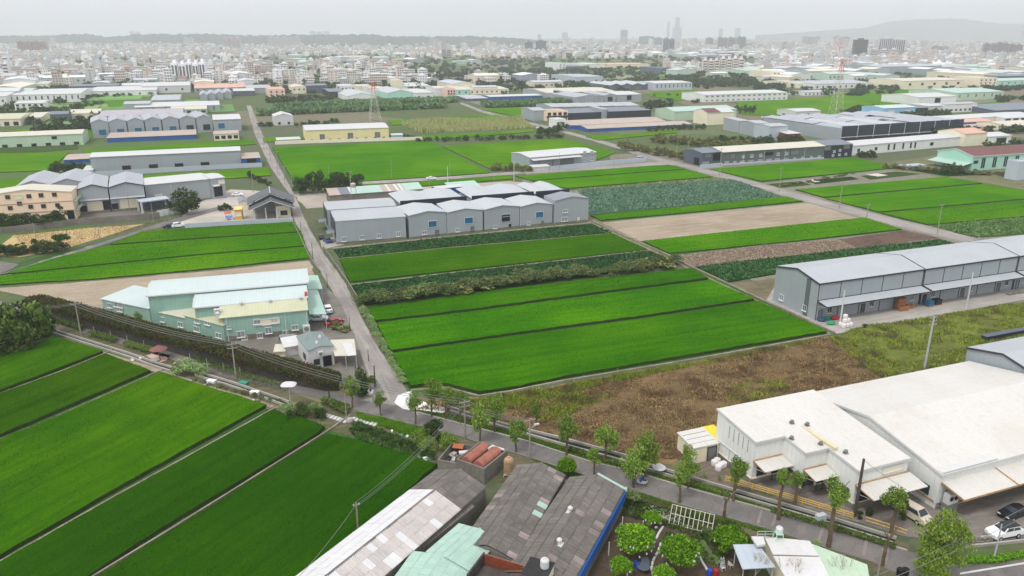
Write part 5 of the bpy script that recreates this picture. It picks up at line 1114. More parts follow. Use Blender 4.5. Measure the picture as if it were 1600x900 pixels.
b = Bld('warehouse', 'tall cream warehouse block with a salmon roof patch', (1505, 229), (1539, 226.5), top=209.5, cat='warehouse'); b.depth(1467, 204); b.d = max(14, min(40, b.d)); b.shell('gx', 2.0, CREAM, RSAL)
b = quick('white roofed shed right of the tall cream block', 1541, 226, 1578, 222.5, 12, 7, 'gx', WHITEC, RW, 1.2); b.winw(b.L * .6, 2, b.L * .4, 3, 'dark')
b = Bld('warehouse', 'large mint green hall with a red brown roof and tall dark slits', (1517, 267), (1640, 258), top=244.5, cat='hall'); b.depth(1456, 236); b.d = max(18, min(34, b.d)); b.shell('gx', 2.4, MINT, RBR, trim=WPAINT)
for u in (.12, .145, .26, .285, .4, .425, .54, .565, .68, .7): b.winw(b.L * u, b.h * .5, .8, b.h * .7, 'dark', name='slit')
b.winw(b.L * .04, b.h * .6, 2.6, 1.2, 'glass'); b.canopy(0, b.d, b.h * .55, 6, 1.2, RMI, side='L'); b.winw(6, 1.8, 2, 1.4, 'glass', 'L'); b.winw(13, 1.8, 2, 1.4, 'glass', 'L')
b = quick('pale grey wall of a building cut by the right picture edge', 1587, 282, 1640, 277, 27, 4, 'flat', GREYL, GREYL, 0, 'building')
# big navy fronted complex
b = Bld('warehouse_complex', 'broad grey complex with a long navy front and many pale roofs', (1312, 221), (1502, 208), top=208, cat='warehouse complex'); b.h = max(b.h, 9); b.d = 70; L = b.L
b.box('wall', 0, 0, 0, L, b.d, b.h - 1.2, GREYB); b.box('dark_fascia', -.05, -.3, 2.6, L + .05, -.01, b.h + .2, NAVY); nb = 8
for k in range(nb): b.box('fascia_post', k * L / nb - .25, -.42, 1.6, k * L / nb + .25, -.32, b.h + .25, GREYL)
b.box('white_strip', 0, -.5, 2.2, L, -.02, 2.6, WPAINT); b.box('dark_base', 0, -.2, 0, L, -.02, 2.2, DARK)
for j in range(3):
    for k in range(nb):
        if R.random() < .12: continue
        y0 = j * b.d / 3; y1 = y0 + b.d / 3 - .6; u0 = k * L / nb; u1 = (k + 1) * L / nb; z = b.h - 1.15 + R.uniform(0, .5)
        mb = MB(); mb.ext([(u0, z), ((u0 + u1) / 2, z + 1.1), (u1, z), (u1, z + .15), ((u0 + u1) / 2, z + 1.25), (u0, z + .15)], y0 + .05, y1, 'y'); mb.ob('roof', R.choice([RGY, RWY, RGY]), b.o)
for x0, x1, yb, hp, wm, kind, rm, lab in ((1154, 1169, 207.5, 18, GREYB, 'mono', RG, 'grey tall shed at the left end of the broad complex'), (1170, 1178, 207, 16, NAVY, 'mono', RS, 'narrow navy bay beside the grey tall shed'), (1179, 1199, 213, 20, GREYB, 'gx', RG, 'grey warehouse with one dark window in the broad complex'), (1201, 1229, 220, 22, GREYL, 'gx', RG, 'pale grey warehouse next to the red shed'), (1229, 1250, 221.5, 12, RED, 'mono', RW, 'small red shed below the pale grey warehouse')):
    b = quick(lab, x0, yb, x1, yb - 1, hp, 5, kind, wm, rm, .8); b.winw(b.L * .7, b.h * .5, 2.4, 2.2, 'dark') if 'dark window' in lab else None
# pale green and cream blocks
b = Bld('warehouse', 'cream gabled block with a rust red roof patch', (1104, 195.5), (1145.5, 193.5), top=176.5, cat='warehouse'); b.depth(1077, 173.5); b.d = max(14, min(40, b.d)); b.shell('gx', 2.2, CREAM, RW); d = b.d
mb = MB(); sl = 2.2 / (d / 2); mb.ext([(-.3, b.h + .22), (d / 2, b.h + 2.42), (d / 2, b.h + 2.5), (-.3, b.h + .3)], 0, b.L * .5, 'x'); mb.ob('rusty_roof_sheet', RBR, b.o)
b = quick('pale green gabled warehouse behind the cream block', 1053, 188.5, 1150, 182, 14, 6, 'gx', PGREEN, RMI, 2.)
b = Bld('warehouse', 'long white shed with two rows of small windows in the far green field', (1100, 160), (1230, 155.5), top=148.5, cat='shed'); b.depth(1088, 143.5); b.d = max(14, min(40, b.d)); b.shell('gx', 1.4, WHITEC, RW)
for k in range(16): b.winw(b.L * (.03 + k * .062), b.h * .78, 2.4, 1.0, 'grey'); b.winw(b.L * (.03 + k * .062), b.h * .22, 2., .9, 'grey')

# ------------------------------------------------------------------ farther buildings
Wd = [(6, .5, 1.6, 1.4)]
for r in (
    ('long pale green warehouse with a cream roof at the left edge', -50, 234, 131, 224.5, 18, 7, 'gx', PGREEN, RC, 1.2, [(8, .18, 2.4, 1.4), (2, .75, 2.4, 1.6)]),
    ('long white warehouse with dark slits, far left', 14, 162, 128, 157, 13, 9, 'gx', WHITEC, RW, 1.6, [(12, .62, .9, 3.)]),
    ('white warehouse at the left edge beyond the olive roofed one', -50, 166, 12, 163, 14, 8, 'gx', WHITEC, RW, 1.6, [(5, .5, 1.2, 2.)]),
    ('low white warehouse with a striped roof behind trees', 139, 151, 245, 146, 8, 7, 'gx', WHITEC, RW, 1.2, [(6, .4, 1.6, 1.4)]),
    ('bright white hall in front of the tall apartment pair', 223, 146, 298, 141, 11, 6, 'gx', WPAINT, RW, 2., [(3, .5, 2., 2.)]),
    ('slate blue shed left of the bright white hall', 112, 144, 186, 139, 9, 3, 'gx', SLATE, RS, 1., None),
    ('small white shed between the slate shed and the bright hall', 187, 140, 222, 138, 6, 4, 'gx', WHITEC, RW, 1., None),
    ('cream office with a long roof at the far left', 17, 140, 76, 137, 8, 4, 'gx', CREAM, RW, 1., [(5, .5, 1.6, 1.6)]),
    ('white two storey office behind the small cream shed', 24, 172, 71, 169.5, 10, 4, 'gx', WHITEC, RW, .8, [(5, .7, 2, 1.6), (5, .25, 2, 1.6)]),
    ('olive roofed factory at the left edge', -40, 199, 33, 194, 11, 9, 'gx', CREAM, ROLV, 1.2, [(5, .35, 3, 2.6)]),
    ('open cream shed right of the olive roofed factory', 32, 192.5, 66, 190, 8, 8, 'gx', CREAM, RC, 1., [(2, .3, 6, 3.)]),
    ('small cream gabled shed beside dark shrubs', 109, 187, 157, 183, 9, 5, 'gx', CREAM, RC, 2., None),
    ('grey tiled houses left of the cream gabled shed', 80, 191, 108, 188.5, 12, 3, 'gx', SLATE, RS, 1.5, [(3, .5, 2, 1.6)]),
    ('grey gabled shed behind the mauve roof', 195, 176, 236, 173, 13, 4, 'gx', GREYB, RG, 1.2, None),
    ('wide grey shed behind the mauve roof, right of the grey gabled one', 237, 166, 282, 162, 9, 8, 'gx', GREYB, RG, 1.2, None),
    ('long white roofed warehouse with grey bays', 211, 177, 344, 167, 9, 7, 'gx', GREYB, RW, 1.6, [(7, .4, .8, 4)]),
    ('pale green shed with a cream roof behind the grey row end', 267, 179, 324, 174.5, 7, 6, 'gx', PGREEN, RC, 1., [(5, .5, 3, 1.6)]),
    ('dark open shed with a pale roof near the far lane', 366, 150.5, 399, 148, 8, 4, 'gx', SLATE, RW, 1., None),
    ('salmon roofed low factory below the apartment pair', 304, 144, 386, 140, 6, 7, 'gx', GREYB, RSAL, 1.6, [(8, .5, 2, 1.4)]),
    ('grey long roofed shed right of the salmon roof', 386, 146, 425, 143, 8, 5, 'gx', GREYB, RG, 1.2, None),
    ('small white gabled house with two windows by the far orchard', 429.5, 196.5, 459, 195.5, 14, 4, 'gy', WPAINT, RW, 2., [(2, .25, 1.6, 1.4)]),
    ('pink house at the edge of the far town', 420, 151.5, 446, 150, 11, 4, 'flat', PINK, RSAL, 0, [(3, .7, 1.6, 1.4), (3, .25, 1.6, 1.4)]),
    ('cream gabled office left of the slate shed', 457, 146.5, 479, 145, 10, 4, 'gy', CREAM, RC, 1., [(3, .65, 1.6, 1.4)]),
    ('slate shed right of the cream gabled office', 480, 146, 512, 144, 12, 3, 'gx', SLATE, RS, 1., None),
    ('navy blue shed beside the white gabled halls', 514, 152.5, 539, 150.5, 9, 5, 'gx', NAVY, RS, 1., None),
    ('white house above the navy shed', 533, 142, 555, 141, 7, 3, 'flat', WHITEC, RW, 0, [(4, .5, 1.6, 1.4)]),
    ('small cream shed left of the lattice mast', 557, 143, 581, 141.5, 8, 3, 'gx', CREAM, RC, .8, None),
    ('wide white gabled hall left of the lattice mast', 543, 159, 588, 156, 8, 8, 'gy', WHITEC, RWY, 3., None),
    ('long white roofed hall behind the lattice mast', 586, 150, 613, 147, 8, 7, 'gx', WHITEC, RC, 1.5, None),
    ('pale mint gabled hall right of the lattice mast', 606, 156, 646, 154, 10, 7, 'gy', MINT, RWY, 3., None),
    ('white shed with two windows right of the mint gabled hall', 648, 155.5, 677, 153.5, 10, 7, 'gx', WHITEC, RW, 1.4, [(2, .4, 2, 1.6)]),
    ('cream silo block rising over the white halls', 617.5, 140, 629, 139.5, 14, 2, 'flat', CREAM, RC, 0, None),
    ('low white shed right of the cream silo block', 630, 140, 673, 138, 5, 6, 'gx', WHITEC, RW, 1.2, None),
    ('white workshop left of the pink house', 681, 150.5, 700, 149, 12, 4, 'gx', WHITEC, RW, 1., None),
    ('pink three storey house near the far lane bridge', 699, 152.5, 712, 151.5, 13, 2, 'flat', PINK, RSAL, 0, [(3, .75, 1.4, 1.4), (3, .45, 1.4, 1.4)]),
    ('mint walled shed right of the pink three storey house', 713, 148.5, 733, 147, 8, 6, 'gx', MINT, RC, 1.2, [(2, .5, 1.6, 1.4)]),
    ('long cream roofed shed right of the mint walled one', 734, 147.5, 795, 144, 7, 6, 'gx', CREAM, RC, 1.2, [(8, .5, 1.6, 1.6)]),
    ('grey low shed in front of the cream roofed shed', 729, 158.5, 763, 156.5, 4, 6, 'gx', SLATE, RG, .8, None),
    ('low blue walled shed with a white roof by the plantation', 765, 156.5, 847, 153, 5, 3, 'gx', BLUE, RW, .6, None),
    ('pale grey block standing alone behind the grey sheds', 899, 131.5, 942, 128.5, 11, 5, 'gx', GREYL, RG, 1., [(2, .4, 3, 3)]),
    ('cream roofed long warehouse behind the grey cluster', 853, 154, 960, 148, 9, 7, 'gx', GREYB, RC, 1.6, [(3, .5, 2.4, 2.6)]),
    ('pale grey long shed with dark slits right of the slate gables', 1023, 141.5, 1081, 138.5, 11, 4, 'gx', GREYL, RW, 1., [(9, .6, .9, 3.5)]),
    ('grey shed at the left of the grey cluster', 876, 158.5, 890, 158, 9, 5, 'gx', GREYB, RG, 1., None),
    ('narrow navy shed inside the grey cluster', 891, 159, 898, 158.5, 12, 5, 'mono', NAVY, RS, 1., None),
    ('grey gabled warehouse in the grey cluster, left large one', 898, 163.5, 943, 161, 11, 7, 'gy', GREYB, RGY, 2., [(2, .6, 5, 4, 'shut')]),
    ('grey gabled warehouse with one dark window in the grey cluster', 944, 161.5, 962, 160, 12, 6, 'gy', GREYB, RGY, 1.5, [(1, .55, 5, 4)]),
    ('grey flat eaved warehouse with one dark window in the grey cluster', 963, 160.5, 1002, 158, 12, 6, 'gx', GREYB, RW, 1.4, [(1, .6, 5, 4)]),
    ('grey corner warehouse with a dark porch left of the tan office', 833, 189, 853, 188, 16, 5, 'gx', GREY, RG, 1., None),
    ('tan three storey office in front of the navy sheds', 854, 189.5, 887, 187.5, 14, 4, 'flat', PEACH, RT, 0, [(4, .78, 2.4, 2), (4, .45, 4., 1.4), (4, .15, 2.4, 1.8)]),
    ('left navy shed right of the tan office', 888, 188, 940, 186, 11, 5, 'mono', NAVY, RS, .8, None),
    ('grey link bay between the two navy sheds', 941, 186.2, 950, 185.8, 15, 4, 'mono', GREYB, RG, .5, None),
    ('right navy shed with a slate roof', 951, 186.5, 1017, 183, 12, 5, 'mono', NAVY, RS, .8, None),
    ('white walled block at the left end of the blue sheds', 868, 202, 884, 201, 14, 3, 'flat', WHITEC, RW, 0, [(2, .5, 1.6, 3)]),
    ('long tan roofed shed with a blue end, farther of two', 891, 202, 1040, 191, 6, 8, 'gx', BLUE, RT, 1.6, None),
    ('long tan roofed shed with a blue wall, nearer of two', 918, 206.5, 1081, 196, 5, 6, 'gx', BLUE, RT, 1.2, None),
    ('small white hut alone in the green field', 1243, 183.5, 1282, 182, 9, 5, 'gx', WPAINT, RW, 1., [(3, .4, 1.6, 1.4)]),
    ('sky blue warehouse with two cream doors', 1379, 183.5, 1429, 180, 14, 5, 'gx', SKYB, RPALE, 1.2, [(2, .35, 6, 5, 'cream')]),
    ('dark navy shed right of the sky blue warehouse', 1430, 181, 1448, 179, 12, 5, 'mono', NAVY, RS, 1., None),
    ('white hall with one dark window behind the sky blue warehouse', 1434, 164.5, 1493, 161, 12, 7, 'gx', WHITEC, RW, 1.8, [(1, .5, 7, 5)]),
    ('white two storey workshop with cream lower wall', 1475, 176.5, 1525, 173.5, 13, 3, 'gx', WHITEC, RG, .8, [(7, .3, 2, 1.6)]),
    ('low white canopy left of the two storey workshop', 1449, 177, 1474, 175.5, 11, 4, 'mono', WPAINT, RW, .4, None),
    ('olive green hall with a pale green roof', 1492, 157.5, 1567, 152.5, 12, 8, 'gx', PGREEN, RMI, 2., [(6, .6, 1, 2.5)]),
    ('cream hall with dark windows above the olive green hall', 1411, 140, 1505, 136.5, 13, 5, 'gx', CREAM, RC, 1.2, [(5, .6, 3.5, 2.6)]),
    ('broad slate roof at the right edge', 1553, 178, 1650, 170, 5, 11, 'gx', SLATE, RS, 2., None),
    ('low blue gabled shed with a salmon roof', 1493, 197, 1549, 193.5, 5, 6, 'gx', BLUE, RSAL, 1.2, None),
    ('cream workshop at the right edge near the white roofed shed', 1573, 205, 1640, 201, 8, 8, 'gx', CREAM, RC, 1.2, [(4, .4, 2, 2)]),
    ('white open shed at the right edge above the cream workshop', 1568, 192, 1640, 188, 7, 5, 'gx', WHITEC, RW, 1., [(6, .4, 5, 3)]),
    ('tan roofed low house left of the cream workshop', 1520, 203, 1568, 200, 4, 5, 'gx', PINK, RT, 1., None),
    ('grey and white long shed behind the far green field', 1272, 139.5, 1361, 135.5, 8, 6, 'gx', WHITEC, RG, 1.6, [(10, .4, 2, 2.5)]),
    ('cream roofed shed left of the grey and white long shed', 1247, 138, 1274, 136.5, 7, 6, 'gx', CREAM, RC, 1.4, None),
    ('low white shed in front of the cream roofed shed', 1256, 149.5, 1304, 147.5, 5, 3, 'gx', WHITEC, RG, .8, [(8, .4, 1.6, 1.4)]),
    ('cream four storey apartment house with a dark side', 1206, 127.5, 1225, 126.5, 15, 3, 'flat', CREAM, RC, 0, [(3, .85, 2, 1.6), (3, .6, 2, 1.6), (3, .35, 2, 1.6), (3, .1, 2, 1.6)]),
    ('green grey shed right of the cream apartment house', 1263, 119.5, 1301, 117.5, 7, 4, 'gx', PGREEN, RG, 1.2, [(6, .6, 2, 1.6)]),
    ('white and green gabled shed behind the lattice pylon', 1316, 118.5, 1356, 116, 8, 5, 'gx', WHITEC, RMI, 1.6, None),
    ('wide grey factory below the dark tower', 1373, 116.5, 1470, 112.5, 12, 5, 'gx', GREYB, RG, 2., None),
    ('grey factory block right of the wide grey factory', 1471, 114, 1513, 112, 9, 4, 'gx', GREYB, RG, 1.5, None),
    ('pale green long factory at the far right', 1514, 112, 1576, 109.5, 8, 5, 'gx', PGREEN, RMI, 1.5, None),
    ('navy roofed factory at the right edge', 1553, 127.5, 1640, 124, 8, 5, 'gx', SLATE, RS, 1.5, None),
    ('green shed with a row of windows at the right edge', 1560, 135.5, 1640, 132, 9, 4, 'gx', MINT, RMI, 1.2, [(8, .6, 2, 1.6)]),
    ('cream house with balconies above the olive green hall', 1528, 137.5, 1556, 136, 15, 3, 'flat', CREAM, RC, 0, [(4, .8, 2, 1.6), (4, .5, 2, 1.6), (4, .2, 2, 1.6)]),
    ('pale green roofed factory beside the white apartment block', 1172, 120.5, 1210, 118, 9, 6, 'gx', PGREEN, RMI, 2., None),
    ('dark shed with a pale front in the far fields', 1033, 116, 1051, 115, 9, 3, 'flat', SLATE, RS, 0, [(2, .3, 4, 3, 'cream')]),
    ('small white four storey house alone in the far fields', 873, 110.5, 884, 110, 11, 2, 'flat', WHITEC, RW, 0, [(2, .8, 2, 1.6), (2, .5, 2, 1.6), (2, .2, 2, 1.6)]),
    ('low grey shed in the far fields left of the white factory', 885, 110, 915, 108, 6, 3, 'gx', SLATE, RS, 1., None),
    ('white roofed shed in the far fields', 914, 106.5, 938, 105, 6, 4, 'gx', WHITEC, RW, 1., None),
    ('low salmon and white factory in the far fields', 950, 106, 1015, 101, 5, 4, 'gx', CREAM, RSAL, 1., None),
    ('round roofed cream hall in the far fields', 540, 95, 578, 94, 6, 5, 'gx', CREAM, RC, 2., None),
):
    lab, x0, y0, x1, y1, hp, rp, kind, wm, rm, rise, wins = r
    quick(lab, x0, y0, x1, y1, hp, rp, kind, wm, rm, rise, wins=wins, name='house' if 'house' in lab else 'office' if 'office' in lab else 'shed' if 'shed' in lab else 'warehouse', cat='house' if 'house' in lab and 'ware' not in lab else 'office' if 'office' in lab else 'shed' if 'shed' in lab else 'warehouse')
for k in range(7):
    x0 = 862 + k * 19.6; quick(f'{ORD[k]} stepped grey roof bay from the left behind the navy sheds', x0, 181.5 - k * .35, x0 + 19.2, 181 - k * .35, 14 , 6, 'gx', GREYB, RG, 1.4, group='stepped roof bays')
for k in range(4):
    x0 = 954 + k * 17; quick(f'slate gabled shed with a white roof, {ORD[k]} from the left of the four slate gables', x0, 141.5 - k * .4, x0 + 16.6, 141 - k * .4, 8, 5, 'gy', SLATE, RWY, 2., group='slate gables', wins=[(1, .4, 4, 2.4, 'grey')])
for k in range(4):
    x0 = 313 + k * 12.4; quick(f'small grey gabled hall, {ORD[k]} from the left beside the far green field', x0, 158 - k * 1.2, x0 + 12, 157 - k * 1.2, 9, 5, 'gy', GREYB, RGY, 2., group='far grey gabled halls')
for k in range(7):
    x0 = 1473 + k * 20; quick(f'white stepped roof bay, {ORD[k]} from the left behind the salmon roofed shed', x0, 195 - k * 1.1, x0 + 19.4, 194 - k * 1.1, 8, 6, 'gx', CREAM, RW, 1.2, group='white stepped bays')

# ------------------------------------------------------------------ trees and plants
def crown_mesh(name, seed, n, leaf, mat, clumps=14, dome=False, spread=.30, flat=.85):
    rg = np.random.default_rng(seed); cs = []
    for i in range(clumps):
        while True:
            p = rg.uniform(-1, 1, 3)
            if .25 < np.linalg.norm(p) < .8: break
        if dome: p = p / np.linalg.norm(p) * rg.uniform(.55, .72); p[2] = abs(p[2]) * .95 - .1
        cs.append(p)
    cs = np.array(cs); per = rg.multinomial(n, np.ones(clumps) / clumps); pts = []
    for c, k in zip(cs, per):
        d = rg.normal(size=(k, 3)); d /= np.linalg.norm(d, axis=1)[:, None]; r = spread * rg.uniform(.55, 1.1, k) * rg.uniform(.8, 1.3)
        pts.append(c + d * r[:, None] * np.array([1.15, 1.15, flat]))
    V, Q = quads(np.concatenate(pts), leaf, 1.0, rng=rg); return mesh_np(name, V, Q, mat)
def trunk_mesh(seed, crown0=.55, split=True, bare=False):
    rg = random.Random(seed); b = MB(); p = Vector((0, 0, 0)); r = .5
    for k in range(3):
        q = Vector((rg.uniform(-.03, .03), rg.uniform(-.03, .03), crown0 * (k + 1) / 3)); b.tube(p, q, r, r * .85, 7, cap=k == 0); p = q; r *= .85
    for k in range(5):
        a = rg.uniform(0, 6.28); q = p + Vector((math.cos(a) * .12, math.sin(a) * .12, rg.uniform(.12, .3))); b.tube(p - Vector((0, 0, rg.uniform(0, .1))), q, r * .6, r * .2, 5)
    return b
# trunk: built in a unit space (radius .5 -> r, height 1 -> tree height)
CR = {}
for k in range(4):
    CR['round', k] = crown_mesh('crown', 10 + k, 2600, .08, L2, 15, False, .36)
    CR['dark', k] = crown_mesh('crown', 20 + k, 1900, .09, L1, 16)
    CR['mango', k] = crown_mesh('crown', 30 + k, 6000, .07, L3, 34, True, .30)
    CR['mid', k] = crown_mesh('crown', 40 + k, 420, .17, L1, 12)
    CR['olive', k] = crown_mesh('crown', 50 + k, 420, .17, L4, 12)
    CR['bush', k] = crown_mesh('foliage', 60 + k, 1300, .085, leafmat('leaves_bush', lin(50, 70, 34), lin(130, 144, 90)), 12, True, .34)
    CR['far', k] = crown_mesh('crown', 70 + k, 130, .30, FARLEAF, 9)
    CR['feather', k] = crown_mesh('crown', 80 + k, 5200, .045, L5, 40, False, .24, .55)
    CR['vine', k] = crown_mesh('foliage', 90 + k, 800, .11, L6, 9, True, .36)
    CR['palm', k] = crown_mesh('crown', 95 + k, 1500, .16, LP, 20)
TRK = [None] * 4
def trunk_scaled(k, r, h, crown0=.6):
    rg = random.Random(k * 31 + 5); b = MB(); p = Vector((0, 0, 0)); rr = r; top = h * crown0
    for i in range(4):
        q = Vector((rg.uniform(-.1, .1) * r * 4, rg.uniform(-.1, .1) * r * 4, top * (i + 1) / 4)); b.tube(p, q, rr, rr * .9, 7, cap=i == 0); p = q; rr *= .9
    for i in range(5):
        a = i * 1.26 + rg.uniform(-.3, .3); l = h * .22; q = p + Vector((math.cos(a) * l * .7, math.sin(a) * l * .7, l * rg.uniform(.6, 1.2))); b.tube(p - Vector((0, 0, rg.uniform(0, .1) * top)), q, rr * .6, rr * .15, 5)
    return b
def tree(px, py, top, wpx, kind, label, cat='tree', group=None, name='tree', c0=.5, tr=.16, low=.35, mat=BARK, n=0):
    g = G(px, py); h = max(.8, HT(px, py, top)); wd = wpx * DEP(px, py) / F * (1.15 if name == 'roadside_tree' else 1)
    o = empty(name, g, R.uniform(0, 6.28), label, cat, group); k = R.randrange(4)
    trunk_scaled(R.randrange(8), tr * (h / 6) ** .6, h, c0).ob('trunk', mat, o)
    ch = h * (1 - low); ob('crown', CR[kind, k], o, (0, 0, h * low + ch / 2), (0, 0, R.uniform(0, 6.28)), (wd / 2, wd / 2, ch / 2 * 1.1)); return o
# roadside trees
near = [(551, 637, 588, 22), (595, 649, 611, 17), (649.5, 664, 609, 20), (675, 651, 593, 30), (697, 656, 601, 27), (720, 662, 611, 22), (750, 692, 632, 28), (773, 676, 616, 29), (806, 707, 652, 27)]
for k, (x, y, t, w_) in enumerate(near): tree(x, y, t, w_, 'round', f'pruned roadside tree, {ORD[k]} from the left along the road by the junction', 'tree', 'pruned roadside trees', 'roadside_tree', .55, .17, .42 if k not in (6, 7, 8) else .32)
tree(838, 668, 631, 19, 'round', 'small tree standing in the brown weed field', name='small_tree', low=.4)
near2 = [(885, 711, 650, 31, .38), (928, 744, 702, 22, .5), (945, 724, 665, 33, .3), (990, 762, 698, 34, .28), (1008, 745, 676, 34, .25), (1061, 787, 722, 22, .45), (1075, 763, 706, 27, .3), (1071, 740, 694, 15, .5)]
for k, (x, y, t, w_, lo) in enumerate(near2): tree(x, y, t, w_, 'round', f'roadside tree, {ORD[k]} from the left between the grey sheds and the white factory', 'tree', 'roadside trees before the factory', 'roadside_tree', .55, .2, lo)
for x, y, t, w_, lo, lab in ((1146, 783, 716, 30, .5, 'thin twin trunk roadside tree in front of the white factory step'), (1216, 812, 734, 21, .7, 'roadside tree with a small high crown before the second awning'), (1240, 792, 735, 24, .55, 'roadside tree with a flat crown before the second awning'), (1294, 856, 746, 31, .62, 'tall bare trunk roadside tree beside the grey utility pole'), (1392, 838, 762, 36, .5, 'leaning roadside tree with two leafy clumps beside the van')):
    tree(x, y, t, w_, 'round', lab, 'tree', None, 'roadside_tree', .72, .24, lo)
for x, y, t, lab in ((1131, 812, 769, 'leafless pruned stub tree beside the trellis'), (1379, 884, 822, 'leafless pruned stub tree at the road bend')):
    o = empty('pruned_tree', G(x, y), 0, lab, 'tree'); h = HT(x, y, t); b = trunk_scaled(3, .24, h, .7); b.tube((0, 0, h * .65), (1.3, .2, h * 1.02), .14, .07); b.ob('trunk', BARK, o)
for k, (x, y, hh) in enumerate(((1228, 925, 4.8), (1312, 925, 4.6), (1178, 915, 4.2))):
    o = empty('bare_tree', G(x, y), k * 2., ('leafless grey tree over the white garden house roof', 'leafless grey tree over the mint side roof', 'leafless twiggy tree beside the grey side roof')[k], 'tree'); rg = random.Random(k + 70); b = MB()
    def br_(p, d, r, l, lv):
        q = p + d * l; b.tube(p, q, r, r * .6, 5, cap=False)
        if lv: 
            for i in range(3): br_(q, (d + Vector((rg.uniform(-.7, .7), rg.uniform(-.7, .7), rg.uniform(0, .5)))).normalized(), r * .55, l * .72, lv - 1)
    br_(Vector((0, 0, 0)), Vector((0, 0, 1)), .12, hh * .36, 4); b.ob('trunk', plain('pale_bark', lin(168, 158, 146), .9, .2, 2.), o)
# climbing tufts on trunks
tree(885, 747, 713, 33, 'mango', 'rounded bright green tree behind the grey sheds', name='round_tree', low=.1, tr=.15)
tree(1462, 902, 790, 84, 'feather', 'tall feathery yellow green tree in the bottom right corner', name='feathery_tree', c0=.45, low=.06, tr=.22)
tree(1452, 912, 850, 60, 'feather', 'lower feathery yellow green shrub tree at the bottom right edge', name='feathery_tree', c0=.4, low=.02, tr=.14)
for k, (x, y, t, w_, lab) in enumerate(((992, 868, 821, 66, 'large round fruit tree with white bags left of the garden path'), (1018, 824, 799, 33, 'small round fruit tree with white bags nearest the trellis'), (1060, 892, 838, 66, 'large round fruit tree right of the garden path'), (1136, 868, 823, 58, 'round fruit tree beside the grey roofed garden house'), (970, 905, 869, 37, 'small round fruit tree at the lower left of the garden'), (1036, 915, 883, 38, 'small round fruit tree at the bottom edge of the garden'))):
    o = tree(x, y, t, w_, 'mango', lab, 'fruit tree', None, 'fruit_tree', .4, .14, .12); c = [q for q in o.children if q.name.startswith('crown')][0]
    b = MB(); rg = random.Random(k); sx, sz = c.scale.x, c.scale.z; zc = c.location.z
    for i in range(16 if k != 3 else 5):
        a = rg.uniform(0, 6.28); e = rg.uniform(-.5, .35); r = rg.uniform(.85, .98)
        x0, y0, z0 = math.cos(a) * math.cos(e) * r * sx, math.sin(a) * math.cos(e) * r * sx, max(.25, zc + math.sin(e) * sz * r - .1)
        b.lathe([(.01, z0 - .16), (.1, z0 - .12), (.09, z0 + .06), (.02, z0 + .14)], 6, (x0, y0))
    b2 = b.ob('fruit_bag', WPAINT, o); b2['kind'] = 'stuff'
tree(988, 790, 765, 27, 'vine', 'grey green papaya shrub at the end of the blue walled shed', 'shrub', name='shrub', low=.05)
# hedge of bushes
for k in range(52):
    f = k / 51; x = 562 + f * 492 + R.uniform(-4, 4); y = 478 - f * 62 + R.uniform(-3, 2.5) + math.sin(f * 9) * 1.5; hp = R.uniform(13, 24) * (1.1 - .2 * f)
    tree(x, y, y - hp, hp * R.uniform(1.3, 2.1), 'bush' if R.random() < .8 else 'olive', f'olive green bush in the long field row, {ORD[k]} from the concrete lane', 'bush', 'bushes in the long field row', 'bush', .3, .08, .0)
for k in range(34):
    f = k / 33; x = 569 + f * 61 + R.uniform(-1.5, 1.5); y = 487 + f * 112
    tree(x, y + R.uniform(-1, 1), y - R.uniform(7, 12), R.uniform(11, 15), 'vine', f'pale green vine clump along the concrete lane, {ORD[k]} from the far end', 'vine', 'vine clumps along the lane', 'vine_clump', .2, .05, -.05)
# tree groups: (line, n, height px, width px, kind, label)
def row(x0, y0, x1, y1, n, hp, wp, kind, lab, cat='tree', j=4., name='tree'):
    for k in range(n):
        f = (k + .5) / n; x = x0 + (x1 - x0) * f + R.uniform(-j, j); y = y0 + (y1 - y0) * f + R.uniform(-j, j) * .25
        hh = hp * R.uniform(.7, 1.2); tree(x, y, y - hh, wp * R.uniform(.8, 1.25), kind, (f'{lab}, {ORD[k]} from left' if len(lab.split()) <= 12 and n > 1 else lab), cat, lab, name, .4, .18, .08)
row(462, 303, 562, 301, 9, 30, 26, 'dark', 'dark leafy tree in the clump at the lane corner behind the bright paddy')
row(768, 266, 836, 269, 8, 12, 14, 'olive', 'shrubby tree in the clump left of the small grey warehouse')
row(652, 222, 880, 215, 24, 8, 13, 'mid', 'dark shrub in the row at the far edge of the large paddy', 'shrub')
row(842, 212, 880, 206, 8, 13, 14, 'mid', 'dark shrub in the thicket beside the far lane', 'shrub')
row(1010, 205, 1105, 201, 13, 8, 12, 'mid', 'dark shrub in the row along the blue walled sheds', 'shrub')
row(962, 232, 1080, 250, 26, 14, 14, 'olive', 'scrubby tree in the thicket beyond the crossroads', j=9)
row(1020, 222, 1170, 232, 34, 14, 14, 'olive', 'scrubby tree in the thicket behind the slate workshop', j=9)
row(1120, 226, 1250, 224, 26, 13, 15, 'mid', 'dark tree in the thicket below the grey sheds', j=7)
row(1340, 246, 1368, 248, 5, 11, 14, 'mid', 'dark tree in front of the long white warehouse', j=2)
row(1385, 262, 1600, 277, 32, 8, 13, 'olive', 'low shrub along the rough strip above the right paddies', 'shrub', 5)
row(1470, 272, 1500, 270, 4, 15, 16, 'mid', 'tree beside the mint green hall', j=3)
row(560, 672, 684, 716, 16, 9, 16, 'dark', 'leafy shrub in the vegetable plot beside the paddy', 'shrub', 6)
row(300, 596, 440, 630, 12, 6, 11, 'bush', 'weedy shrub on the gravel path by the ditch', 'shrub', 4)
row(1215, 292, 1330, 272, 22, 3, 8, 'olive', 'low vegetable clump in the garden plots right of the lane', 'plant', 5)
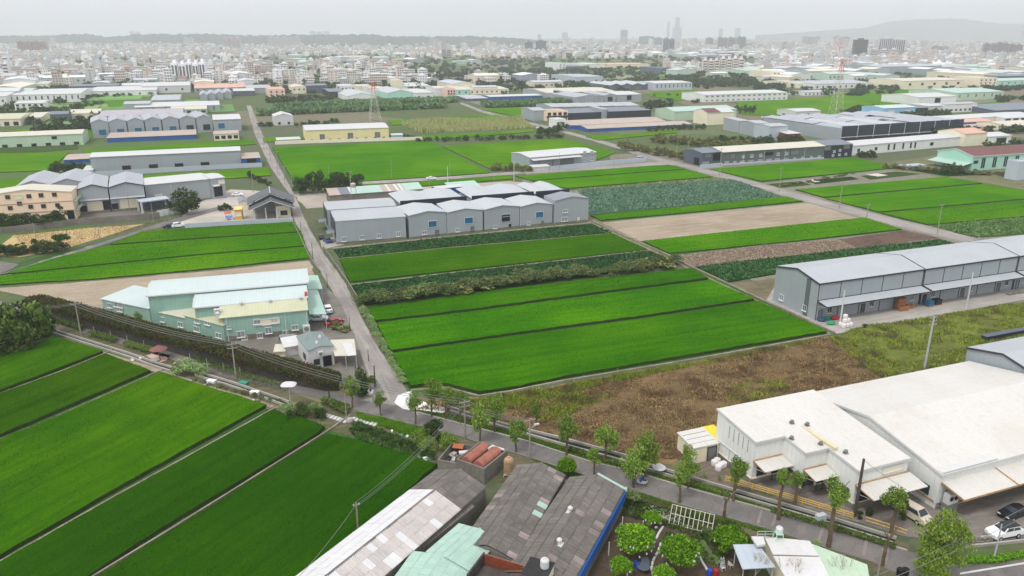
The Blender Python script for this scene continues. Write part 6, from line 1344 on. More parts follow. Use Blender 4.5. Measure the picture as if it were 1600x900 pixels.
row(-10, 362, 100, 352, 9, 26, 30, 'dark', 'dark tree in front of the cream office')
row(-8, 402, 108, 392, 8, 24, 26, 'dark', 'dark tree in the clump on the straw field corner')
row(78, 272, 132, 268, 8, 18, 18, 'mid', 'dark tree left of the long grey warehouse')
tree(291, 333, 293, 50, 'dark', 'big round dark tree in front of the grey flat eaved warehouse', low=.05)
tree(269, 330, 308, 16, 'mid', 'small dark tree left of the big round tree', low=.05)
row(345, 330, 362, 328, 4, 10, 12, 'mid', 'small tree beside the forecourt of the pavilion', j=2)
row(385, 276, 420, 290, 7, 9, 12, 'mid', 'shrub behind the black roofed pavilion', 'shrub')
row(140, 153, 245, 147, 16, 6, 9, 'mid', 'dark tree in the row before the striped roof warehouse')
row(70, 174, 150, 166, 9, 7, 10, 'mid', 'dark tree near the far strip paddy')
row(120, 192, 150, 190, 7, 7, 7, 'mid', 'dark shrub before the small cream gabled shed', 'shrub', 2)
row(462, 198, 525, 192, 11, 7, 10, 'mid', 'dark shrub behind the yellow warehouse', 'shrub')
row(402, 198, 428, 197, 4, 7, 10, 'mid', 'dark shrub beside the small white gabled house', 'shrub', 2)
row(1150, 178, 1180, 177, 6, 12, 9, 'mid', 'palm like tree beside the cream gabled block', j=3)
row(1082, 162, 1092, 160, 3, 8, 8, 'mid', 'small tree at the end of the long white shed', j=2)
row(1285, 192, 1350, 188, 9, 6, 9, 'mid', 'shrub behind the broad grey complex', 'shrub')
row(1010, 150, 1090, 150, 4, 5, 6, 'mid', 'small tree beside the far lane', j=5)
row(840, 170, 850, 168, 3, 8, 9, 'mid', 'small tree beside the low blue walled shed', j=2)
row(620, 214, 650, 216, 5, 6, 8, 'mid', 'shrub at the end of the long cream wall', 'shrub', 2)
# left dark palm clump
for k, (x, y, hp, wp) in enumerate(((-14, 548, 72, 60), (14, 546, 70, 56), (40, 538, 66, 50), (62, 532, 60, 44), (2, 556, 40, 50), (34, 550, 44, 46), (74, 525, 44, 34))):
    tree(x, y, y - hp, wp, 'palm' if k % 2 else 'dark', f'dark palm like tree in the left edge clump, {ORD[k]} of seven listed outward', 'tree', 'dark palm clump', 'palm_tree', .4, .2, -.02)
# vine covered netting wall along the road
P0 = [(40, 463, 487), (100, 477, 505), (160, 493, 521), (230, 513, 541), (300, 530, 561), (380, 553, 584), (450, 572, 601), (505, 589, 612), (530, 598, 611)]
pts = []; rg = np.random.default_rng(5)
HB = [(G(x, yb), max(2.2, HT(x, yb, yt))) for x, yt, yb in P0]
for i in range(len(HB) - 1):
    (a, ha), (b, hb_) = HB[i], HB[i + 1]; L = (b - a).length; n = int(L * 230); t = rg.uniform(0, 1, n)
    nn = Vector((-(b - a).y, (b - a).x, 0)).normalized()
    hh = (ha + (hb_ - ha) * t) * .78; base = np.array(a)[None] * (1 - t)[:, None] + np.array(b)[None] * t[:, None]
    f = rg.uniform(0, 1, n); fringe = rg.uniform(0, 1, n) < .3
    off = np.where(fringe, rg.normal(-.25, .12, n), -.3 + f * 4.6); z = np.where(fringe, hh - np.abs(rg.normal(0, .55, n)), hh + .35 * np.sin(f * 3.1) + rg.normal(0, .13, n) + .15 * np.sin(t * L * .9) * np.sin(f * 7))
    q = base + np.array(nn)[None] * off[:, None]; q[:, 2] = np.maximum(z, .5); pts.append(q)
V, Q = quads(np.concatenate(pts), .22, 1.0, rng=rg)
e = empty('hedge', HB[0][0], 0, 'long wall of dark netting topped with brown green creeper along the road', 'hedge'); org = np.array(HB[0][0])
c = ob('foliage', mesh_np('foliage', V - org, Q, L7), e); c['kind'] = 'stuff'
mb = MB(); mb2 = MB(); up = Vector((0, 0, 1))
for i in range(len(HB) - 1):
    (a, ha), (b, hb_) = HB[i], HB[i + 1]; nn = Vector((-(b - a).y, (b - a).x, 0)).normalized(); A0 = a + nn * .25 - HB[0][0]; B0 = b + nn * .25 - HB[0][0]; A1 = A0 + nn * 3.9; B1 = B0 + nn * 3.9
    mb.poly([A0, B0, B0 + up * hb_ * .74, A0 + up * ha * .74]); mb.poly([A0 + up * ha * .74, B0 + up * hb_ * .74, B1 + up * hb_ * .76, A1 + up * ha * .76]); mb.poly([A1, A1 + up * ha * .76, B1 + up * hb_ * .76, B1])
    n = max(1, int((b - a).length / 3))
    for k in range(n): q = A0.lerp(B0, k / n) - nn * .06; mb2.tube(q, q + up * ha * .7, .05, n=5)
mb.ob('netting', plain('dark_netting', lin(66, 62, 58), .95, .25, .5), e)
# weeds, clipped verge hedges, small plants as ground cover
def cover(name, px, n, h_, wd, mat, label, lean=.6, clump=None, seed=3, z=0.02, kind='blades', leaf=.2):
    rg = np.random.default_rng(seed); P = [G(x, y) for x, y in px]
    q = inpoly(P, n, rg); b = np.concatenate([q, np.full((n, 1), z)], 1)
    if clump is not None:   # height varies in patches
        s = (np.sin(q[:, 0] * clump + 1.3 * np.sin(q[:, 1] * clump * .7)) * np.sin(q[:, 1] * clump * 1.3 + .8 * np.sin(q[:, 0] * clump * .6)) + 1) / 2
        hh = h_ * (.35 + .9 * s)
    else: hh = np.full(n, h_)
    if kind == 'blades': V, Q = blades(b, hh, wd, lean, rg)
    else:
        b[:, 2] = rg.uniform(0, 1, n) ** .5 * hh; V, Q = quads(b, leaf, 1.0, rng=rg)
    return tag(ob(name, mesh_np(name, V, Q, mat)), label, 'plants', None, 'stuff')
def lumpy(name, px, m, label, cell=.9, amp=.5, wl=.35, seed=2):
    from mathutils import noise as mn
    P = ccw([G(x, y) for x, y in px]); A = np.array([[p.x, p.y] for p in P]); lo, hi = A.min(0), A.max(0); nx, ny = int((hi[0] - lo[0]) / cell), int((hi[1] - lo[1]) / cell); V = []; idx = {}; fs = []
    def inside(x, y):
        c = False; j = len(A) - 1
        for i in range(len(A)):
            if (A[i, 1] > y) != (A[j, 1] > y) and x < (A[j, 0] - A[i, 0]) * (y - A[i, 1]) / (A[j, 1] - A[i, 1]) + A[i, 0]: c = not c
            j = i
        return c
    def vid(i, k):
        if (i, k) not in idx:
            x, y = lo[0] + i * cell + R.uniform(-.3, .3), lo[1] + k * cell + R.uniform(-.3, .3); idx[i, k] = len(V)
            V.append((x, y, amp * max(0, .25 + mn.noise((x * wl * .6, y * wl, seed)) + .6 * mn.noise((x * wl * 2.2, y * wl * 3., seed + 5.)))))
        return idx[i, k]
    for i in range(nx):
        for k in range(ny):
            if inside(lo[0] + (i + .5) * cell, lo[1] + (k + .5) * cell): fs.append((vid(i, k), vid(i + 1, k), vid(i + 1, k + 1), vid(i, k + 1)))
    me = mesh(name, V, fs, [m]); 
    for p in me.polygons: p.use_smooth = True
    return tag(ob(name, me), label, 'plants', None, 'stuff')
WM = soil('weed_mat', lin(132, 110, 78), lin(108, 92, 68), lin(100, 82, 64), .25, 1.1, k=.6, bump=.9); WMG = soil('green_weed_mat', lin(118, 132, 56), lin(98, 104, 56), lin(86, 82, 52), .3, 1.1, k=.6, bump=.9)
lumpy('dry_weed_mat', [(650, 640), (700, 624), (750, 626), (900, 602), (1080, 569), (1298, 528), (1406, 585), (1200, 680), (1100, 722), (985, 714), (880, 684), (740, 646)], WM, 'matted lumps of brown lodged weeds in the fallow field', amp=.22)
lumpy('green_weed_mat', [(1308, 528), (1340, 514), (1620, 471), (1670, 556), (1500, 590), (1412, 583)], WMG, 'matted lumps of green weeds right of the brown field', amp=.7, seed=9)
cover('dry_weeds', [(650, 640), (700, 622), (750, 624), (900, 600), (1080, 567), (1298, 526), (1408, 585), (1200, 680), (1100, 722), (985, 714), (880, 684), (740, 646)], 90000, .32, .24, L8, 'brown dried weeds filling the fallow field', 1.4, .33)
cover('clods', [(1052, 400), (1200, 383), (1306, 375), (1334, 387), (1210, 403), (1082, 416)], 9000, .18, .3, leafmat('clod_pale', lin(110, 92, 80), lin(212, 196, 170)), 'pale crop residue strewn over the stubble field', .5, None, 41, .03, 'quads', .22)
cover('green_weeds', [(1306, 527), (1340, 513), (1620, 470), (1670, 556), (1500, 590), (1412, 583)], 26000, .65, .3, L9, 'tangled green weeds covering the field right of the brown one', 1.0, .4, 4)
cover('green_weeds', [(700, 622), (752, 624), (900, 600), (1080, 568), (1290, 528), (1250, 540), (1000, 590), (900, 612), (800, 640), (720, 640)], 9000, .7, .3, L9, 'green weeds along the paddy edge of the brown field', .9, .5, 5)
cover('green_weeds', [(1296, 529), (1306, 527), (1410, 585), (1380, 592), (1330, 562)], 3500, .55, .3, L9, 'green weeds creeping into the brown field along its right side', 1., .5, 61)
cover('green_weeds', [(1150, 600), (1240, 590), (1220, 630), (1120, 640)], 1800, .5, .3, L9, 'green weed patch inside the brown field', 1., .6, 62)
cover('green_weeds', [(780, 632), (880, 612), (960, 620), (860, 660)], 3500, .6, .3, L9, 'green weed patch at the left end of the brown field', 1., .6, 63)
cover('verge_grass', [(640, 640), (700, 648), (790, 672), (880, 699), (985, 730), (1060, 752), (1200, 793), (1300, 822), (1420, 857), (1300, 820), (1200, 794), (1060, 758), (925, 722), (820, 688), (721, 662)], 16000, .3, .16, leafmat('verge_blades', lin(66, 98, 30), lin(110, 138, 52)), 'mown grass strip between the road and the ditch', .5, None, 6)
cover('verge_grass', [(830, 718), (912, 744), (1060, 791), (1200, 830), (1290, 862), (1240, 850), (1150, 820), (1000, 778), (940, 768)], 12000, .3, .16, MATS['verge_blades'], 'grass strip between the road and the garden', .5, None, 7)
cover('ground_cover', [(557, 645), (660, 670), (700, 690), (660, 690), (600, 668), (560, 655)], 14000, .5, .2, leafmat('cover_bright', lin(76, 128, 26), lin(128, 172, 48)), 'bright green ground cover between the road and the vegetable plot', .8, .9, 8)
cover('vegetable_patch', [(560, 660), (640, 690), (684, 720), (640, 716), (560, 688), (545, 672)], 2600, .6, .5, LV, 'mixed vegetables in the plot beside the ditch', .9, 1.2, 9)
def bank(pl, label, wd=.55, n=14, h_=.35, seed=70):
    rg = np.random.default_rng(seed); P = [G(*q) for q in pl]; out = []
    for i in range(len(P) - 1):
        d = P[i + 1] - P[i]; k = int(d.length * n); t = rg.uniform(0, 1, k); nn = Vector((-d.y, d.x, 0)).normalized(); o_ = rg.normal(0, wd, k); keep = np.sin(t * d.length * .35 + i) + rg.normal(0, .6, k) > -.25
        q = np.array(P[i])[None] + np.array(d)[None] * t[:, None] + np.array(nn)[None] * o_[:, None]; out.append(q[keep])
    b = np.concatenate(out); V, Q = blades(b, np.full(len(b), h_), .16, .9, rg); tag(ob('bank_weeds', mesh_np('bank_weeds', V, Q, leafmat('bank_weed_leaves', lin(78, 98, 40), lin(150, 158, 92), c3=lin(130, 120, 80)))), label, 'plants', None, 'stuff')
for k, (pl, lab) in enumerate((([(0, 882), (180, 779), (382, 667), (428, 641)], 'weeds on the pale bund left of the deep green paddy'), ([(140, 908), (255, 838), (402, 746), (510, 678)], 'weeds on the pale bund between the two deep green paddies'), ([(0, 690), (58, 668), (245, 585)], 'weeds on the bund above the widest lower left paddy'), ([(0, 618), (100, 582), (165, 555)], 'weeds on the bund below the topmost lower left paddy'), ([(250, 580), (330, 606), (424, 638)], 'weeds along the gravel path beside the ditch'), ([(430, 640), (470, 656), (512, 672)], 'weeds at the top of the narrower deep green paddy'), ([(512, 684), (560, 694), (625, 712), (684, 730)], 'weeds at the top of the paddy with the pole'), ([(642, 612), (697, 608), (749, 621), (880, 597), (1080, 564), (1296, 525)], 'weeds on the bund between the largest paddy and the brown field'), ([(925, 347), (1047, 401), (1117, 436), (1185, 468), (1303, 521)], 'weeds on the ditch bank beside the three paddies'), ([(505, 388), (540, 438), (566, 480)], 'weeds along the right edge of the concrete lane'), ([(462, 352), (486, 405), (502, 427)], 'weeds along the left edge of the concrete lane'), ([(1086, 259), (1204, 290), (1304, 318), (1404, 343), (1534, 372)], 'weeds along the kerb of the far lane'))):
    bank(pl, lab, seed=70 + k)
cover('garden_undergrowth', [(945, 800), (962, 775), (1150, 818), (1180, 848), (1150, 862), (1100, 850), (1040, 822)], 5200, .4, .25, leafmat('undergrowth_leaves', lin(44, 76, 28), lin(98, 122, 56)), 'low dark undergrowth at the upper side of the garden', .9, .9, 51)
cover('garden_undergrowth', [(1040, 830), (1100, 850), (1140, 866), (1120, 885), (1040, 868), (1032, 850)], 1500, .35, .22, MATS['undergrowth_leaves'], 'low dark undergrowth between the two large fruit trees', .9, 1.2, 52)
cover('rough_grass', [(20, 366), (226, 349), (300, 334), (250, 348), (110, 386), (40, 398)], 5000, .25, .2, L8, 'thin straw coloured grass on the stubble corner', .6, None, 10)
cover('cane_field', [(628, 195), (665, 191), (813, 187.5), (836, 199.5), (760, 204), (658, 207.5)], 16000, 3.2, 1.1, leafmat('cane_leaves', lin(142, 152, 84), lin(206, 208, 146)), 'pale yellowish sugar cane standing in the far field', .35, .05, 11)
for px, lab, sd in (([(402, 178), (520, 172), (690, 167.5), (700, 169.5), (560, 175), (402, 182)], 'dark green orchard band nearer the yellow warehouse', 12), ([(430, 168), (560, 161.5), (712, 157), (715, 160.5), (600, 166), (430, 171)], 'dark green plantation band below the white halls', 13), ([(752, 165), (846, 160.5), (893, 158.5), (893, 163), (800, 168), (760, 169)], 'dark green plantation band below the blue walled shed', 14)):
    cover('plantation', px, 9000, 3.6, 2.2, leafmat('plantation_leaves', lin(74, 112, 66), lin(124, 152, 104)), lab, .5, None, sd, .02, 'quads', 2.0)
def clip(name, px, h_, mat, lab, n, seed):
    rg = np.random.default_rng(seed); P = [G(x, y) for x, y in px]; q = inpoly(P, n, rg); z = np.where(rg.uniform(0, 1, n) < .7, h_ + rg.normal(0, .07, n), rg.uniform(0, h_, n))
    V, Q = quads(np.concatenate([q, z[:, None]], 1), .16, 1., rng=rg); tag(ob(name, mesh_np(name, V, Q, mat)), lab, 'hedge')
LH = leafmat('leaves_clipped', lin(72, 96, 40), lin(112, 132, 66))
for k, (px, lab) in enumerate((([(84, 506), (92, 503), (130, 514), (126, 520)], 'clipped verge hedge block under the left utility pole'), ([(136, 526), (146, 522), (184, 532), (178, 538)], 'clipped verge hedge block between the utility pole and the gazebo'), ([(192, 543), (200, 538), (240, 549), (232, 555)], 'clipped verge hedge block just left of the gazebo'), ([(300, 567), (310, 562), (400, 592), (452, 608), (450, 614), (380, 598)], 'long low verge hedge below the brown hedge'), ([(500, 632), (508, 627), (548, 640), (540, 652)], 'low verge hedge left of the junction'))):
    clip('clipped_hedge', px, 1.0, LH, lab, 2200, 20 + k)
for k, (px, lab) in enumerate((([(890, 702), (985, 731), (983, 736), (888, 707)], 'low dark kerb hedge before the roadside trees'), ([(1205, 797), (1300, 824), (1400, 856), (1398, 861), (1296, 829), (1203, 802)], 'low dark kerb hedge before the white factory'), ([(1065, 752), (1140, 774), (1138, 779), (1063, 757)], 'low dark kerb hedge by the factory side yard'), ([(1510, 874), (1560, 873), (1620, 862), (1620, 870), (1560, 882), (1508, 884)], 'bright verge hedge in the bottom right corner'))):
    clip('clipped_hedge', px, .6, LH if k < 3 else MATS['cover_bright'], lab, 3000, 30 + k)
for k, (x, y, hp, wp, kd, lab) in enumerate(((292, 583, 22, 44, 'vine', 'yellow green climbing plant mound right of the gazebo'), (313, 587, 18, 36, 'vine', 'climbing plant mound beside the ditch'), (450, 647, 18, 30, 'vine', 'pale green feathery shrub below the white parasol'), (458, 655, 14, 22, 'dark', 'dark shrub at the paddy corner'), (475, 652, 20, 26, 'dark', 'dark shrub left of the stepping slabs'), (492, 648, 20, 26, 'vine', 'pale green shrub behind the dark shrubs'), (500, 654, 18, 24, 'dark', 'dark shrub nearest the stepping slabs'), (470, 640, 12, 20, 'bush', 'olive shrub behind the pale green ones'), (565, 618, 46, 30, 'dark', 'leafy tree behind the brown hedge end by the lane'), (545, 612, 28, 26, 'olive', 'olive tree at the end of the brown hedge'), (580, 606, 20, 20, 'bush', 'bush at the lane corner'), (680, 690, 34, 36, 'dark', 'leafy shrub left of the red brown drums'), (655, 694, 24, 30, 'round', 'shrub beside the vegetable plot'), (702, 702, 24, 34, 'round', 'broad leafed shrub touching the vats'), (668, 706, 24, 30, 'round', 'shrub behind the scrap enclosure'), (205, 490, 12, 12, 'round', 'green shrub against the mint factory wall'), (220, 497, 14, 18, 'round', 'bigger green shrub against the mint factory wall'), (526, 516, 14, 22, 'olive', 'shrub in the garden behind the small white house'), (538, 518, 12, 20, 'olive', 'second shrub in the garden behind the small white house'), (1351, 514, 8, 10, 'dark', 'small dark bush beside the white bags'), (1342, 812, 14, 12, 'dark', 'potted shrub at the factory gate'), (1357, 806, 13, 12, 'dark', 'second potted shrub at the factory gate'), (1101, 747, 10, 9, 'vine', 'yellow green potted bush in the side yard'), (1124, 752, 9, 8, 'vine', 'second potted bush in the side yard'), (1420, 800, 18, 22, 'round', 'shrub behind the van'), (1408, 812, 34, 16, 'dark', 'green climber on the gate post'), (1275, 855, 12, 16, 'vine', 'bush behind the garden house roof'))):
    tree(x, y, y - hp, wp, kd, lab, 'shrub', None, 'shrub', .3, .08, -.02)
for k in range(12): tree(1090 + k * 1.6, 822 + k * 1.2 + R.uniform(-1, 1), 814 + k * 1.2, 13, 'bush', 'green bean plant in the row below the trellis', 'plant', 'bean row below the trellis', 'bean_plant', .2, .04, -.05)
for k in range(9): tree(1098 + k * 2.6 + (k > 5) * 3, 852 + k * 4, 846 + k * 4, 9, 'vine', 'low green plant in the curved bed right of the large fruit tree', 'plant', 'curved bed plants', 'bed_plant', .2, .04, -.05)

# ------------------------------------------------------------------ poles, wires, pylons
PT = {}
def pole(px, py, tx, ty, label, mat=PCONC, arms=1, lamp=False, r=.16, name='utility_pole', group=None, cat='pole', crossa=.9):
    g = G(px, py); h = max(2., HT(px, py, ty)); o = empty(name, g, YAW, label, cat, group)
    MB().tube((0, 0, 0), (0, 0, h), r, r * .62, 8).ob('shaft', mat, o)
    for k in range(arms):
        z = h - .35 - k * .75; b = MB(); b.box(-crossa, -.06, z, crossa, .06, z + .12); b.ob('cross_arm', PCONC, o); b = MB()
        for x in (-crossa + .08, 0.28, crossa - .08): b.lathe([(.04, z + .12), (.06, z + .2), (.06, z + .26), (.02, z + .3)], 6, (x, 0))
        b.ob('insulator', STEEL, o)
    if lamp:
        b = MB(); b.tube((0, 0, h * .74), (.9, 0, h * .82), .04, n=5); b.ob('lamp_arm', STEEL, o); b = MB(); b.box(.75, -.16, h * .81, 1.5, .16, h * .84); b.ob('lamp_head', WPAINT, o)
    PT[label] = g + Vector((0, 0, h - .2)); return o
pole(127, 525, 116, 473, 'tall utility pole at the left beside the clipped verge hedge', arms=1, lamp=False)
pole(369, 592, 362, 536, 'utility pole with a white transformer top in front of the mint factory', arms=2)
pole(542, 660, 539, 615, 'slim pole beside the stepping slabs at the paddy corner', arms=0, r=.1)
pole(586.5, 606, 584, 571, 'dark utility pole at the lane mouth', plain('dark_pole', lin(78, 74, 70)), arms=0)
pole(727, 684, 725, 626, 'utility pole with cross arms on the near kerb', arms=2)
pole(827.5, 715, 827, 654, 'street lamp pole with a white lamp head above the grey sheds', arms=1, lamp=True, name='lamp_pole', cat='lamp pole')
pole(560.5, 840, 556, 786, 'weathered utility pole in the deep green paddy beside the white roof', plain('old_pole', lin(140, 128, 108)), arms=1, crossa=.45)
pole(1335, 807, 1346, 717, 'thick grey utility pole in front of the white factory', plain('dark_pole', lin(78, 74, 70)), arms=0, r=.26)
pole(1444, 578, 1454.5, 494, 'tall steel power pole in the green weed field', STEEL, arms=3, r=.22)
pole(1312, 509, 1321, 453.5, 'white pole beside the pile of white bags', WPAINT, arms=0, r=.22, name='white_pole')
pole(1509, 484, 1517.5, 425, 'white pole on the apron in front of the middle grey warehouse', WPAINT, arms=0, r=.2, name='white_pole')
pole(1552, 876, 1557, 819, 'slim grey lamp pole beside the white car', STEEL, arms=0, r=.12)
pole(1371, 900, 1376, 858, 'slim pole at the bottom edge by the road bend', arms=0, r=.13)
for k, (a, b_, c, d) in enumerate(((1464, 366, 1471, 319), (1354, 340, 1356, 319), (1311, 326, 1316, 284), (1217, 300, 1221, 262), (1124, 275, 1126, 232), (1074, 251, 1075, 221))):
    pole(a, b_, c, d, f'utility pole along the far lane, {ORD[k]} counted from the near grey warehouses', arms=1, group='far lane poles')
for k, (a, b_, c, d) in enumerate(((549, 305, 546, 267), (560, 302, 560, 287), (597, 298, 597, 285), (632, 296, 632, 280), (671, 297, 671, 282), (700, 295, 699, 260), (711, 294, 711, 277), (742, 290, 742, 276), (772, 285, 772, 275), (803, 283, 802, 253))):
    pole(a, b_, c, d, f'{"tall white" if k in (5, 9) else "tall" if k == 0 else "short"} pole behind the gabled row, {ORD[k]} from the left', WPAINT if k in (5, 9) else PCONC, arms=2 if k == 0 else 0, r=.16 if k in (0, 5, 9) else .1, group='poles behind the gabled row')
for k, (a, b_, c, d) in enumerate(((612, 279, 612, 249), (703, 275, 703, 247), (514, 273, 513, 257), (874, 266, 874, 238), (958, 260, 958, 234))):
    pole(a, b_, c, d, f'thin pole standing in the paddies along the cross road, {ORD[k]} in the row', arms=0, r=.1, group='thin poles at the cross road')
for k, (a, b_, c, d) in enumerate(((512, 450, 511, 428), (489, 405, 487, 379), (471, 368, 470, 345), (547, 517, 545, 496), (576, 565, 575, 546))):
    pole(a, b_, c, d, f'thin dark post beside the concrete lane, {ORD[k]} of five', plain('dark_pole', lin(78, 74, 70)), arms=0, r=.1, group='lane posts', name='lane_post')
for k in range(14):
    f = k / 13; x = 392 + 62 * f ** 1.25 + (3 if k % 2 else -3); y = 186 + 112 * f ** 1.1; pole(x, y, x - .5, y - 13 - 17 * f, f'roadside pole along the far part of the lane, {ORD[k]} from the far end', arms=1 if k % 3 == 0 else 0, r=.12, group='poles along the far lane part')
for k, (a, b_, c, d) in enumerate(((60, 392, 51, 348), (156, 373, 155, 353), (240, 347, 234, 317), (203, 330, 200, 300), (1000, 247, 1000, 233), (1057, 250, 1058, 223), (396, 300, 392, 267), (440, 338, 437, 300))):
    pole(a, b_, c, d, ('lamp pole on the straw field corner', 'short pole on the straw field', 'pole at the works entrance gate', 'pole in the works yard', 'thin pole at the crossroads thicket', 'white pole at the crossroads', 'white pole behind the pavilion', 'dark pole beside the pavilion roof')[k], arms=0, r=.12)
for k in range(9): 
    f = k / 8; x = 148 + f * 208 + (0 if k < 5 else 20); y = 523 + f * 60 + (0 if k < 5 else 6); pole(x, y, x - 1, y - 9, f'small pale stake in the verge, {ORD[k]} from the left below the brown hedge', WPAINT, arms=0, r=.05, name='tree_stake', cat='stake', group='verge stakes')
def wire(a, b, sag, label, n=12, r=.03, offs=(0,)):
    e = None
    for k, of in enumerate(offs):
        mb = MB(); d = (b - a); nn = Vector((-d.y, d.x, 0)).normalized() * of; pr = None
        for i in range(n + 1):
            t = i / n; p = a + d * t + nn + Vector((0, 0, -sag * 4 * t * (1 - t))) - a
            if pr is not None: mb.tube(pr, p, r, n=4, cap=False)
            pr = p
        if e is None: e = empty('power_line', a, 0, label, 'cable')
        mb.ob('wire', WIRE, e)
K = list(PT)
def fp(s): return PT[[k for k in K if s in k][0]]
pA, pB, pC, pD, pE = fp('tall utility pole at the left'), fp('white transformer'), fp('near kerb'), fp('white lamp head'), fp('deep green paddy beside')
wire(pA, pB, 1.0, 'bundle of cables between the left utility pole and the transformer pole', offs=(-.8, 0, .8), r=.045)
wire(pB, pC, 1.6, 'cables from the transformer pole to the pole on the near kerb', offs=(-.8, 0, .8), r=.035)
wire(pC, pD, .8, 'cables from the near kerb pole to the street lamp pole', offs=(-.6, 0, .6))
wire(pE, fp('near kerb') , 1., 'green tinted cables from the paddy pole to the near kerb pole', offs=(-.4, -.1, .4), r=.025)
wire(G(-40, 470, 9), pA, 1.2, 'cables running off the left edge from the left utility pole', offs=(-.8, 0, .8), r=.035)
wire(pE, G(440, 930, 5), .5, 'single cable falling from the paddy pole to the bottom edge', r=.03)
wire(fp('thick grey utility pole'), fp('slim grey lamp pole'), 1.4, 'cable from the thick grey pole over the parked cars', r=.03)
wire(G(1320, 925, 7), G(1620, 790, 7), .6, 'cables crossing the bottom right corner', offs=(-.5, .5), r=.03)
PYL = plain('pylon_steel', lin(190, 184, 172), .6, .06)
def pylon(px, py, ty, wb, label, red=0.8):
    g = G(px, py); h = HT(px, py, ty); o = empty('lattice_pylon', g, YAW, label, 'pylon'); wb_ = wb * DEP(px, py) / F / 2; wt = wb_ * .28
    prof = lambda z: wb_ + (wt - wb_) * min(1, z / (h * .8))
    for sx in (-1, 1):
        for sy in (-1, 1): MB().tube((sx * wb_, sy * wb_, 0), (sx * wt, sy * wt, h * .8), .15, .12, 5).ob('leg', PYL, o)
    b = MB(); n = 8
    for i in range(n):
        z0, z1 = h * .8 * i / n, h * .8 * (i + 1) / n; a, c = prof(z0), prof(z1)
        for q in range(4):
            s = [(-1, -1), (1, -1), (1, 1), (-1, 1)]; p, r = s[q], s[(q + 1) % 4]
            b.tube((p[0] * a, p[1] * a, z0), (r[0] * c, r[1] * c, z1), .05, n=4, cap=False); b.tube((r[0] * a, r[1] * a, z0), (p[0] * c, p[1] * c, z1), .05, n=4, cap=False); b.tube((p[0] * c, p[1] * c, z1), (r[0] * c, r[1] * c, z1), .05, n=4, cap=False)
    x = b.ob('bracing', PYL, o); x['kind'] = 'stuff'; REDM = plain('pylon_red', lin(196, 128, 118), .6, .06); b = MB()
    for sx in (-1, 1):
        for sy in (-1, 1): b.tube((sx * wt, sy * wt, h * .8), (0, 0, h), .28, .2, 4)
    for z in (.82, .9, .97):
        for s in (-1, 1): b.tube((0, 0, h * z), (s * wb_ * 1.05, 0, h * z - .6), .22, .12, 4); b.tube((0, 0, h * z + 1.6), (s * wb_ * 1.05, 0, h * z - .6), .14, .1, 4)
    b.ob('mast_head', REDM, o)
pylon(586, 189, 127, 17, 'tall lattice pylon with a reddish head behind the yellow warehouse')
pylon(1304, 189, 92, 17, 'tall lattice pylon with a reddish head above the broad grey complex')

# ------------------------------------------------------------------ vehicles
CARP = {'sedan': ([(-2.2, .35), (-2.28, .75), (-2.05, .98), (-1.55, 1.02), (-.95, 1.42), (.3, 1.46), (1.05, 1.02), (2.0, .86), (2.26, .62), (2.2, .33)], 3, 6),
        'suv': ([(-2.2, .4), (-2.28, .95), (-2.15, 1.15), (-1.8, 1.2), (-1.55, 1.66), (.25, 1.7), (1.05, 1.16), (2.0, 1.02), (2.28, .74), (2.22, .38)], 3, 6),
        'van': ([(-2.4, .4), (-2.46, 1.0), (-2.42, 1.2), (-2.38, 1.22), (-2.2, 1.92), (1.1, 1.96), (1.8, 1.22), (2.3, 1.06), (2.46, .72), (2.4, .38)], 3, 6)}
CM = {}
def paint(c):
    k = 'car_paint_%d_%d_%d' % c
    if k not in MATS: MATS[k] = plain(k, lin(*c), .25, .04); 
    return MATS[k]
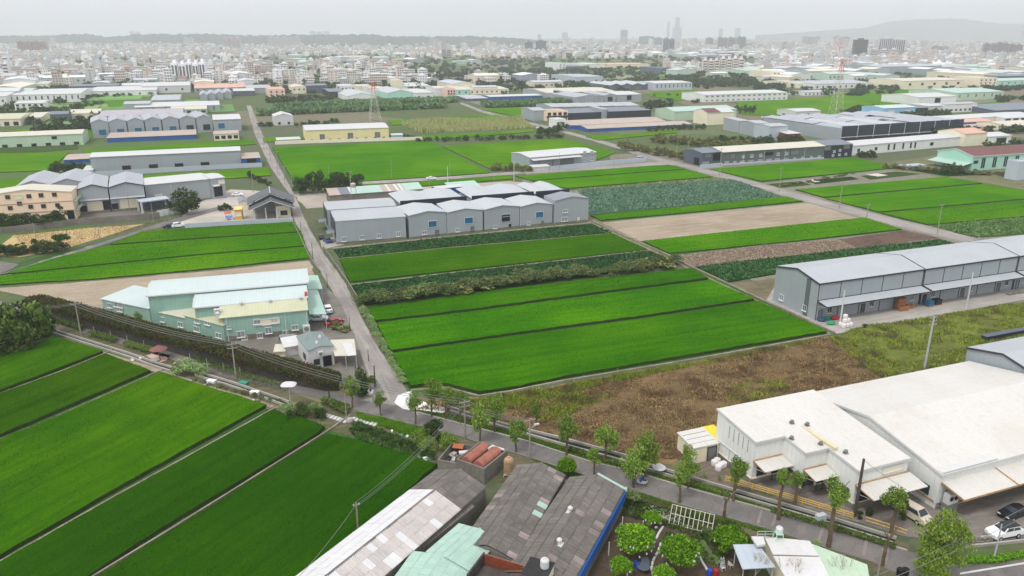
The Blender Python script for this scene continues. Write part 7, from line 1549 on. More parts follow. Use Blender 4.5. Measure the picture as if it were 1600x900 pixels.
def car_meshes(t):
    if t in CM: return CM[t]
    P, i0, i1 = CARP[t]; hw = .9; zb = P[i0][1]; zt = max(q[1] for q in P)
    def wy(z): return hw - (0 if z <= zb else (z - zb) / (zt - zb) * .2) - (.06 if z < .5 else 0)
    b = MB(); n = len(P); L_ = [(x, -wy(z), z) for x, z in P]; R_ = [(x, wy(z), z) for x, z in P]
    b.poly(L_); b.poly(R_[::-1])
    for i in range(n): j = (i + 1) % n; b.poly([L_[i], L_[j], R_[j], R_[i]])
    body = b.me('body', WPAINT)
    bm = bmesh.new(); bm.from_mesh(body); bmesh.ops.bevel(bm, geom=[e for e in bm.edges if len(e.link_faces) == 2 and e.calc_face_angle(0) > .35], offset=.06, segments=2, affect='EDGES'); bm.to_mesh(body); bm.free()
    for p in body.polygons: p.use_smooth = True
    # glass
    a, c, d, e = Vector((P[i0][0], 0, P[i0][1])), Vector((P[i0 + 1][0], 0, P[i0 + 1][1])), Vector((P[i0 + 2][0], 0, P[i0 + 2][1])), Vector((P[i1][0], 0, P[i1][1]))
    def side(s):
        b = MB(); q = [(a.lerp(c, .1) + Vector((.25, 0, .03))), a.lerp(c, .86) + Vector((.15, 0, -.03)), d.lerp(e, .12) + Vector((-.1, 0, -.01)), e.lerp(d, .1) + Vector((-.22, 0, .03))]
        m0 = q[0].lerp(q[3], .5); m1 = q[1].lerp(q[2], .5)
        for pts in ([q[0], m0 - Vector((.05, 0, 0)), m1 - Vector((.05, 0, 0)), q[1]], [m0 + Vector((.05, 0, 0)), q[3], q[2], m1 + Vector((.05, 0, 0))]):
            b.poly([(p.x, s * (wy(p.z) + .012), p.z) for p in pts])
        return b.me('side_window', GLASS)
    def scr(p, q, off, nm):
        b = MB(); u = p.lerp(q, .1); v_ = p.lerp(q, .92); b.poly([(u.x + off[0], -wy(u.z) + .1, u.z + off[1]), (u.x + off[0], wy(u.z) - .1, u.z + off[1]), (v_.x + off[0], wy(v_.z) - .1, v_.z + off[1]), (v_.x + off[0], -wy(v_.z) + .1, v_.z + off[1])]); return b.me(nm, GLASS)
    r = .33; wh = MB().tube((0, -.11, 0), (0, .11, 0), r, n=16).me('wheel', RUB); rim = MB().tube((0, -.125, 0), (0, .125, 0), r * .6, n=12).me('rim', STEEL)
    hl = MB().box(-.05, -.2, -.07, .05, .2, .07).me('headlight', plain('lamp_glass', (.75, .75, .72), .2, .02)); tl = MB().box(-.05, -.14, -.14, .05, .14, .14).me('tail_light', plain('tail_red', (.35, .02, .02), .3, .05))
    CM[t] = (body, side(-1), side(1), scr(e, d, (.02, .02), 'windscreen'), scr(a, c, (-.02, .02), 'rear_window'), wh, rim, hl, tl, r); return CM[t]
def car(px, py, ang, t, col, label, roofcol=None, s=1., cat='car', loc=None):
    body, s0, s1, ws, rw, wh, rim, hl, tl, r = car_meshes(t); o = empty('parked_car' if cat == 'car' else 'parked_van', loc or G(px, py, .06), ang, label, cat); o.scale = (s, s, s)
    bo = ob('body', body, o); bo.material_slots[0].link = 'OBJECT'; bo.material_slots[0].material = paint(col)
    for m, nm in ((s0, 'side_window'), (s1, 'side_window'), (ws, 'windscreen'), (rw, 'rear_window')): ob(nm, m, o)
    for x in (-1.38, 1.4):
        for y in (-.82, .82): q = ob('wheel', wh, o, (x, y, r)); ob('rim', rim, q)
    P = CARP[t][0]
    for y in (-.6, .6): ob('headlight', hl, o, (P[-2][0] - .06, y, P[-2][1] + .08)); ob('tail_light', tl, o, (P[1][0] + .02, y, P[1][1]))
    if roofcol:
        zt = max(q[1] for q in P); i0 = CARP[t][1]; MB().box(P[i0 + 1][0] - .05, -.71, zt - .05, P[i0 + 2][0] + .12, .71, zt + .035).ob('roof_panel', paint(roofcol), o)
    return o
car(1568, 837, YAW + math.pi - .12, 'suv', (236, 236, 236), 'white sport utility car with a black roof nearest the bottom right corner', (24, 26, 28))
car(1583, 806, YAW + math.pi + .05, 'sedan', (28, 30, 36), 'black sedan behind the white car at the right edge')
car(1424, 808, YAW - math.pi / 2 + .1, 'van', (200, 190, 170), 'beige van parked beside the big white hall', cat='van')
car(454, 537, math.radians(6), 'van', (140, 140, 138), 'silver grey van below the mint factory wall', cat='van')
car(497, 501, math.radians(8), 'sedan', (238, 238, 238), 'white sedan at the front of the nearer carport')
car(512, 487, math.radians(110), 'suv', (236, 236, 238), 'white car half under the nearer carport')
car(522, 507, math.radians(50), 'sedan', (150, 40, 44), 'red car between the carport and the garden')
car(511.5, 378, YAW + math.pi / 2 + .15, 'sedan', (52, 78, 128), 'blue car on the concrete pad at the long grey warehouse end')
car(674, 280.5, math.radians(10), 'sedan', (240, 240, 240), 'white car driving on the cross road')
car(266, 356, math.radians(35), 'sedan', (40, 46, 56), 'dark car parked by the curved lane')
car(279, 355, math.radians(32), 'suv', (240, 240, 240), 'white car parked next to the dark one by the curved lane')
car(371, 306, math.radians(12), 'sedan', (236, 238, 240), 'white car behind the pavilion forecourt')
car(1001, 250, YAW, 'van', (190, 196, 204), 'grey truck like van near the crossroads', cat='van')
car(502, 372, YAW + 1.5, 'sedan', (60, 64, 70), 'dark car behind the long grey warehouse end', s=.9)
for k, (x, y, c) in enumerate(((842, 201, (236, 236, 236)), (852, 204, (210, 214, 220)), (846, 206, (60, 80, 120)), (862, 204, (240, 240, 238)))): car(x, y, YAW + k, 'sedan', c, ('white car left of the far blue sheds', 'pale grey car among those by the blue sheds', 'blue car among those by the blue sheds', 'second white car by the blue sheds')[k])
# scooter and rider, walkers
def skin(name, V, Ed, Rr, mat, parent, lv=2):
    me = bpy.data.meshes.new(name); me.from_pydata(V, Ed, []); me.materials.append(mat); o = ob(name, me, parent)
    m = o.modifiers.new('skin', 'SKIN'); m.use_smooth_shade = True
    for i, r in enumerate(Rr): me.skin_vertices[0].data[i].radius = (r, r)
    me.skin_vertices[0].data[0].use_root = True
    q = o.modifiers.new('sub', 'SUBSURF'); q.levels = q.render_levels = lv; return o
o = empty('motor_scooter', G(1002, 757, .06), math.radians(160), 'white motor scooter being ridden along the road', 'scooter')
for x in (-.62, .62): q = MB().tube((x, -.05, .24), (x, .05, .24), .24, n=14).ob('wheel', RUB, o); MB().tube((x, -.06, .24), (x, .06, .24), .13, n=10).ob('rim', STEEL, q)
b = MB(); b.ext([(-.85, .55), (-.8, .78), (-.1, .74), (.0, .34), (.3, .34), (.42, .95), (.55, 1.0), (.66, .45), (.45, .25), (-.4, .25)], -.17, .17, 'y'); b.ob('body', paint((230, 232, 232)), o)
MB().ext([(-.75, .78), (-.7, .86), (-.1, .83), (-.08, .76)], -.14, .14, 'y').ob('seat', RUB, o); MB().tube((.45, -.34, 1.03), (.45, .34, 1.03), .03).ob('handlebar', RUB, o)
o = empty('person', G(1002, 757, .06), math.radians(160), 'person in a blue jacket and pale helmet riding the scooter', 'person')
skin('body', [(-.35, 0, .92), (-.3, 0, 1.15), (-.2, 0, 1.42), (-.17, 0, 1.55), (-.15, 0, 1.7), (-.2, .2, 1.4), (.05, .28, 1.2), (.4, .3, 1.06), (-.2, -.2, 1.4), (.05, -.28, 1.2), (.4, -.3, 1.06), (-.3, .11, .9), (.12, .16, .86), (.15, .14, .42), (-.3, -.11, .9), (.12, -.16, .86), (.15, -.14, .42)],
     [(0, 1), (1, 2), (2, 3), (3, 4), (2, 5), (5, 6), (6, 7), (2, 8), (8, 9), (9, 10), (0, 11), (11, 12), (12, 13), (0, 14), (14, 15), (15, 16)], [.15, .15, .16, .06, .1, .08, .06, .045, .08, .06, .045, .1, .09, .06, .1, .09, .06], plain('blue_jacket', lin(60, 96, 150), .8, .1), o)
MB().lathe([(.1, 1.58), (.14, 1.66), (.14, 1.78), (.08, 1.87), (.01, 1.89)], 12, (-.14, 0)).ob('helmet', paint((214, 206, 200)), o)
for k, (x, y, c, lab) in enumerate(((514.5, 622, (56, 58, 60), 'person in dark clothes walking on the road below the hedge end'),)):
    o = empty('person', G(x, y, .06), .4, lab, 'person')
    skin('body', [(0, 0, .95), (0, 0, 1.2), (0, 0, 1.42), (0, 0, 1.52), (0, 0, 1.66), (0, .2, 1.4), (.03, .25, 1.1), (.1, .25, .85), (0, -.2, 1.4), (-.03, -.25, 1.1), (.05, -.25, .85), (0, .1, .9), (.12, .1, .48), (.06, .1, .05), (0, -.1, .9), (-.05, -.1, .48), (-.2, -.1, .06)], [(0, 1), (1, 2), (2, 3), (3, 4), (2, 5), (5, 6), (6, 7), (2, 8), (8, 9), (9, 10), (0, 11), (11, 12), (12, 13), (0, 14), (14, 15), (15, 16)], [.14, .14, .16, .06, .11, .08, .055, .04, .08, .055, .04, .1, .075, .05, .1, .075, .05], plain('dark_clothes', lin(*c), .9, .1), o)
o = empty('motor_scooter', G(575, 616, .06), .5, 'dark scooter parked at the lane mouth under a white board', 'scooter')
for x in (-.6, .6): MB().tube((x, -.05, .24), (x, .05, .24), .24, n=12).ob('wheel', RUB, o)
MB().ext([(-.85, .55), (-.8, .8), (-.1, .76), (.0, .34), (.3, .34), (.42, .95), (.55, 1.), (.66, .45), (.45, .25), (-.4, .25)], -.17, .17, 'y').ob('body', paint((36, 38, 42)), o)
# ------------------------------------------------------------------ small things
o = empty('gazebo', G(250, 562), 0, 'round gazebo with a red brown roof beside the ditch', 'gazebo'); r = 1.45
MB().lathe([(r + .25, 2.35), (r * .6, 2.75), (.15, 3.15), (.02, 3.2)], 20).ob('roof', plain('red_brown_tile', lin(128, 86, 80), .8, .15, 2.), o); MB().tube((0, 0, 0), (0, 0, 2.6), .12).ob('post', WOODP, o)
MB().lathe([(r, 0), (r, .12), (.02, .13)], 20).ob('floor', plain('pinkish_paving', lin(198, 166, 152), .8, .08), o); MB().lathe([(.9, .12), (.9, .5), (.02, .52)], 16, (-.5, -1.)).ob('round_table', CONC, o)
sheet('gazebo_paving', [(228, 556), (246, 549), (266, 556), (258, 565), (238, 562)], .06, MATS['pinkish_paving'])
o = empty('parasol', G(455, 641), 0, 'square white parasol above the pale green shrubs', 'parasol')
MB().tube((0, 0, 0), (0, 0, 5.3), .08).ob('post', STEEL, o)
mb = MB(); n = 20; ring = lambda r, z: [(r * math.copysign(abs(math.cos(t)) ** .5, math.cos(t)) * 1.25, r * math.copysign(abs(math.sin(t)) ** .5, math.sin(t)), z) for t in [2 * math.pi * i / n for i in range(n)]]
rs = [ring(1.0, 4.8), ring(1.04, 4.95), ring(.7, 5.2), ring(.05, 5.3)]
for k in range(3):
    for i in range(n): j = (i + 1) % n; mb.poly([rs[k][i], rs[k][j], rs[k + 1][j], rs[k + 1][i]])
mb.ob('canopy', WPAINT, o)
e = empty('trellis', G(1045, 812), 0, 'bamboo trellis of white canes beside the garden', 'trellis'); A = G(1046, 816) - e.location; B = G(1112, 833) - e.location; nn = Vector((-(B - A).y, (B - A).x, 0)).normalized()
CANE = plain('white_cane', lin(206, 200, 186), .7, .1)
for k in range(10): q = A.lerp(B, k / 9); MB().tube(q - nn * .4, q + nn * 1.2 + Vector((0, 0, 2.1)), .05, n=5).ob('cane', CANE, e)
for z, f in ((.1, -.3), (2.05, 1.18), (1.1, .5)): MB().tube(A + nn * f + Vector((0, 0, z)), B + nn * f + Vector((0, 0, z)), .045, n=5).ob('rail', CANE, e)
sheet('garden_edge_paving', [(1004, 788), (1026, 791), (1114, 825), (1106, 833), (1020, 806), (1004, 796)], .06, CONC)
BLK = MB().box(-.35, -.13, 0, .35, .13, .22).me('white_block', WPAINT); n = 0
for px in ([(1036, 824), (1030, 833), (1025, 843)], [(1033, 849), (1028, 863), (1020, 878), (1017, 893)], [(1092, 869), (1098, 881), (1105, 892)]):
    P = [G(*q) for q in px]; e = empty('block_edging', P[0], 0, f'{ORD[n]} line of white edging blocks on the garden path', 'edging', 'garden edging lines'); n += 1
    for i in range(len(P) - 1):
        L = (P[i + 1] - P[i]).length; m = max(2, int(L / .74))
        for k in range(m): q = P[i].lerp(P[i + 1], (k + .5) / m) - P[0]; ob('white_block', BLK, e, q, (0, 0, math.atan2((P[i + 1] - P[i]).y, (P[i + 1] - P[i]).x)))
for x, y, lab in ((972, 828, 'slim white post beside the blue walled shed, farther one'), (951, 868, 'slim white post beside the blue walled shed, nearer one')):
    tag(MB().tube((0, 0, 0), (0, 0, 2.0), .07).ob('post', WPAINT, None, G(x, y)), lab, 'post')
o = empty('round_table', G(1005, 893), 0, 'dark round table with a panel in the garden', 'table'); MB().lathe([(.8, .72), (.8, .78), (.02, .79)], 18).ob('tabletop', SLATE, o); MB().lathe([(.3, 0), (.08, .1), (.08, .72)], 10).ob('pedestal', SLATE, o); MB().box(-.1, .6, .6, .9, 1.9, .66).ob('side_panel', SLATE, o)
for x, y, c, lab in ((992, 886, (40, 60, 130), 'blue barrel beside the round garden table, left one'), (996, 889, (50, 74, 150), 'blue barrel beside the round garden table, right one'), (1108, 899, (40, 70, 190), 'bright blue barrel at the bottom edge by the garden house'), (1118, 899, (170, 36, 44), 'red barrel at the bottom edge by the garden house')):
    o = MB().lathe([(.26, 0), (.3, .1), (.3, .75), (.26, .85), (.02, .86)], 14).ob('barrel', plain('barrel%d' % c[2], lin(*c), .45, .05), None, G(x, y)); tag(o, lab, 'barrel')
def chairm(x, y, lab, a):
    o = empty('garden_chair', G(x, y), a, lab, 'chair'); MB().box(-.24, -.24, .42, .24, .24, .47).ob('seat', WPAINT, o); MB().box(-.24, .2, .47, .24, .25, .95).ob('backrest', WPAINT, o)
    for sx in (-.21, .21):
        for sy in (-.21, .21): MB().tube((sx, sy, 0), (sx, sy, .43), .025, n=5).ob('leg', WPAINT, o)
chairm(1129, 891, 'white garden chair left of the garden house', .4); chairm(1141, 887, 'second white garden chair under the grey side roof', 2.)
o = empty('step_ladder', G(1127, 888), .3, 'white step ladder in the garden', 'ladder')
for s in (-.3, .3): MB().tube((s, -.45, 0), (s * .6, 0, 1.7), .04, n=5).ob('rail', STEEL, o); MB().tube((s, .45, 0), (s * .6, 0, 1.7), .03, n=5).ob('rear_leg', STEEL, o)
for k in range(5): t = (k + 1) / 6; MB().box(-.3 + .1 * t, -.45 + .45 * t - .06, 1.7 * t, .3 - .1 * t, -.45 + .45 * t + .06, 1.7 * t + .03).ob('tread', STEEL, o)
# stepping slabs across the ditch
SLB = MB().box(-.5, -.28, 0, .5, .28, .12).me('stepping_slab', WPAINT); n = 0
for a, c, m in (((508, 649), (540, 659), 7), ((552, 655), (586, 664), 7)):
    for k in range(m):
        q = G(*a).lerp(G(*c), k / (m - 1)); tag(ob('stepping_slab', SLB, None, q + Vector((0, 0, .05)), (0, 0, 1.2)), 'white stepping slab in the row at the paddy corner', 'slab', 'white stepping slabs at the paddy corner')
o = tag(MB().lathe([(.5, 0), (.62, .35), (.5, .8), (.1, .95)], 14).ob('water_jar', CONC, None, G(547, 660)), 'round pale jar beside the stepping slabs', 'jar')
for k in range(46):
    x, y = R.choice([(R.uniform(555, 640), R.uniform(672, 700)), (R.uniform(330, 420), R.uniform(606, 628)), (R.uniform(190, 225), R.uniform(556, 566)), (R.uniform(640, 680), R.uniform(700, 722))]); c = R.choice([(232, 232, 230), (206, 190, 170), (150, 120, 96), (90, 130, 110), (120, 116, 112)])
    s = R.uniform(.15, .42); b = MB(); b.box(-s, -s * .6, 0, s, s * .6, s * R.uniform(.4, 1.))
    tag(b.ob('litter_piece', plain('litter%d' % c[0], lin(*c), .8, .1), None, G(x, y), (0, 0, R.uniform(0, 3))), 'small discarded piece lying along the ditch and vegetable plot', 'rubbish', 'scattered rubbish along the ditch')
MB_ = [(331, 598, (235, 235, 240), 'white and blue covered crate beside the ditch'), (381, 601, (60, 150, 120), 'green netting bundle beside the ditch'), (398, 616, (240, 240, 238), 'row of white boxes beside the ditch'), (576, 615, (240, 240, 240), 'white board at the lane mouth')]
for x, y, c, lab in MB_:
    o = empty('crate', G(x, y), -.3, lab, 'crate'); MB().box(-.8, -.45, 0, .8, .45, .5).ob('box', plain('crate%d' % c[1], lin(*c), .7, .1), o); MB().box(-.84, -.49, .5, .84, .49, .58).ob('lid', plain('crate%d' % c[1], lin(*c)), o)
# bags, crates and drums at the near grey warehouse
bagm = MB().lathe([(.42, 0), (.52, .15), (.55, .5), (.5, .85), (.3, .95), (.02, .9)], 10).me('bag', plain('white_bag', lin(222, 216, 214), .9, .08, 3.)); n = 0
for dx, dy, dz in ((0, 0, 0), (1.05, .1, 0), (2.1, .15, 0), (.1, 1.0, 0), (1.2, 1.1, 0), (2.2, 1.15, 0), (.6, .5, .92), (1.6, .6, .92), (1.0, .9, 1.8)):
    p = G(1318, 512, .1); tag(ob('bulk_bag', bagm, None, p + E1 * dx + E2 * dy + Vector((0, 0, dz)), (0, 0, R.uniform(0, 3))), 'white bulk bag in the pile beside the white pole', 'bag', 'white bulk bags by the pole')
for k, (x, y, c, lab) in enumerate(((1291, 500, (40, 130, 96), 'green tarpaulin bundle at the warehouse corner'), (1298, 507, (44, 150, 110), 'larger green tarpaulin bundle before the warehouse corner'), (1284, 502, (50, 70, 110), 'dark blue bundle at the warehouse corner'), (1304, 499, (190, 60, 60), 'red machine under the canopy'))):
    o = MB().lathe([(.6, 0), (.9, .3), (.7, .8), (.2, 1.0)], 10).ob('bundle', plain('tarp%d' % c[0], lin(*c), .6, .2, 2.), None, G(x, y, .1)); o.scale = (1.2, .7, .9); tag(o, lab, 'bundle')
crm = MB(); crm.box(-.6, -.5, 0, .6, .5, .9)
for z in (.1, .4, .7): crm.box(-.63, -.53, z, .63, .53, z + .08)
crm = crm.me('crate', WOODP)
for k, (dx, dy, dz) in enumerate(((0, 0, 0), (1.3, 0, 0), (0, 1.1, 0), (1.3, 1.1, 0), (2.6, .9, 0), (0, 1.1, .95), (1.3, 1.1, .95), (0.1, 1.1, 1.9), (1.3, 1.1, 1.9), (3.9, .8, 0))):
    tag(ob('wooden_crate', crm, None, G(1408, 485.5, .1) + E1 * dx + E2 * dy + Vector((0, 0, dz)), (0, 0, YAW)), 'brown wooden crate in the stack under the canopy', 'crate', 'brown crates under the canopy')
for x, y, c, lab in ((1451, 478, (44, 100, 130), 'blue handcart on the apron right of the crates'), (1463, 475.5, (28, 30, 34), 'black wrapped pallet on the apron')):
    o = empty('pallet_load', G(x, y, .1), YAW, lab, 'pallet'); MB().box(-.9, -.7, .15, .9, .7, 1.4).ob('load', plain('load%d' % c[1], lin(*c), .5, .2), o); MB().box(-1., -.8, 0, 1., .8, .14).ob('pallet', WOODP, o)
for k, x in enumerate((1578, 1588, 1597)): tag(MB().box(-.9, -.6, 0, .9, .6, .3).ob('flat_pallet', CONCD, None, G(x, 460 - k * 1.5, .1), (0, 0, YAW)), f'grey flat pallet, {ORD[k]} from the left at the right end of the apron', 'pallet', 'flat grey pallets')
# railings, cabinet, cone and bins by the factory
YR = plain('yellow_rail', lin(214, 176, 72), .6, .1)
P = [G(x, y) for x, y in ((1133, 753), (1180, 767), (1240, 784), (1300, 802), (1332, 812))]; e = empty('railing', P[0], 0, 'yellow railing between the ditch and the factory yard', 'railing')
for z in (.35, .7, 1.0):
    mb = MB()
    for i in range(len(P) - 1): mb.tube(P[i] - P[0] + Vector((0, 0, z)), P[i + 1] - P[0] + Vector((0, 0, z)), .06, n=5)
    mb.ob('rail', YR, e)
L = sum((P[i + 1] - P[i]).length for i in range(4)); n = int(L / 1.8)
for k in range(n + 1):
    t = k / n * 4; i = min(3, int(t)); q = P[i].lerp(P[i + 1], t - i) - P[0]; MB().tube(q, q + Vector((0, 0, 1.05)), .05, n=5).ob('post', YR, e)
P2 = [G(1352, 817), G(1388, 828), G(1416, 838)]; e = empty('railing', P2[0], 0, 'short yellow railing beside the van', 'railing')
for z in (.4, .9):
    mb = MB(); mb.tube((0, 0, z), P2[1] - P2[0] + Vector((0, 0, z)), .06, n=5); mb.tube(P2[1] - P2[0] + Vector((0, 0, z)), P2[2] - P2[0] + Vector((0, 0, z)), .06, n=5); mb.ob('rail', YR, e)
o = empty('cabinet', G(1281, 817), YAW, 'grey electrical cabinet on the grass verge', 'cabinet'); MB().box(-.7, -.35, 0, .7, .35, 1.25).ob('box', GREYL, o); MB().box(-.72, -.37, 1.25, .72, .37, 1.33).ob('lid', STEEL, o)
tag(MB().lathe([(.3, 0), (.3, .06), (.18, .1), (.04, .9)], 12).ob('traffic_cone', plain('orange_cone', lin(220, 110, 40), .6, .05), None, G(1336, 806)), 'orange cone at the foot of the thick grey pole', 'cone')
for k, x in enumerate((1405, 1414)): tag(MB().lathe([(.34, 0), (.4, .9), (.42, .95), (.02, 1.0)], 14).ob('waste_bin', RUB, None, G(x, 899)), ('left', 'right')[k] + ' one of two black bins at the bottom edge', 'bin')
for k, (dx, dy) in enumerate(((0, 0), (.7, .2), (1.3, .1), (.3, .8), (1.0, .9))): tag(ob('bulk_bag', bagm, None, G(1122, 735) + E1 * dx + E2 * (dy + k * .2), (0, 0, k)), 'white sack heaped under the grey lean-to of the white factory', 'bag', 'white sacks under the lean-to')
tag(MB().lathe([(.9, .0), (1.0, .1), (.3, .6), (.02, .7)], 16).ob('sunshade', WPAINT, None, G(1030, 731, 1.0)), 'cream parasol top lying at the edge of the side yard', 'parasol')
for k in range(9):
    tag(MB().box(-.4, -.3, 0, .4, .3, R.uniform(.2, .5)).ob('rubble_piece', CONCD, None, G(1515 + k * 5.5, 842 + R.uniform(-3, 2)), (0, 0, R.uniform(0, 3))), 'grey rubble piece heaped along the yard edge below the white car', 'rubble', 'rubble along the yard edge')
e = empty('grating', G(1590, 838), YAW, 'grey slatted ditch cover at the right edge', 'cover')
for k in range(6): MB().box(-1.6, k * .35, .42, 1.6, k * .35 + .25, .5).ob('slat', CONCD, e)
e = empty('construction_yard', G(1430, 262), YAW, 'pale stacked blocks in the yard beside the mint hall', 'block stack'); 
for k in range(8): MB().box(0, 0, 0, 3.6, 2.2, 1.1).ob('block', GREYL, e, ((k % 4) * 3.8 - 8, (k // 4) * 2.6, 0.), (0, 0, 0))
for k in range(12):
    x, y = R.uniform(1180, 1230), R.uniform(181, 190); o = MB().box(-2.4, -1, 0, 2.4, 1, 1.6).ob('parked_machine', plain('machine%d' % (k % 4), lin(*((196, 190, 180), (150, 60, 56), (110, 140, 110), (210, 206, 196))[k % 4]), .7, .1), None, G(x, y), (0, 0, R.uniform(0, 3))); MB().box(-1, -.8, 1.6, .8, .8, 2.4).ob('cab', GLASS, o); tag(o, 'old machine parked in the scrap yard before the green field', 'machine', 'machines in the scrap yard')

# ------------------------------------------------------------------ the far town
def randmat(name, cols, rough=.8):
    if name in MATS: return MATS[name]
    t = NT(name); o = t.n('ShaderNodeObjectInfo'); cr = t.n('ShaderNodeValToRGB'); t.l(o.outputs['Random'], cr.inputs[0]); e = cr.color_ramp; e.interpolation = 'CONSTANT'
    e.elements[0].color = (*lin(*cols[0]), 1); e.elements[1].position = 1 / len(cols); e.elements[1].color = (*lin(*cols[1]), 1)
    for i, c in enumerate(cols[2:]): q = e.elements.new((i + 2) / len(cols)); q.color = (*lin(*c), 1)
    n = t.noise(t.co(), .3, 4); MATS[name] = t.fin(t.mix(t.math('MULTIPLY', n, .25), cr.outputs[0], (.2, .19, .18)), rough); return MATS[name]
TW = randmat('town_wall', [(236, 232, 224), (242, 242, 240), (230, 220, 206), (218, 218, 216), (236, 222, 210), (216, 202, 192), (244, 238, 226), (206, 206, 206), (240, 240, 238)])
TRF = randmat('town_roof', [(206, 202, 196), (236, 238, 240), (176, 168, 162), (222, 218, 210), (178, 128, 116), (190, 206, 202), (228, 228, 228), (240, 240, 240)])
WRF = randmat('shed_roof', [(232, 232, 230), (206, 210, 214), (226, 222, 204), (190, 196, 204), (236, 236, 236), (190, 206, 196)])
WWL = randmat('shed_wall', [(222, 224, 222), (180, 188, 196), (224, 216, 192), (150, 160, 172), (190, 208, 194)])
TG = plain('far_glass', lin(96, 100, 108), .4, .1)
def house(name, w_, d_, fl, seed, wall=TW, roof=TRF):
    rg = random.Random(seed); b = MB(); h = fl * 3.3; b.box(-w_ / 2, -d_ / 2, 0, w_ / 2, d_ / 2, h, 0); b.box(-w_ / 2 - .3, -d_ / 2 - .3, h, w_ / 2 + .3, d_ / 2 + .3, h + .5, 2)
    n = max(2, int(w_ / 3.2))
    for f in range(fl):
        for i in range(n):
            x = -w_ / 2 + (i + .5) * w_ / n; ww = w_ / n * .3
            for s in (-1, 1): b.box(x - ww, s * d_ / 2 - .12, f * 3.3 + 1.1, x + ww, s * d_ / 2 + .12, f * 3.3 + 2.5, 1)
        b.box(-w_ / 2 - .02, -d_ / 2 - .7, f * 3.3 + 3.0, w_ / 2 + .02, -d_ / 2, f * 3.3 + 3.25, 0)
        for i in range(max(1, n // 2)):
            y = -d_ / 2 + (i + .5) * d_ / max(1, n // 2)
            for s in (-1, 1): b.box(s * w_ / 2 - .12, y - .8, f * 3.3 + 1.1, s * w_ / 2 + .12, y + .8, f * 3.3 + 2.5, 1)
    for k in range(rg.randint(1, 3)):
        x, y = rg.uniform(-w_ * .35, w_ * .3), rg.uniform(-d_ * .3, d_ * .3); b.box(x, y, h + .5, x + rg.uniform(2, w_ * .35), y + rg.uniform(2, d_ * .4), h + rg.uniform(1.6, 3.6), rg.choice((0, 2)))
    b.box(-w_ * .1, 0, h + .5, w_ * .1, 1.4, h + 2.2, 2)
    return b.me(name, wall, TG, roof)
def shedm(w_, d_, h, seed):
    b = MB(); b.ext([(-d_ / 2, 0), (-d_ / 2, h), (0, h + d_ * .07), (d_ / 2, h), (d_ / 2, 0)], -w_ / 2, w_ / 2, 'x', 0)
    b.ext([(-d_ / 2 - .4, h + .03), (0, h + d_ * .07 + .05), (d_ / 2 + .4, h + .03), (d_ / 2 + .4, h + .3), (0, h + d_ * .07 + .32), (-d_ / 2 - .4, h + .3)], -w_ / 2 - .3, w_ / 2 + .3, 'x', 1)
    for i in range(int(w_ / 7)): x = -w_ / 2 + 3.5 + i * 7; b.box(x - 1.3, -d_ / 2 - .12, h * .45, x + 1.3, -d_ / 2 + .1, h * .7, 2)
    return b.me('shed', WWL, WRF, TG)
HM = [house('town_house', *q, k) for k, q in enumerate(((14, 11, 3), (9, 13, 3), (22, 12, 4), (11, 11, 2), (30, 13, 4), (16, 14, 5), (13, 10, 3), (26, 16, 3), (12, 14, 6)))]
SM = [shedm(*q, k) for k, q in enumerate(((40, 22, 8), (60, 28, 9), (28, 18, 7), (80, 30, 9), (34, 34, 10)))]
AW = randmat('apartment_wall', [(230, 228, 224), (214, 204, 196), (206, 190, 182), (196, 200, 206), (226, 220, 212), (190, 176, 170)])
AM = [house('apartment_block', *q, 40 + k, AW) for k, q in enumerate(((28, 18, 9), (40, 18, 11), (22, 20, 13), (56, 18, 8), (30, 22, 15)))]
occ = set()
def free(p, s):
    c = (int(p.x // s), int(p.y // s))
    if c in occ: return False
    occ.add(c); return True
ZH = [(0, 420, 70, 92, 900), (400, 830, 74, 88, 420), (1190, 1600, 70, 92, 700), (830, 1200, 70, 82, 300), (0, 400, 92, 130, 330), (0, 400, 78, 92, 330), (0, 330, 70, 78, 170), (400, 640, 100, 133, 170), (400, 830, 77, 86, 260), (640, 800, 84, 92, 60), (800, 1000, 82, 92, 90), (1000, 1200, 74, 84, 90), (1195, 1600, 84, 100, 360), (1380, 1600, 98, 112, 140), (1195, 1600, 74, 86, 300), (1040, 1200, 104, 116, 60), (640, 860, 122, 134, 12), (1200, 1380, 100, 116, 50), (0, 1600, 66, 76, 420), (0, 420, 130, 137, 26)]
items = []
for x0, x1, y0, y1, n in ZH:
    for k in range(n):
        x, y = R.uniform(x0, x1), R.uniform(y0, y1); p = G(x, y)
        if y < 118 or R.random() < .9: items.append((p.length, 'h', p))
ZS = [(0, 420, 120, 140, 26), (1190, 1600, 100, 128, 46), (1060, 1330, 112, 134, 20), (400, 760, 88, 104, 18), (860, 1100, 78, 92, 26), (1060, 1300, 78, 92, 40), (640, 860, 128, 146, 8), (0, 120, 145, 165, 4)]
for x0, x1, y0, y1, n in ZS:
    for k in range(n): p = G(R.uniform(x0, x1), R.uniform(y0, y1)); items.append((p.length, 's', p))
items.sort(key=lambda q: q[0]); cnt = {'h': 0, 's': 0}; rest = []
LBL = {'h': ('pale concrete house in the dense far town', 'house', 'houses of the far town', 'town_house', HM), 's': ('low pale metal roofed shed in the far plain', 'shed', 'sheds of the far plain', 'shed', SM)}
bstone = []
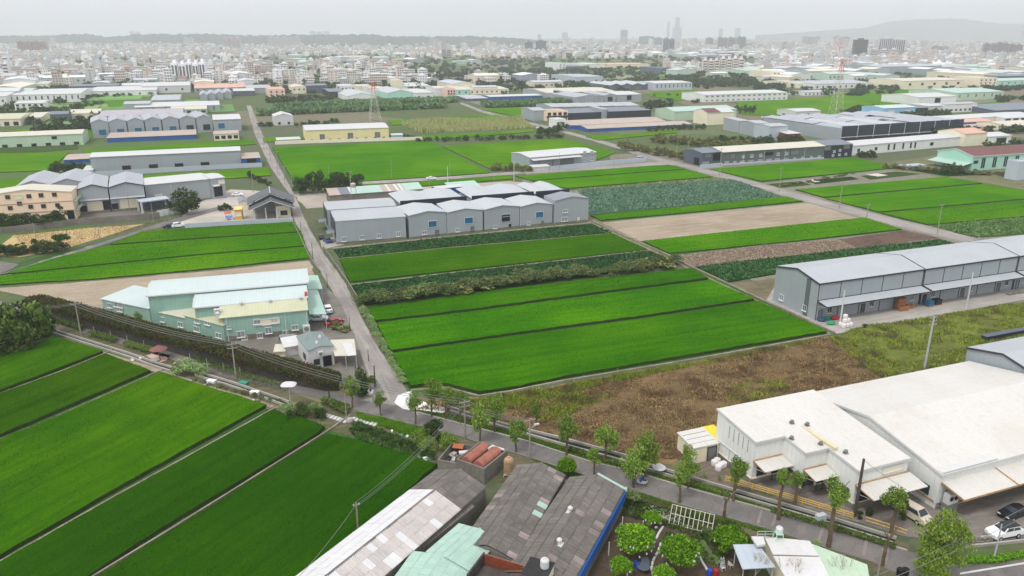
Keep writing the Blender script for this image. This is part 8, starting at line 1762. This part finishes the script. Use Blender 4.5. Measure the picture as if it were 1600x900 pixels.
for dist, t, p in items:
    if not free(p, 14 if t == 'h' else 46): continue
    lab, cat, grp, nm, ms = LBL[t]; me = R.choice(ms); rz = YAW + R.choice((0, math.pi / 2)) + R.uniform(-.06, .06)
    if cnt[t] < 300:
        cnt[t] += 1; o = ob(nm, me, None, p, (0, 0, rz), (.8, .8, R.uniform(.7, 1.05)) if t == 'h' else (1, 1, 1)); tag(o, lab, cat, grp)
    else: rest.append((me, p, rz))
def join(items, name, label, cat):
    V = []; Fc = []; MI = []; mats = []; off = 0
    for me, p, rz, sc in items:
        n = len(me.vertices); a = np.empty(n * 3, np.float32); me.vertices.foreach_get('co', a); a = a.reshape(-1, 3) * np.array(sc, np.float32); c, s = math.cos(rz), math.sin(rz)
        a = np.stack([a[:, 0] * c - a[:, 1] * s + p.x, a[:, 0] * s + a[:, 1] * c + p.y, a[:, 2] + p.z], 1); V.append(a)
        for m in me.materials:
            if m not in mats: mats.append(m)
        mp = [mats.index(m) for m in me.materials]
        for q in me.polygons: Fc.append([i + off for i in q.vertices]); MI.append(mp[q.material_index])
        off += n
    me = bpy.data.meshes.new(name); me.from_pydata(np.concatenate(V).tolist(), [], Fc)
    for m in mats: me.materials.append(m)
    me.polygons.foreach_set('material_index', MI); me.update()
    return tag(ob(name, me), label, cat, None, 'stuff')
lows = []
cols = [lin(228, 222, 212), lin(240, 240, 238), lin(206, 192, 178), lin(190, 190, 190)]
for k in range(4):
    m1_ = plain('mass_wall%d' % k, cols[k], .9, .1, .02); m2_ = plain('mass_roof%d' % k, [lin(196, 192, 186), lin(230, 230, 230), lin(160, 146, 138), lin(180, 188, 190)][k], .9, .1, .02)
    b = MB(); b.box(-7, -6, 0, 7, 6, 10 + k * 2, 0); b.box(-7.3, -6.3, 10 + k * 2, 7.3, 6.3, 10.6 + k * 2, 1); b.box(-3, -2, 10.6 + k * 2, 2, 2, 13 + k * 2, 0)
    for f in range(3): b.box(-5.8, -6.15, f * 3.2 + 1, 5.8, -5.9, f * 3.2 + 2.4, 2)
    lows.append(b.me('mass_house', m1_, m2_, TG))
join([(R.choice(lows), p, rz, (R.uniform(.6, 1.4), R.uniform(.6, 1.2), R.uniform(.6, 1.1))) for me, p, rz in rest], 'distant_town', 'mass of small pale houses of the far town below the hills', 'town')
# apartment blocks
na = 0
for x0, x1, y0, y1, n in ((0, 400, 62, 74, 9), (640, 830, 74, 84, 8), (850, 1200, 62, 74, 40), (1180, 1600, 66, 82, 44), (1040, 1200, 72, 80, 10)):
    for k in range(n):
        p = G(R.uniform(x0, x1), R.uniform(y0, y1)); o = ob('apartment_block', R.choice(AM), None, p, (0, 0, YAW + R.choice((0, math.pi / 2))), (.8, .8, R.uniform(.6, 1.05))); tag(o, 'hazy apartment block rising over the far town', 'apartment block', 'apartment blocks of the far town')
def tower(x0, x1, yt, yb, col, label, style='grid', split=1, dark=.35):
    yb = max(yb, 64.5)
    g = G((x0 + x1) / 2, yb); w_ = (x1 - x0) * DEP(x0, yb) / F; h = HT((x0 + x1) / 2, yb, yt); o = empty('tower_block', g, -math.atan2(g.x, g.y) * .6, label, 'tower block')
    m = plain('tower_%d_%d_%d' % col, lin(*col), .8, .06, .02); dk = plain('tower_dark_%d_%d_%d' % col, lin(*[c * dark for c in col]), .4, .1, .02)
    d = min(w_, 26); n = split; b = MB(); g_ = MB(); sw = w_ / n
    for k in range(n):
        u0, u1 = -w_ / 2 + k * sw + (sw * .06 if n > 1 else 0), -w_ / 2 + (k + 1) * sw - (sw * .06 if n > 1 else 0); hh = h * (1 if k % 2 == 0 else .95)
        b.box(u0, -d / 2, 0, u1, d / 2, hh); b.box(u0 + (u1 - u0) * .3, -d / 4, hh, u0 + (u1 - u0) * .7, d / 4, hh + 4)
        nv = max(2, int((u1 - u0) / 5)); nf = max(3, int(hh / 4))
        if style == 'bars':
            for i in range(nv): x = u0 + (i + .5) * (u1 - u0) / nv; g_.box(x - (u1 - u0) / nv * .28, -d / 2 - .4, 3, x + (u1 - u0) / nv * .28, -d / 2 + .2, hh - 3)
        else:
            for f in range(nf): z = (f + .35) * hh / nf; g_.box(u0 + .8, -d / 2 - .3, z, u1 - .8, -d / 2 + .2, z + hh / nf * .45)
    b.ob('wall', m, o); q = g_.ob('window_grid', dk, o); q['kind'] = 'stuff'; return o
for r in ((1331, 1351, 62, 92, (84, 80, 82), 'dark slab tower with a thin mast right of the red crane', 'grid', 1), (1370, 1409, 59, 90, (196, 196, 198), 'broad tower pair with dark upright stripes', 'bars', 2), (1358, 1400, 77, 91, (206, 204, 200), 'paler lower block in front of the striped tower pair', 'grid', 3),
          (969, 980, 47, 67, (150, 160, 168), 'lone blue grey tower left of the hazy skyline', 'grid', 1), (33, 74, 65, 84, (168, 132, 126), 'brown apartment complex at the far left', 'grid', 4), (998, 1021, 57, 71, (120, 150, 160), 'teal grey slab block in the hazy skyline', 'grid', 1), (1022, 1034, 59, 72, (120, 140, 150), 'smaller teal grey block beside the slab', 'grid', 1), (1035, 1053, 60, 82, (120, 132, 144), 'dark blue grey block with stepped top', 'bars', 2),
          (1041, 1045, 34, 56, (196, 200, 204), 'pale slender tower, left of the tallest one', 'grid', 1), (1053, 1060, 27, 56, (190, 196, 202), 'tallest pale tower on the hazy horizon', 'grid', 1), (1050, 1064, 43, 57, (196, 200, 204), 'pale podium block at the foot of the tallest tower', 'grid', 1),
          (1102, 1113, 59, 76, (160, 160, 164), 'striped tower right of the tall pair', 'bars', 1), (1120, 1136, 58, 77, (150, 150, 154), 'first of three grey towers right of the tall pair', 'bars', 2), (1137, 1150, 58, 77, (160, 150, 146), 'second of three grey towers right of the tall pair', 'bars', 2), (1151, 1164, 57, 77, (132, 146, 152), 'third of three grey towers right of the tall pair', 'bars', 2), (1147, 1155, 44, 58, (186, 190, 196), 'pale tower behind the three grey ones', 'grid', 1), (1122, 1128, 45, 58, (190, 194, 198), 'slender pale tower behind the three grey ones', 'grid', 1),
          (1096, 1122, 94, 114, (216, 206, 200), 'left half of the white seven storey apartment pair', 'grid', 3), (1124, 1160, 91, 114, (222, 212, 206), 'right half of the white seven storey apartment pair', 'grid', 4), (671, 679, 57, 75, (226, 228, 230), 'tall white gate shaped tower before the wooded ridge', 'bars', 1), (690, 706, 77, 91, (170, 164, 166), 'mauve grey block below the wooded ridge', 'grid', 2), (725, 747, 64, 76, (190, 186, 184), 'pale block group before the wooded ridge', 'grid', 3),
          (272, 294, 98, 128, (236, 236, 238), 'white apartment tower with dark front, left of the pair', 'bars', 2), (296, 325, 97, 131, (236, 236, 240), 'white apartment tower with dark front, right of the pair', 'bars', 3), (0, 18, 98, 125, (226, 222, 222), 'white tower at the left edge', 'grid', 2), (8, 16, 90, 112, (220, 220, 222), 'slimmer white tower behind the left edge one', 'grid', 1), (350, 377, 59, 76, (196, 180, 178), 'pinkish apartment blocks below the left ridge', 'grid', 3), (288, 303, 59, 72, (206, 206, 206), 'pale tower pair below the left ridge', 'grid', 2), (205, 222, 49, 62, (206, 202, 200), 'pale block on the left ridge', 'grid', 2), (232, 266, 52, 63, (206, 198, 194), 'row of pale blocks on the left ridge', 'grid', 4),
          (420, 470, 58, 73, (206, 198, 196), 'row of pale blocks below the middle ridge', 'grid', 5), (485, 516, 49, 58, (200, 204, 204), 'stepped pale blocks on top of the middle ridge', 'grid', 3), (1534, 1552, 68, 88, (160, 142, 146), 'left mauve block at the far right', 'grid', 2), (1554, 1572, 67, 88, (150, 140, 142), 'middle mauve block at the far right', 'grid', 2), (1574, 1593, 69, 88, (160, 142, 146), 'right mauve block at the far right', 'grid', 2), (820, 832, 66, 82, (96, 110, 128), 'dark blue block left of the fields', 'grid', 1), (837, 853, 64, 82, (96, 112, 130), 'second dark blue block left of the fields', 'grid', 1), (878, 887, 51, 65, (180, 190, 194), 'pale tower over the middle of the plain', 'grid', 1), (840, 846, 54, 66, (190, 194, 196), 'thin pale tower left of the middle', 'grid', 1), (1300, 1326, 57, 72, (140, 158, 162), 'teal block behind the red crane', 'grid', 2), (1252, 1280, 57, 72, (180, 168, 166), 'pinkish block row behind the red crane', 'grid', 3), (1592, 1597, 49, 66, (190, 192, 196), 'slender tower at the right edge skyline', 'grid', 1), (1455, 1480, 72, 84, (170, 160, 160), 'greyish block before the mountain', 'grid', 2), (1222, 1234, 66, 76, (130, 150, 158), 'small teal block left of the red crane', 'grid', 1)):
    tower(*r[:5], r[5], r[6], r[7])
# tower crane
g = G(1309, 98); h = HT(1309, 98, 62); o = empty('tower_crane', g, 0, 'red and white tower crane over the far town', 'crane'); CRD = plain('crane_red', lin(206, 96, 84), .6, .05); b = MB()
k_ = DEP(1309, 98) / F; b.tube((0, 0, 0), (0, 0, h * .72), .9, n=4); 
MB().tube((0, 0, 0), (0, 0, h * .5), 1.5, 1.5, 4).ob('lower_mast', WPAINT, o); b.ob('mast', CRD, o); b = MB(); b.tube((2, 0, h * .62), (-10 * k_, 0, h * .99), .9, .5, 4).tube((0, 0, h * .7), (6 * k_, 0, h * .62), 1., .8, 4).tube((0, 0, h * .7), (1, 0, h * .9), .6, .4, 4); b.ob('jib', CRD, o)
MB().tube((0, 0, 0), (0, 0, 8 * k_), .5, .3, 5).ob('mast', STEEL, tag(empty('antenna_mast', G(1350, 92) + Vector((0, 0, HT(1350, 92, 62))), 0), 'thin mast on top of the dark slab tower', 'mast'))
# hills
def hill(name, pts, depth, m, lab, rough=.1, n=160):
    """ridge line through (px, top py) at ground line py=base"""
    V = []; rows = 9; rg = random.Random(3)
    xs_ = [pts[0][0] + (pts[-1][0] - pts[0][0]) * i / n for i in range(n + 1)]
    for x in xs_:
        for q in range(len(pts) - 1):
            if pts[q][0] <= x <= pts[q + 1][0]: f = (x - pts[q][0]) / (pts[q + 1][0] - pts[q][0]); yt = pts[q][1] + (pts[q + 1][1] - pts[q][1]) * f; break
        c = G(x, depth); hh = max(1, HT(x, depth, yt)); dr = Vector((c.x, c.y, 0)).normalized(); wd = max(200, hh * 3.)
        for r in range(rows):
            t = r / (rows - 1) * 2 - 1; z = hh * max(0, math.cos(t * math.pi / 2)) ** .8 * (1 + rg.uniform(-rough, rough)) if r not in (0, rows - 1) else -2
            p = c + dr * (t * wd + wd); V.append((p.x + rg.uniform(-8, 8), p.y, z))
    fs = [(i * rows + r, (i + 1) * rows + r, (i + 1) * rows + r + 1, i * rows + r + 1) for i in range(n) for r in range(rows - 1)]
    return tag(ob(name, mesh(name, V, fs, [m])), lab, None, None, 'structure')
HILLM = soil('wooded_hill', lin(42, 66, 46), lin(34, 56, 40), lin(62, 84, 58), .02, .06, k=.5)
hill('wooded_hill', [(-260, 60), (-60, 56), (60, 56), (120, 54), (140, 52.5), (170, 58), (215, 54), (330, 53), (400, 56), (480, 54), (585, 54), (610, 57), (760, 57), (830, 62), (880, 66)], 70, HILLM, 'long wooded ridge beyond the town', .1, 300)
hill('mountain', [(1180, 55), (1280, 48), (1350, 43), (1385, 32), (1420, 29), (1490, 27), (1520, 31), (1560, 36), (1640, 38), (1760, 44), (1900, 52)], 62.6, HILLM, 'broad hazy mountain at the right', .03, 120)
# far trees: 300 single ones, the rest one mass
ft = []
for x0, x1, y0, y1, n in ((0, 420, 70, 95, 300), (400, 860, 72, 100, 260), (1180, 1600, 72, 100, 300), (860, 1200, 74, 96, 160), (600, 1220, 96, 136, 420), (0, 420, 78, 140, 260), (400, 660, 84, 118, 120), (820, 1100, 86, 120, 150), (1180, 1600, 78, 140, 320), (1040, 1180, 116, 136, 130), (1180, 1400, 118, 150, 110), (640, 860, 118, 142, 130), (660, 860, 100, 122, 90), (400, 660, 128, 146, 60), (0, 160, 140, 200, 50), (780, 1000, 120, 150, 70), (0, 1600, 62, 78, 400), (850, 1400, 74, 90, 200)):
    for k in range(n): p = G(R.uniform(x0, x1), R.uniform(y0, y1)); ft.append((p.length, p))
belts = []
for x0, y0, x1, y1, n, w_ in ((640, 134, 860, 126, 60, 4), (700, 118, 1000, 108, 70, 5), (860, 136, 1010, 128, 40, 4), (1080, 132, 1185, 126, 90, 7), (1040, 120, 1100, 118, 30, 4), (1180, 138, 1260, 132, 40, 4), (1240, 112, 1420, 106, 50, 4), (1340, 130, 1420, 126, 40, 3), (400, 142, 560, 136, 60, 3), (0, 182, 110, 178, 40, 4), (0, 145, 130, 141, 40, 3), (130, 142, 330, 136, 50, 3), (640, 100, 830, 96, 50, 4), (830, 128, 880, 124, 20, 3), (420, 160, 520, 155, 30, 3), (680, 140, 730, 137, 24, 3), (830, 176, 876, 172, 20, 3), (1000, 168, 1050, 165, 20, 3), (1400, 184, 1480, 178, 24, 3), (1430, 150, 1500, 146, 20, 2), (1500, 146, 1600, 138, 40, 3), (1320, 178, 1380, 172, 24, 3), (400, 128, 620, 120, 60, 5), (1560, 158, 1620, 154, 20, 3), (60, 206, 140, 202, 26, 2), (1455, 188, 1480, 184, 14, 2), (1440, 212, 1600, 206, 26, 3), (1545, 236, 1610, 232, 16, 2)):
    for k in range(n):
        f = R.random(); p = G(x0 + (x1 - x0) * f + R.uniform(-3, 3), y0 + (y1 - y0) * f + R.gauss(0, w_ * .5)); belts.append(p)
ft.sort(key=lambda q: q[0]); rest = []
for p in belts:
    sz = R.uniform(2.2, 4.6); rest.append((CR['far', R.randrange(4)], p + Vector((0, 0, sz * .6)), R.uniform(0, 6), (sz * 1.25, sz * 1.25, sz * R.uniform(.75, 1.1))))
for i, (d, p) in enumerate(ft):
    s = R.uniform(2.6, 5.) * (1 + max(0, d - 1500) / 3500); z = s * R.uniform(.7, 1.)
    if i < 20: o = ob('tree', CR['far', R.randrange(4)], None, p + Vector((0, 0, z * .85)), (0, 0, R.uniform(0, 6)), (s, s, z)); tag(o, 'dark green tree scattered over the far plain', 'tree', 'trees of the far plain')
    else: rest.append((CR['far', R.randrange(4)], p + Vector((0, 0, z * .8)), R.uniform(0, 6), (s * 1.3, s * 1.3, z)))
join(rest, 'distant_trees', 'scattered dark trees of the far plain and town', 'trees')
# far field patches in the plain
rg = random.Random(11)
FF = [plain('far_field%d' % k, c, .9, .15, .02) for k, c in enumerate((lin(104, 146, 70), lin(92, 132, 66), lin(126, 150, 88), lin(140, 134, 108)))]
for k in range(70):
    x, y = rg.choice([(rg.uniform(620, 1180), rg.uniform(92, 124)), (rg.uniform(480, 760), rg.uniform(84, 104)), (rg.uniform(1180, 1420), rg.uniform(120, 140)), (rg.uniform(0, 130), rg.uniform(140, 200)), (rg.uniform(800, 1050), rg.uniform(118, 140))])
    p = G(x, y); L, W = rg.uniform(40, 130), rg.uniform(30, 90)
    sheet('far_field', [p, p + E1 * L, p + E1 * L + E2 * W, p + E2 * W], .05 + k * .006, FF[rg.choice((0, 0, 1, 1, 2, 3))])
# ------------------------------------------------------------------ haze
if HAZE:
    b = MB().box(-14500, -400, -1.5, 14500, 15500, 420); me = b.me('haze'); t = bpy.data.materials.new('haze'); t.use_nodes = True; nt = t.node_tree; nt.nodes.clear()
    pv = nt.nodes.new('ShaderNodeVolumePrincipled'); pv.inputs['Color'].default_value = (.935, .962, 1, 1); pv.inputs['Density'].default_value = HAZE; pv.inputs['Anisotropy'].default_value = .2
    oo = nt.nodes.new('ShaderNodeOutputMaterial'); nt.links.new(pv.outputs[0], oo.inputs['Volume']); me.materials.append(t); tag(ob('haze', me), 'pale even haze over the whole plain', None, None, 'stuff')
